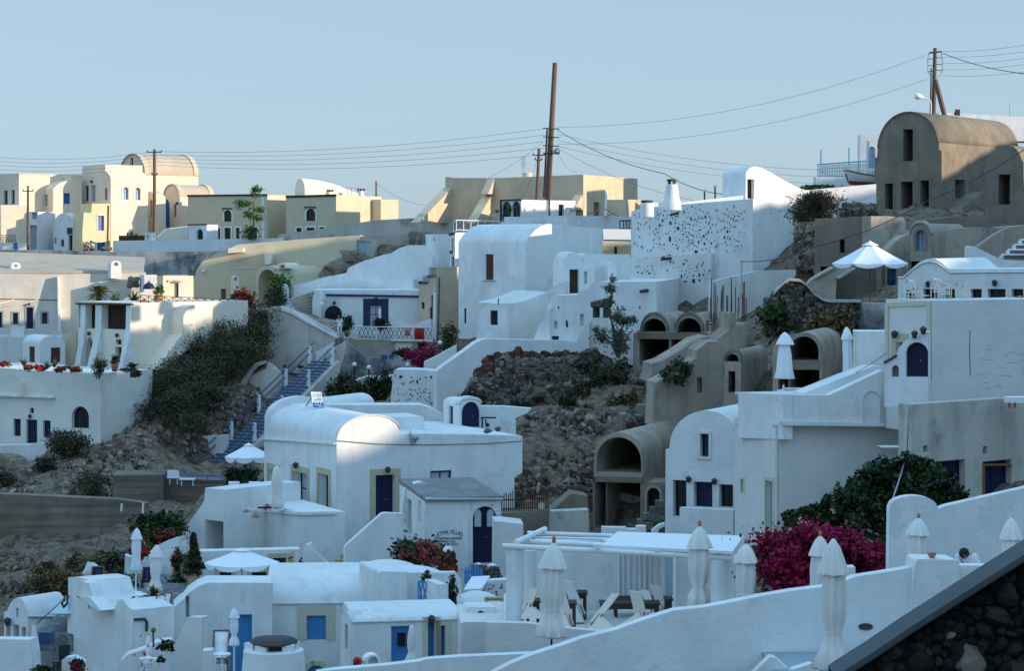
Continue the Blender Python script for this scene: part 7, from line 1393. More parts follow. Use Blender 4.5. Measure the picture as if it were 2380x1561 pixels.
h.op('dblue',1142,1218,1282,1700, rev=.18).op('dblue',1424,1190,1478,1600, rev=.35, sur='stone_trim', sw=.2).op('dblue',1524,1212,1558,1600, rev=.35, sur='stone_trim', sw=.2); h.build(); h.lamp(1447,1160); h.slab('door_pane', rect(1192,1270,1250,1372),-.14, 'glass',0)
h2 = House('cottage_gable', 'left gable of the low cottage with a slit recess', 'house', pl(832,83.9,-42),[(750,1900),(750,1160),(765,1125),(785,1100),(805,1118),(832,1185),(832,1900)], depth=1); h2.op('void',786,1204,806,1392, rev=.4); h2.build()
a0, z0 = p.sz(830,1184); a1, _ = p.sz(1672,1184); h.part('roof', MB().prism([p.w(a0, z0+z,.08-d) for d, z in [(0,-.02),(.06,0)]+[(.06+1.5*(1-math.cos(math.pi/2*i/8)), px(76,85)*math.sin(math.pi/2*i/8)) for i in range(1,9)]+[(2.6, px(72,85)),(2.7,-.02)]], p.d*(a1-a0)), 'white')
closed_parasol('folded parasol in front of the blue half glazed door',1290,1200,1490,1600,74,72, 'canvas', 'white_paint',21, waist=.6, hemw=1.35, cap=False, fin=False)
t = bush('geranium', 'red geranium above the bottom parapet',875,1500,50,70,66, 'leaf_dark',423,160,.12); t.part('flowers', cloud_mb(P(880,1490,65.8),(px(25,66),.2, px(30,66)),50,.12,424), 'petal_red', weld=False, smooth=0)
h = House('arched_niche', 'little white arched niche above the bottom parapet', 'niche', pl(1000,66,12), arch(935,1440,1070,1500,1600,12), depth=.5); h.op('void',968,1455,1040,1590,1, rev=.3); h.build()
# big bottom chimney
c = P(235,1640,68); t = T('big_chimney', 'big white tapered chimney with a dark slate top at the bottom', 'chimney', c); hh = px(240,68); t.part('stack', MB().lathe(c-Vector((0,0,1)),[(px(262,68),0),(px(252,68),1),(px(232,68),1+hh),(px(200,68),1.03+hh)],28), 'white')
for k in range(5): a = k*1.2566+.5; t.part('stub', MB().box(c+Vector((math.cos(a)*px(165,68), math.sin(a)*px(120,68), hh+px(25,68))),(px(95,68),.35, px(55,68)), a*.3), 'white')
t.part('cap', MB().lathe(c+Vector((0,0, hh+px(48,68))),[(px(175,68),0),(px(185,68), px(14,68)),(px(150,68), px(40,68)),(px(120,68), px(48,68))],14, lambda a, z: 1+.1*math.sin(3*a)), 'slate'); t.part('flue', MB().lathe(c+Vector((0,0, hh)),[(px(130,68),0),(px(130,68), px(50,68))],14), 'black_iron')
# villa side: stair, annex with the painted lettering
p = pl(785,106,14); h = House('stair_wall', 'white sloping stair wall climbing to the yellow framed door', 'wall', p,[(782,900),(785,612),(800,590),(1072,348),(1100,342),(1240,350),(1240,900)], depth=.4); h.build()
t = T('stone_stairs', 'dark stone stairs behind the white sloping stair wall', 'stair', P(720,790,107)); mb = MB()
for i in range(7): mb.obox(P(658+i*48,790-i*42,107.4+i*.35), Vector((px(300,107),0,0)), Vector((0,.6,0)), Vector((0,0, px(44,107))))
t.part('steps', mb, 'stone_jar', weld=False)
wall('stair_curb', 'white curved curb sweeping down to the stone stairs', 'wall', pl(480,105,6),[(430,900),(470,640),(490,592),(530,575),(560,640),(640,720),(760,800),(760,900)],.5, 'white')
p = pl(1402,108,14); h = House('grey_roof_annex', 'white annex with a flat grey roof, painted lettering and an arched navy door', 'house', p,[(1402,1000),(1402,228),(1990,238),(1990,1000)], xend=1205)
h.op('dnavy',1768,292,1952,735,1, rev=.3); h.op('wdark',1266,240,1298,506, face='S', rev=.3).op('void',1350,250,1370,415, face='S', rev=.2); h.build()
h.ring(p, p.s(1768), p.sz(1860,735)[1], p.s(1952), p.sz(1860,292)[1],1, 'white',.16, out=.06)
A = [p.w(p.s(1400), p.sz(1402,228)[1],.15), p.w(p.s(2000), p.sz(1402,228)[1],.15)]; B = [q-p.n*(h.depth+.3) for q in A]; mb = MB(); up = Vector((0,0,.28))
h.part('roof', MB().add([A[0], A[1], B[1]+up, B[0]+up]+[q-Vector((0,0,.16)) for q in (A[0], A[1], B[1]+up, B[0]+up)],[(0,1,2,3),(7,6,5,4),(0,4,5,1),(2,6,7,3),(1,5,6,2),(0,3,7,4)]), 'roof_grey')
h.slab('roof_edge', rect(1400,226,2000,238),.18, 'white')
text_part(h, 'KYMA VILLAS', p,1496,494,1690,528, 'navy',.015, bow=.13); text_part(h, 'TRADITIONAL APARTMENTS', p,1500,531,1686,549, 'navy',.015); text_part(h, 'SWIMMING  POOL', p,1500,556,1640,572, 'navy',.015); text_part(h, 'TEL. 0 86 71613', p,1504,577,1656,595, 'navy',.015)
[h.slab('pane', arch(x0,315, x0+50,350,450,6),-.23, 'curtain_glass',0) for x0 in (1784,1882)]; h.slab('junction_strip',[(1752,740),(1752,240),(1757,240),(1757,740)],.03, 'white_old')
wall('wing_wall', 'white rounded wing wall on the left of the grey roof', 'wall', pl(1240,112,20),[(1220,300),(1250,160),(1340,108),(1380,100),(1420,115),(1428,145),(1400,175),(1300,300)],.5, 'white')
wall('rough_wall', 'rough white wall right of the arched navy door', 'wall', pl(1935,104,3),[(1930,1010),(1936,410),(2010,412),(2160,430),(2170,1010)],2, 'white_old')
t = bush('oleander', 'pink flowering oleander bush in front of the lettered annex',1335,655,330,200,102, 'leaf_olive',431,2200,.2, dd=1.4); t.part('flowers', cloud_mb(P(1340,655,101.3),(px(165,102),1.3, px(95,102)),620,.15,432, clumps=34, spread=.12), 'petal_pink', weld=False, smooth=0)
def studded(label, x, yt, yb, w, Y, seed, holed=True):
    """stepped white garden pillar with dark stones set in it"""
    c = P(x, yb, Y); hh = px(yb-yt, Y); r = px(w, Y)/2; t = T('studded_pillar', label, 'pillar', c, 'white pillars studded with stones'); t.part('shaft', MB().lathe(c-Vector((0,0,.4)),[(r,0),(r,.4+hh*.15),(r*.82,.4+hh*.5),(r*.62,.4+hh*.75),(r*.55,.4+hh*.92),(r*.3,.4+hh),(.02,.4+hh*1.01)],16), 'white'); g = random.Random(seed); sp = []
    for k in range(7):
        for j in range(5): a = math.pi*(1.1+.8*(j+.5*(k % 2))/4.5); z = hh*(.08+.11*k); rr = r*(1-.30*z/hh); sp.append((c+Vector((rr*math.cos(a), rr*math.sin(a), z)), g.uniform(.09,.15)))
    t.part('stones', stones(sp, seed,6,4), 'lava_red' if holed else 'lava', weld=False); return t
t = studded('studded white pillar with an arched top and red flowers, before the lettering',1578,600,800,130,100,5); t.part('top_arch', MB().lathe(P(1578,640,99.9),[(px(38,100),-px(55,100)),(px(40,100),0),(px(25,100), px(32,100)),(.02, px(42,100))],14), 'white'); t.part('arch_hole_shade', MB().ball(P(1582,640,99), px(18,99),8,6), 'slate')  # dark ball stands in for the shade inside the arch opening
t = bush('red_flowers', 'red flowers at the foot of the studded pillar',1590,795,120,26,99, 'petal_red',433,220,.12, stem=False)
studded('studded white pointed pillar right of the blue picket gate',1918,735,860,130,99,6, False); studded('small white pointed pillar behind the picket gate',1812,728,840,90,101,7, False)
p = pl(1700,98,6); t = T('picket_gate', 'bright blue picket gate between the studded pillars', 'gate', p.at(1770,890)); mb = MB()
for k in range(6): x = 1706+k*24; y = 785-30*math.sin(math.pi*(k+.5)/6); mb.prism([p.at(x,890), p.at(x, y), p.at(x+9, y-14), p.at(x+18, y), p.at(x+18,890)],-p.n*.05)
for y in (815,862): mb.obox(p.at(1704, y,-.09), p.d*px(142,98), p.n*.04, Vector((0,0,.1)))
t.part('pickets', mb, 'sky_blue')
p = pl(1840,97,6); t = T('stone_wall', 'white garden wall with dark stones right of the picket gate', 'wall', p.at(1920,980)); t.part('wall', MB().prism([p.at(x, y) for x, y in ((1830,1010),(1835,890),(1870,868),(2160,850),(2160,1010))],-p.n*.6), 'white'); g = random.Random(4); inlay(t, p,[(g.uniform(1840,2150), g.uniform(890,975), g.uniform(14,40), g.uniform(10,24)) for i in range(44)],9)
t = T('sun_bed', 'white slatted sun bed below the blue picket gate', 'sun bed', P(1770,950,96)); t.part('bed', MB().obox(P(1700,950,96), Vector((px(140,96),.3,0)), Vector((.3,1.2,.35)), Vector((0,0,.08))), 'canvas_white')
for i,(x, yb, w, hh, Y, lb) in enumerate(((1800,1110,440,165,90, 'white oval dome roof below the blue picket gate'),(1990,1110,260,80,88, 'small low white dome beside the yellow sign'))):
    c = P(x, yb, Y); rx = px(w, Y)/2; t = T('dome', lb, 'dome', c, 'low white roof domes'); t.part('shell', MB().lathe(c-Vector((0,0,.5)),[(rx,0),(rx,.5)]+[(rx*math.cos(math.pi/2*k/9),.5+px(hh, Y)*math.sin(math.pi/2*k/9)) for k in range(1,9)]+[(.02,.5+px(hh, Y))],28), 'white')
p = pl(1857,86.5,5); t = T('reception_sign', 'small yellow Reception sign on a rounded board', 'sign', p.at(1930,1030)); t.part('board', MB().prism([p.at(x, y) for x, y in ((1856,1006),(1866,990),(1990,993),(2005,1000),(2008,1032),(1960,1022),(1900,1024),(1880,1036),(1862,1032))],-p.n*.05), 'sign_cream'); text_part(t, 'Reception', p,1872,998,1998,1022, 'dark_wood',.01)
single('sign_post', 'small white finial post by the Reception sign', 'post', MB().lathe(P(1855,1075,85.5),[(px(14,86),0),(px(13,86), px(40,86)),(px(6,86), px(58,86)),(.01, px(62,86))],10), 'white')
p = pl(1725,84,8); h = House('arched_chimney', 'wide white arched chimney block with a dark smoke hole', 'chimney', p,[(1720,1230),(1728,1085),(1745,1070),(1950,1072),(1955,1185),(1955,1230)], depth=1.2); h.op('void',1800,1100,1862,1182,1, rev=.7); h.build()
p = pl(1668,82,4); h = House('white_brick_house', 'rough white brick block at the bottom under the arched chimney', 'house', p,[(1660,1900),(1680,1200),(1700,1185),(2330,1190),(2600,1225),(2600,1900)], depth=4, mat='white_block'); h.build()
p = pl(330,99,0); t = T('menu_board', 'leaning cream menu board with small dark writing on the roof edge', 'sign', p.at(360,790)); q = pl(330,99,-35); t.part('board', MB().prism([q.at(x, y) for x, y in ((330,790),(338,655),(392,638),(390,770),(340,792))],-q.n*.06), 'sign_cream'); t.part('writing', MB().prism([q.at(x, yy,.012) for x, yy in ((348,702),(350,688),(380,676),(380,692))],-q.n*.01), 'slate')
for y in (715,730,745): t.part('writing', MB().prism([q.at(x, yy,.012) for x, yy in ((346, y),(346, y-4),(380, y-12),(380, y-8))],-q.n*.01), 'slate')
bush('pot_plant', 'small dark plant on the roof edge right of the menu board',447,750,50,65,98.5, 'leaf_dark',441,220,.14)
# ================================================================ right hand houses
fr('C2')
p = pl(2245,113,-24); ap = [(1648+ (2242-1648)*(1-math.cos(math.pi*i/22))/2,1375-95*i/22-(1335-1050)*math.sin(math.pi*i/22)**.9) for i in range(1,22)]
h = House('gable_house', 'white house with a big rounded gable, one small framed window and three navy openings below', 'house', p,[(1605,2260),(1612,1388),(1645,1385)]+ap+[(2245,1285),(2245,2260)], depth=11, sink=1)
h.op('wdark',1925,1250,2002,1456, rev=.3); fr('C3'); h.op('wdark',1440,92,1542,372, rev=.4).op('dnavy',1600,105,1742,300, rev=.4).op('wdark',1796,125,1902,300, rev=.4)
fr('C2'); h.build(); a0, a1 = p.s(1925), p.s(2002); z1, z0 = p.sz(1962,1250)[1], p.sz(1962,1456)[1]; h.ring(p, a0, z0, a1, z1,0, 'white',.13, 'surround4',.06)
fr('C3'); h.lamp(1567,82); h.lamp(1765,98)
wall('front_parapet', 'white parapet before the three navy openings', 'wall', pl(1490,109,-24),[(1486,600),(1490,300),(1905,320),(1905,600)],.3, 'white')
fr('R3'); p = pl(130,97,17)
h = House('terrace_house', 'tall white house with a roof terrace, rounded blind niche and a yellow edged blue side', 'house', p,[(130,1900),(130,705),(1215,735),(1215,1900)], xend=-257, mat='white_block')
h.op('dgrey',22,1205,84,1700, face='S', rev=.25, sur='stone_trim', sw=.16).op('wwhite',-200,1190,-178,1310, face='S', rev=.15, sur='stone_trim', sw=.08); h.build()
for o in ([(-255,700),(-255,685),(128,700),(128,728)],[(112,1900),(112,715),(130,715),(130,1900)]): h.slab('yellow_edge', o,.02, 'stone_trim', face='S')
p2 = pl(185,96.6,17); h2 = House('terrace_parapet', 'white roof terrace parapet rising as a stair wall to the arched portal', 'wall', p2,[(185,705),(185,430),(590,434),(700,385),(850,312),(1080,205),(1215,262),(1215,720)], depth=.5, sink=0); h2.build()
h2.slab('ledge',[(130,705),(135,662),(1100,690),(1100,716)],.18, 'white'); h2.ring(p2, p2.s(895), p2.sz(965,680)[1], p2.s(1040), p2.sz(965,400)[1],1, 'white',.05, out=.06)
wall('side_parapet', 'blue shaded side parapet of the roof terrace', 'wall', pl(185,96.5,-70),[(-230,690),(-225,408),(183,430),(183,700)],.4, 'white')
wall('terrace_stairs', 'white sloping steps behind the roof terrace parapet', 'stair', pl(360,99,10),[(350,480),(360,420),(700,285),(990,172),(1085,178),(1085,480)],1.5, 'white')
single('roof_terrace', 'white roof terrace floor', 'terrace', MB().prism([p.w(p.s(130), p.sz(130,690)[1]+.9,0), p.w(p.s(1215), p.sz(130,690)[1]+.9,0), p.w(p.s(1215), p.sz(130,690)[1]+.9,-h.depth), p.w(p.s(130), p.sz(130,690)[1]+.9,-h.depth)], Vector((0,0,.1))), 'white_old', kind='structure')
closed_parasol('slim folded parasol left on the roof terrace',180,-130,285,400,105,150, 'canvas_white', 'dark_wood',31, tie=False, fin=False); closed_parasol('folded parasol with a tied waist, right on the roof terrace',762,-178,250,335,104,105, 'canvas_white', 'dark_wood',32, waist=.85, fin=False)
single('planter_box', 'grey box at the foot of the left terrace parasol', 'box', MB().obox(P(202,425,103), Vector((px(155,103),0,0)), Vector((0,.6,0)), Vector((0,0, px(52,103)))), 'white_old')
fr('R2'); p = pl(805,102,-8); h = House('white_panel_wall', 'plain white wall panel left of the yellow framed blue wall', 'wall', p,[(805,1760),(808,1262),(1110,1266),(1110,1760)], depth=2); h.build(); h.slab('border',[(806,1700),(808,1262),(830,1262),(830,1700)],.04, 'cream_pale')
p = pl(1506,95,-62); h = House('yellow_framed_house', 'large plain white house wall with a yellow framed blue end and dark wall lamps', 'house', p,[(1100,2000),(1100,1006),(1506,988),(1506,2000)], xend=2650, mat='white_block')
h.op('wdark',1196,1362,1256,1500, rev=.25, sur='yellow_trim', sw=.35); h.build()
for o in ([(1100,1045),(1100,1006),(1506,988),(1506,1030)],[(1100,1675),(1100,1045),(1128,1045),(1128,1675)],[(1474,1700),(1474,1030),(1506,1030),(1506,1700)]): h.slab('yellow_frame', o,.06, 'stone_trim')
h.lamp(1205,1290); h.part('crack', MB().tube([h.sp.at(1858,1250,.0), h.sp.at(1852,1440,.0), h.sp.at(1860,1670,.0)],.018,4), 'slate')
g = random.Random(8)
for i in range(16): x, y = g.uniform(1900,2340), g.uniform(1420,1790); h.part('block_line', MB().tube([h.sp.at(x, y,-.008), h.sp.at(x+g.uniform(40,110), y+4,-.008)],.016,4), 'roof_grey')
p = pl(1090,93,-14); h = House('arched_portal', 'white sculpted portal with a tall arch, a tiny arch and round black lamps', 'gateway', p,[(1085,1760),(1085,1560),(1130,1522),(1190,1475),(1212,1425),(1255,1365),(1315,1318),(1350,1305),(1385,1318),(1420,1275),(1440,1262),(1488,1275),(1488,1760)], depth=.8)
h.op('dnavy',1282,1364,1480,1676,1, rev=.55); fr('R3'); h.op('void',1156,165,1216,268,1, rev=.7); h.build(); fr('R2')
for x, y in ((1362,1290),(1440,1252)): h.lamp(x, y)
h.part('cable', MB().tube([p.at(1085,1545,.05), p.at(1140,1515,.05), p.at(1200,1478,.05)],.05,5), 'slate')
fr('R3'); p = pl(1060,93.5,4); h = House('block_wall', 'white block wall below the sculpted portal', 'wall', p,[(1068,720),(1072,272),(1500,272),(1500,720)], depth=1, mat='white_block'); h.build()
fr('R3'); p = pl(1212,89,-55); h = House('concrete_house', 'old stained concrete house with two dark blue doors behind the fig tree', 'house', pl(1335,88,-50), rect(1212,518,1335,1700), xend=2700, mat='stained_pale')
h.op('dnavy',1546,1022,1812,1700, face='S', rev=.3).op('dnavy',1972,1022,2230,1700, face='S', rev=.3).op('void',1436,890,1476,945, face='S', rev=.4).op('void',1974,896,2012,960, face='S', rev=.4); h.build()
for o in ([(1966,1070),(1966,1050),(2230,1050),(2230,1066)],[(1966,1400),(1966,1060),(1986,1060),(1986,1400)]): h.slab('door_frame', o,.03, 'wood', face='S')
h.part('cable', MB().tube([h.p.at(1330,530,.1), h.p.at(1318,700,.1), h.p.at(1306,950,.1), P(1280,1000,76), P(1225,1180,73), P(1140,1430,66)],.022,4), 'steel')
t = T('small_table', 'small white topped table with orange legs on the concrete house roof', 'table', P(2270,545,90)); t.part('table_top', MB().obox(P(2200,505,90), Vector((2,0,0)), Vector((0,.8,0)), Vector((0,0, px(50,90)))), 'white_paint')
for x in (2212,2262): t.part('leg', MB().tube([P(x,548,90), P(x,500,90)],.05,5), 'wood')
fr('R2'); p = pl(1210,116,-26); h = House('six_window_house', 'white house with a row of dark square windows at the right edge', 'house', p,[(1203,1200),(1210,770),(1258,768),(1300,735),(1350,685),(1410,635),(1460,613),(1500,608),(1545,614),(1600,645),(1650,690),(1680,706),(2650,702),(2650,1200)], depth=9)
for x0, x1, y1 in ((1282,1378,1040),(1436,1560,1040),(1634,1730,1040),(1864,1962,1040),(2018,2176,1040),(2232,2336,1040)): h.op('wdark' if x1-x0 < 120 else 'wnavy', x0,884, x1, y1, rev=.5)
h.build(); h.lamp(1487,838); h.lamp(2085,828); mb = MB(); cl = [(1210,782),(1262,780),(1350,700),(1430,650),(1500,636),(1560,648),(1620,690),(1680,735),(2600,728)]
h.part('cornice', MB().tube([p.at(x, y,.02) for x, y in cl],.05,5), 'white')
def wirechair(c, s=1.0):
    t = T('wire_chair', 'white wire chair on the house roof edge', 'chair', c, 'white wire chairs on the roof'); mb = MB(); hh = .95*s
    mb.tube([c+Vector((-.2,0,0)), c+Vector((-.2,.05, hh*.8)), c+Vector((-.1,.06, hh)), c+Vector((.12,.06, hh*.95)), c+Vector((.2,.05, hh*.7)), c+Vector((.2,0,0))],.028,5); mb.tube([c+Vector((0,.05, hh*.45)), c+Vector((0,.06, hh))],.02,4); mb.tube([c+Vector((-.2,.05, hh*.6)), c+Vector((.2,.05, hh*.55))],.02,4); t.part('frame', mb, 'canvas_cream')
    m2 = MB().lathe(c+Vector((0,-.25, hh*.45)),[(.02,0),(.24,0),(.24,.04),(.02,.04)],12); t.part('seat', m2, 'canvas_cream'); return t
w0 = wirechair(P(1320,1010,98))
for i,(x, s) in enumerate(((1265,.5),(1345,.75),(1375,.95),(1415,1.0),(1540,1.5),(1580,1.45),(1632,1.2),(1652,1.2),(1765,1.25),(1822,1.1),(2240,.4),(2305,.45))): o = dup(w0.o, P(x,1012,98+.3*(i % 3)), rz=g.uniform(-.7,.7)); o.scale = (.85,.85, s*.72)
# fig tree and bougainvillea
fr('R3'); t = T('fig_tree', 'dark broad leafed fig tree spreading before the concrete house', 'tree', P(1200,1800,76)); b = P(1200,1800,76); mb = MB()
for x, y in ((700,1450),(1000,1200),(1320,1050),(1600,1250),(400,1550),(1700,1400)): mb.tube([b, b.lerp(P(x, y,76),.5)+Vector((.1,.1,.1)), P(x, y,76)],[.16,.09,.03],6)
t.part('trunk', mb, 'bark'); cl_ = MB(); 
for i,(x, y, w, hh, n) in enumerate(((1300,1230,700,420,4200),(1010,1130,260,160,900),(1350,1010,170,110,420),(1440,1060,130,110,300),(1180,1050,260,120,500),(1560,1200,330,260,1500),(1680,1310,250,160,800),(860,1260,240,180,900),(760,1400,300,240,1300),(560,1400,130,120,260),(420,1490,200,150,480),(250,1560,160,150,340),(540,1540,260,180,800),(950,1450,500,380,2800),(1400,1420,700,300,2600),(700,1600,500,200,1300),(220,1500,60,50,60),(1780,1370,90,40,90))):
    m2 = cloud_mb(P(x, y,76-.5*(i % 3)),(px(w,76)/2, min(1.6, px(hh,76)), px(hh,76)/2), int(n*1.9),.16,500+i, clumps=70 if n > 700 else 16, asp=.6, shell=.25, spread=.17); cl_.add(m2.v, m2.f)
t.part('crown', cl_, 'leaf_dark', weld=False, smooth=0)
fr('R4'); t = T('bougainvillea', 'huge magenta bougainvillea in front of the fig tree', 'shrub', P(500,860,66)); cl_ = MB()
for i,(x, y, w, hh, n) in enumerate(((420,440,700,380,5200),(120,520,330,360,2400),(200,700,420,280,2400),(700,560,500,330,3000),(960,570,330,260,1900),(430,310,260,120,700),(640,360,220,120,600),(-10,560,110,200,500),(850,440,180,100,400),(1050,470,140,100,300),(90,370,110,80,160),(560,750,500,180,1500))):
    m2 = cloud_mb(P(x, y,66-.4*(i % 3)),(px(w,66)/2,1.2, px(hh,66)/2), n,.13,600+i, clumps=60 if n > 900 else 18, asp=.8, shell=.35, spread=.2); cl_.add(m2.v, m2.f)
t.part('blossom', cl_, 'magenta', weld=False, smooth=0); t.part('leaves', cloud_mb(P(450,600,66),(px(480,66),1, px(230,66)),1800,.14,640, clumps=60), 'leaf_dark', weld=False, smooth=0)
mb = MB()
for x in (100,400,700,950): mb.tube([P(500,860,66), P(x,600,66)],[.08,.03],5)
t.part('stem', mb, 'bark')
# pergola terrace
fr('C3')
p = pl(400,83.5,3); h = House('pergola_wall', 'white back wall of the pergola terrace', 'wall', p,[(390,1330),(390,560),(1012,575),(1012,1330)], depth=1); h.build()
h = House('pergola_side_wall', 'white wall right of the dark passage behind the pergola', 'wall', pl(1465,84.5,3),[(1465,1330),(1465,560),(1990,590),(1990,1330)], depth=1, mat='white_old'); h.build()
h = House('passage_wall', 'dull grey wall at the back of the pergola passage', 'wall', pl(1000,87,3),[(1000,1330),(1000,600),(1500,600),(1500,1330)], depth=1, mat='grey_blue'); h.build()
q = pl(1010,83.2,3); mb = MB(); n = 120; a0, a1 = q.s(1012), q.s(1378); zt, zb = q.sz(1200,650)[1], q.sz(1200,1010)[1]
for i in range(n+1):
    f = i/n; a = a0+(a1-a0)*f; d = .07*math.sin(f*2*math.pi*9+.8*math.sin(f*11))+.03*math.sin(f*47); mb.v += [tuple(q.w(a, zt, d*.4)), tuple(q.w(a, zb, d))]
mb.f = [(2*i,2*i+2,2*i+3,2*i+1) for i in range(n)]; single('curtain', 'long pleated white curtain under the pergola', 'curtain', mb, 'canvas_white', smooth=60)
t = T('pergola', 'white pergola of round columns and log beams with a flat canopy', 'pergola', P(1000,1200,84))
for x0, x1, yt, yb, Y in ((152,290,618,1280,79.5),(292,388,632,1250,82.5),(1728,1850,700,1280,78),(1845,1905,705,1280,81)): r = px(x1-x0, Y)/2; t.part('column', MB().tube([P((x0+x1)/2, yb, Y), P((x0+x1)/2, yt, Y)], r,20), 'white')
for a, b_, Y0, Y1, w in (((128,598),(1935,690),79.3,77.8,42),((225,560),(900,590),80.9,80.3,40),((318,498),(980,520),83,82.6,34),((318,530),(900,545),82.2,81.8,20)): r = px(w, Y0)/2; t.part('beam', MB().tube([P(*a, Y0), P(*b_, Y1)], r,10), 'white_paint')
t.part('beam', MB().tube([P(225,575,79.2), P(452,468,83.2)],.1,8), 'white_paint')
for x, y in ((855,602),(1320,628),(1795,648)): t.part('bracket', MB().obox(P(x-22, y+14,78.2), Vector((px(44,80),0,0)), Vector((0,.5,.0)), Vector((0,0, px(28,80)))), 'white_paint')
cA, cB, cC, cD = P(880,592,78.8), P(1900,640,77.6), P(1985,520,82.6), P(1012,487,83.6); dn = Vector((0,0,-.09)); t.part('canopy', MB().add([cA, cB, cC, cD, cA+dn, cB+dn, cC+dn, cD+dn],[(0,1,2,3),(7,6,5,4),(0,4,5,1),(1,5,6,2),(2,6,7,3),(3,7,4,0)]), 'white_paint')
wall('parapet_block', 'small white parapet pieces behind the pergola canopy', 'wall', pl(888,96,0),[(886,600),(890,455),(1080,458),(1082,470),(1155,470),(1158,447),(1232,447),(1235,600)],.5, 'white'); wall('curved_rail_wall', 'short white curved parapet left of the three navy openings', 'wall', pl(1270,108,0),[(1268,560),(1275,480),(1330,435),(1376,422),(1378,445),(1330,475),(1310,560)],.4, 'white')
zf = P(700,1262,79).z; single('terrace', 'white pergola terrace floor', 'terrace', MB().obox(Vector((-.3,75.6, zf-.5)), Vector((11.3,0,0)), Vector((0,12,0)), Vector((0,0,.5))), 'white_old', kind='structure')
wall('terrace_parapet', 'rough white parapet in front of the pergola terrace', 'wall', pl(0,75,2),[(-8,1600),(-4,1190),(320,1195),(600,1232),(850,1255),(1100,1270),(1100,1600)],.4, 'white_block')
def table(label, x0, x1, yt, yb, Y, d=.8):
    a = P(x0, yt, Y); w = px(x1-x0, Y); hh = px(yb-yt, Y); t = T('dining_table', label, 'table', P((x0+x1)/2, yb, Y), 'dark wooden tables under the pergola'); t.part('table_top', MB().obox(a-Vector((0,0,.06)), Vector((w,0,0)), Vector((0, d,0)), Vector((0,0,.06))), 'dark_wood'); t.part('apron', MB().obox(a+Vector((.06,.05,-.2)), Vector((w-.12,0,0)), Vector((0, d-.1,0)), Vector((0,0,.138))), 'dark_wood')
    for i in (.04, w-.14):
        for j in (.03, d-.12): t.part('leg', MB().obox(a+Vector((i, j,-hh)), Vector((.1,0,0)), Vector((0,.1,0)), Vector((0,0, hh-.06))), 'dark_wood')
table('dark wooden table in the middle of the pergola terrace',875,1342,1042,1260,78); table('dark table half hidden behind the left folded parasol',600,782,962,1180,81.5); table('small dark table right of the left column',300,420,1025,1200,80); table('dark table at the right end of the pergola terrace',1375,1442,1010,1200,80); table('dark table close behind the left folded parasol',560,700,1040,1240,78.5); table('long dark table before the curtain',980,1400,1008,1180,82)
def cover(label, xb, yb, xt, yt, w, Y, mat='canvas_cream', skirt=True):
    """canvas covered chair: slab back leaning over a draped pyramid seat"""
    b, tp = P(xb, yb, Y), P(xt, yt, Y); t = T('covered_chair', label, 'chair', P(xb, yb+60, Y), 'canvas covered chairs under the pergola'); d = tp-b; W2 = px(w, Y); s = Vector((.8,-.6,0))*W2; nn = d.cross(s).normalized()*.05
    t.part('backrest', MB().obox(b-s/2, s, d, nn), mat)
    if skirt:
        sg = 1 if xt > xb else -1; c = b+Vector((sg*.28,0,0)); mb = MB(); top = b.lerp(tp,.3); zf_ = P(xb, yb+55, Y).z
        mb.add([top, Vector((c.x-.42, c.y-.4, zf_)), Vector((c.x+.42, c.y-.4, zf_)), Vector((c.x+.42, c.y+.4, zf_)), Vector((c.x-.42, c.y+.4, zf_))],[(0,1,2),(0,2,3),(0,3,4),(0,4,1)]); t.part('seat_cover', mb, mat)
    f = MB(); f.tube([b-d*.12, b+d*.3],.025,5); f.tube([b-d*.1+s*.4, b+d*.3+s*.4],.025,5); t.part('frame', f, 'wood')
cover('covered chair beside the left column',300,1090,368,925,80,79); cover('tall pale covered chair leaning on the left folded parasol',630,1205,560,930,95,77); cover('grey white covered chair behind the left folded parasol',720,1120,620,870,100,81, 'canvas'); cover('covered chair slanting right at the middle table',825,1185,995,965,70,76.5); cover('beige covered chair in front of the middle table',1195,1170,1145,950,105,76.5); cover('white covered chair just behind the beige one',1270,1090,1220,940,70,80, 'canvas_white', False); cover('grey covered chair before the curtain end',1370,1120,1300,900,100,81, 'canvas')
closed_parasol('tall folded parasol with wooden knob before the pergola columns',500,580,1300,1460,58,205, 'canvas', 'dark_wood',41, waist=.66); closed_parasol('tall folded parasol with wooden knob in front of the pergola canopy',1636,450,1080,1180,66,180, 'canvas', 'dark_wood',42, waist=.7); closed_parasol('folded parasol with wooden knob left of the bougainvillea',1993,585,1120,1200,64,180, 'canvas', 'dark_wood',43, waist=.9)
# ================================================================ foreground
fr('M3'); p = pl(680,62,4); wall('bottom_parapet', 'low white parapet along the bottom edge left of the slope', 'wall', p,[(500,1800),(560,1575),(680,1556),(1130,1517),(1350,1490),(1420,1472),(1700,1452),(2300,1428),(2700,1425),(2700,1800)],.4, 'white')
fr('R4'); p = pl(0,52,5); q_ = lambda pts, f: [((FR[f][0]+x*FR[f][2]-cur[0])/cur[2],(FR[f][1]+y*FR[f][2]-cur[1])/cur[2]) for x, y in pts]
top = q_([(0,1620),(60,1575),(200,1505),(350,1442),(570,1372),(740,1312),(990,1250),(1240,1162),(1450,1097),(1700,1070)], 'C3')+[(0,888),(250,845),(400,826),(515,812),(640,790),(830,717),(1060,682),(1250,650),(1330,632),(1700,615),(2130,617),(2342,590),(2600,560)]
t = T('white_slope_wall', 'big smooth white parapet sweeping up across the foreground', 'wall', p.at(500,1500)); t.part('wall', MB().prism([p.at(top[0][0],1900)]+[p.at(x, y) for x, y in top]+[p.at(2600,1900)],-p.n*.4), 'white')
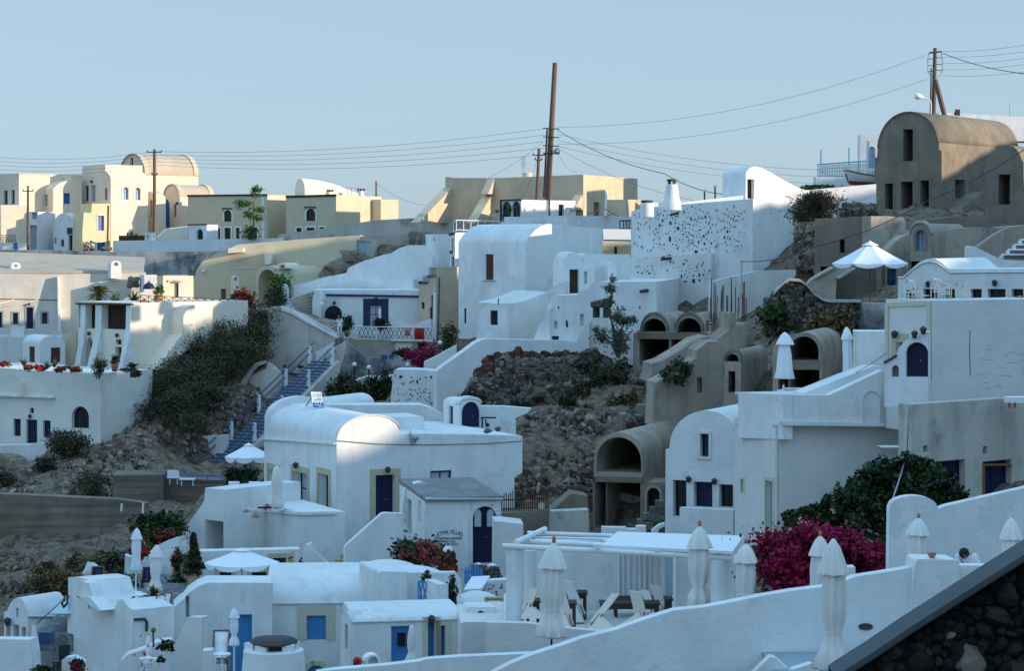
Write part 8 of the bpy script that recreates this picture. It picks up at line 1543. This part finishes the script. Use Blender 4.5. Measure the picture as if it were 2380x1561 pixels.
t.part('pillar', MB().prism([p.at(x, y,.25) for x, y in ((1310,1100),(1335,640),(1352,560),(1372,545),(1710,552),(1728,575),(1742,640),(1760,1100))],-p.n*.9), 'white')
c = p.at(918,1165,.02); t.part('plaque', MB().prism([p.at(918+66*math.cos(a)*(1 if abs(math.cos(a)) < .9 else .98),1165+30*math.sin(a),.03) for a in np.arange(0,6.28,.3)],-p.n*.06), 'slate')
wall('parapet_stub', 'small white parapet stub left of the tall front parasol', 'wall', pl(745,56,0),[(740,800),(745,634),(828,632),(832,800)],.5, 'white')
zf = P(500,1400,51.9).z; single('terrace', 'blue grey painted terrace floor in the foreground', 'terrace', MB().obox(Vector((5.4,49.7, zf-.3)), Vector((3.6,0,0)), Vector((0,2.3,0)), Vector((0,0,.3))), 'grey_blue', kind='structure')
wall('low_white_edge', 'low white edge around the blue grey terrace', 'wall', pl(0,49.9,0),[(-300,1800),(-100,1600),(60,1440),(110,1450),(240,1561),(300,1620),(310,1800)],.4, 'white'); wall('low_white_edge', 'white rim right of the tall front parasol foot', 'wall', pl(400,49.5,4),[(240,1800),(255,1556),(430,1500),(560,1530),(740,1442),(860,1395),(1000,1800)],.3, 'white')
p = pl(1130,62,3); bl = House('arched_block', 'white wall with a rounded head rising behind the seated person', 'wall', p,[(1058,800),(1064,485),(1120,475),(1124,800)], depth=.6); bl.build()
h = House('round_headed_wall', 'white round headed wall sloping up to the right edge', 'wall', p,[(1122,800),(1136,95)]+[(x, y) for x, y in arcpts(1142,85,1562,-12,14)]+[(1572,110),(1600,95),(1640,78),(2342,-82),(2700,-190),(2700,800)], depth=.4); h.build()
closed_parasol('folded parasol with knob in front of the bougainvillea blossoms',492,350,1000,1100,58,195, 'canvas', 'dark_wood',51, waist=.9, hemw=.8); closed_parasol('nearest tall folded parasol in the foreground with a flared hem',632,380,1545,1640,47,250, 'canvas', 'dark_wood',52, waist=.7, fin=False, hemw=1.3); closed_parasol('folded parasol with knob before the round headed wall',1385,190,760,900,57,200, 'canvas', 'dark_wood',53, waist=.9); closed_parasol('rightmost folded parasol beside the dark stone wall',2242,190,900,1000,54,190, 'canvas', 'dark_wood',54, fin=False)
seated('dark haired person in a white shirt sitting with bowed head, lower right',1805,508,54.2, 'shirt_white', 'cloth_dark', 'hair_dark',-1.5,3,.16)
t = T('basket', 'small woven basket on the white pillar', 'basket', P(1515,540,52.4)); t.part('bowl', MB().lathe(P(1515,545,52.3),[(px(25,52),0),(px(45,52), px(45,52)),(px(40,52), px(46,52)),(.02, px(15,52))],14, lambda a, z: 1+.08*math.sin(5*a)), 'finial')
# dark stone wall in the near corner
p = pl(1500,27,0); out = [(560,1900),(700,1590),(1000,1400),(1300,1190),(1700,940),(2000,745),(2342,530),(2700,300),(2700,1900)]
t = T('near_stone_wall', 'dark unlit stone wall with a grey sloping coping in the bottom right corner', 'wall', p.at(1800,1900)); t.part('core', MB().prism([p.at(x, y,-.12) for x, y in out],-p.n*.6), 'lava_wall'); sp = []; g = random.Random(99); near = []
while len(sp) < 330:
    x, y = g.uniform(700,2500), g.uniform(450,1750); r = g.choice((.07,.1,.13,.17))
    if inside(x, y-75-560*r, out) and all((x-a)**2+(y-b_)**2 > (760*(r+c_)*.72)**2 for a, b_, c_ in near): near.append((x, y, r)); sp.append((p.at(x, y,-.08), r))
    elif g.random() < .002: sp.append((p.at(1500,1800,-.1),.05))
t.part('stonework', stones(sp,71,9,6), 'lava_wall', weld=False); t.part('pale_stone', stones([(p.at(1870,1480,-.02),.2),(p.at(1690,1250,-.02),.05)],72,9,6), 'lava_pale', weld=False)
lo = [(640,1600),(700,1555),(1000,1365),(1300,1160),(1700,905),(2000,712),(2342,497),(2700,270)]; w_ = 62; mb = MB()
for (x0, y0),(x1, y1) in zip(lo, lo[1:]):
    A = [p.at(x0, y0,.12), p.at(x1, y1,.12), p.at(x1+12, y1+w_,.1), p.at(x0+12, y0+w_,.1)]; mb.add(A+[v-p.n*.7 for v in A],[(0,1,2,3),(7,6,5,4),(0,4,5,1),(2,6,7,3)])
t.part('coping', mb, 'kerb_grey')
# ================================================================ poles and wires on the skyline
fr('D')
t, tp = pole('tallest wooden utility pole in the middle of the ridge',1290,146,480,217,7.5,-18)
for y in (298,318,338,356): t.part('bracket', MB().tube([P(1262, y,216.6), P(1300, y+2,216.6)],.05,5), 'slate')
t.part('cable_pipe', MB().tube([P(1272,300,216.6), P(1264,460,216.6)],.1,6), 'black_iron'); t.part('junction_box', MB().ball(P(1294,352,216.5),.3,8,6), 'steel')
pole('shorter wooden utility pole just left of the tallest one',1253,345,480,216,4.5,-6,((.12,.5),(.2,.3))); pole('thin wooden utility pole in front of the cream vaulted houses',359,347,585,238,4.6,0,((.03,.7),(.25,.25))); pole('thin wooden pole at the far left of the road',65,432,590,240,3.4,0,((.08,.5),))
def wire(label, pts, r=.016, group='overhead wires', sag=.6):
    mb = MB(); P3 = [P(*k) for k in pts]; o = []
    for a, b_ in zip(P3, P3[1:]):
        for k in range(13): f = k/12; o.append(a.lerp(b_, f)-Vector((0,0, sag*4*f*(1-f))))
    mb.tube(o, r,4); return single('overhead_wire', label, 'wire', mb, 'cable', group=group, weld=False)
names = ('top', 'second', 'third', 'fourth', 'lowest')
for i in range(5): wire(f'{names[i]} of five thin wires crossing the left sky',[(-120,352+10*i,238),(360,352+8*i,238),(1272,298+15*i,217)],.013, sag=.8)
wire('long upper wire rising to the right hand pole',[(1296,296,217),(2152,128,205)],.012, sag=1.5); wire('long lower wire rising to the right hand pole',[(1296,335,217),(2155,184,205)],.012, sag=1.5)
wire('thick dark cable dropping right from the tallest pole',[(1296,302,216.5),(1545,404,190),(1720,452,184)],.028, sag=.5)
for i in range(3): wire(f'{names[i+1]} faint wire sloping down behind the tapered chimney',[(1296,312+14*i,217),(1900,395+16*i,215),(2060,405+16*i,213)],.012, sag=.6)
wire('wire from the tallest pole down to the antenna',[(1262,330,217),(1120,420,236)],.014, sag=.3); wire('wire from the tallest pole to the sandy roof corner',[(1292,345,217),(1340,400,231)],.014); wire('wire from the tallest pole to the chimney terrace',[(1292,342,217),(1620,468,185)],.014); wire('wire hanging right of the pole stub',[(876,428,252),(1010,478,240)],.014); wire('slack wire from the shorter pole',[(1250,365,216),(1216,462,218)],.014, sag=.2)
for i,(y0, y1) in enumerate(((150,75),(198,136),(256,195),(312,250),(368,320))): fr('R1'); wire(f'{names[i]} of the thin wires right of the dark power pole',[(1605, y0,205.5),(2500, y1-8,165)],.011, sag=.2)
wire('thick cable falling right from the dark power pole',[(1610,165,205.5),(2480,365,160)],.03, sag=.3); fr('D'); wire('dark cable slanting across the concrete ruins',[(1722,608,157),(1896,573,146),(2150,470,144),(2420,320,140)],.028, sag=.3); wire('cable from the white panel wall to the portal',[(1985,868,100),(2062,820,94)],.014, sag=.05)
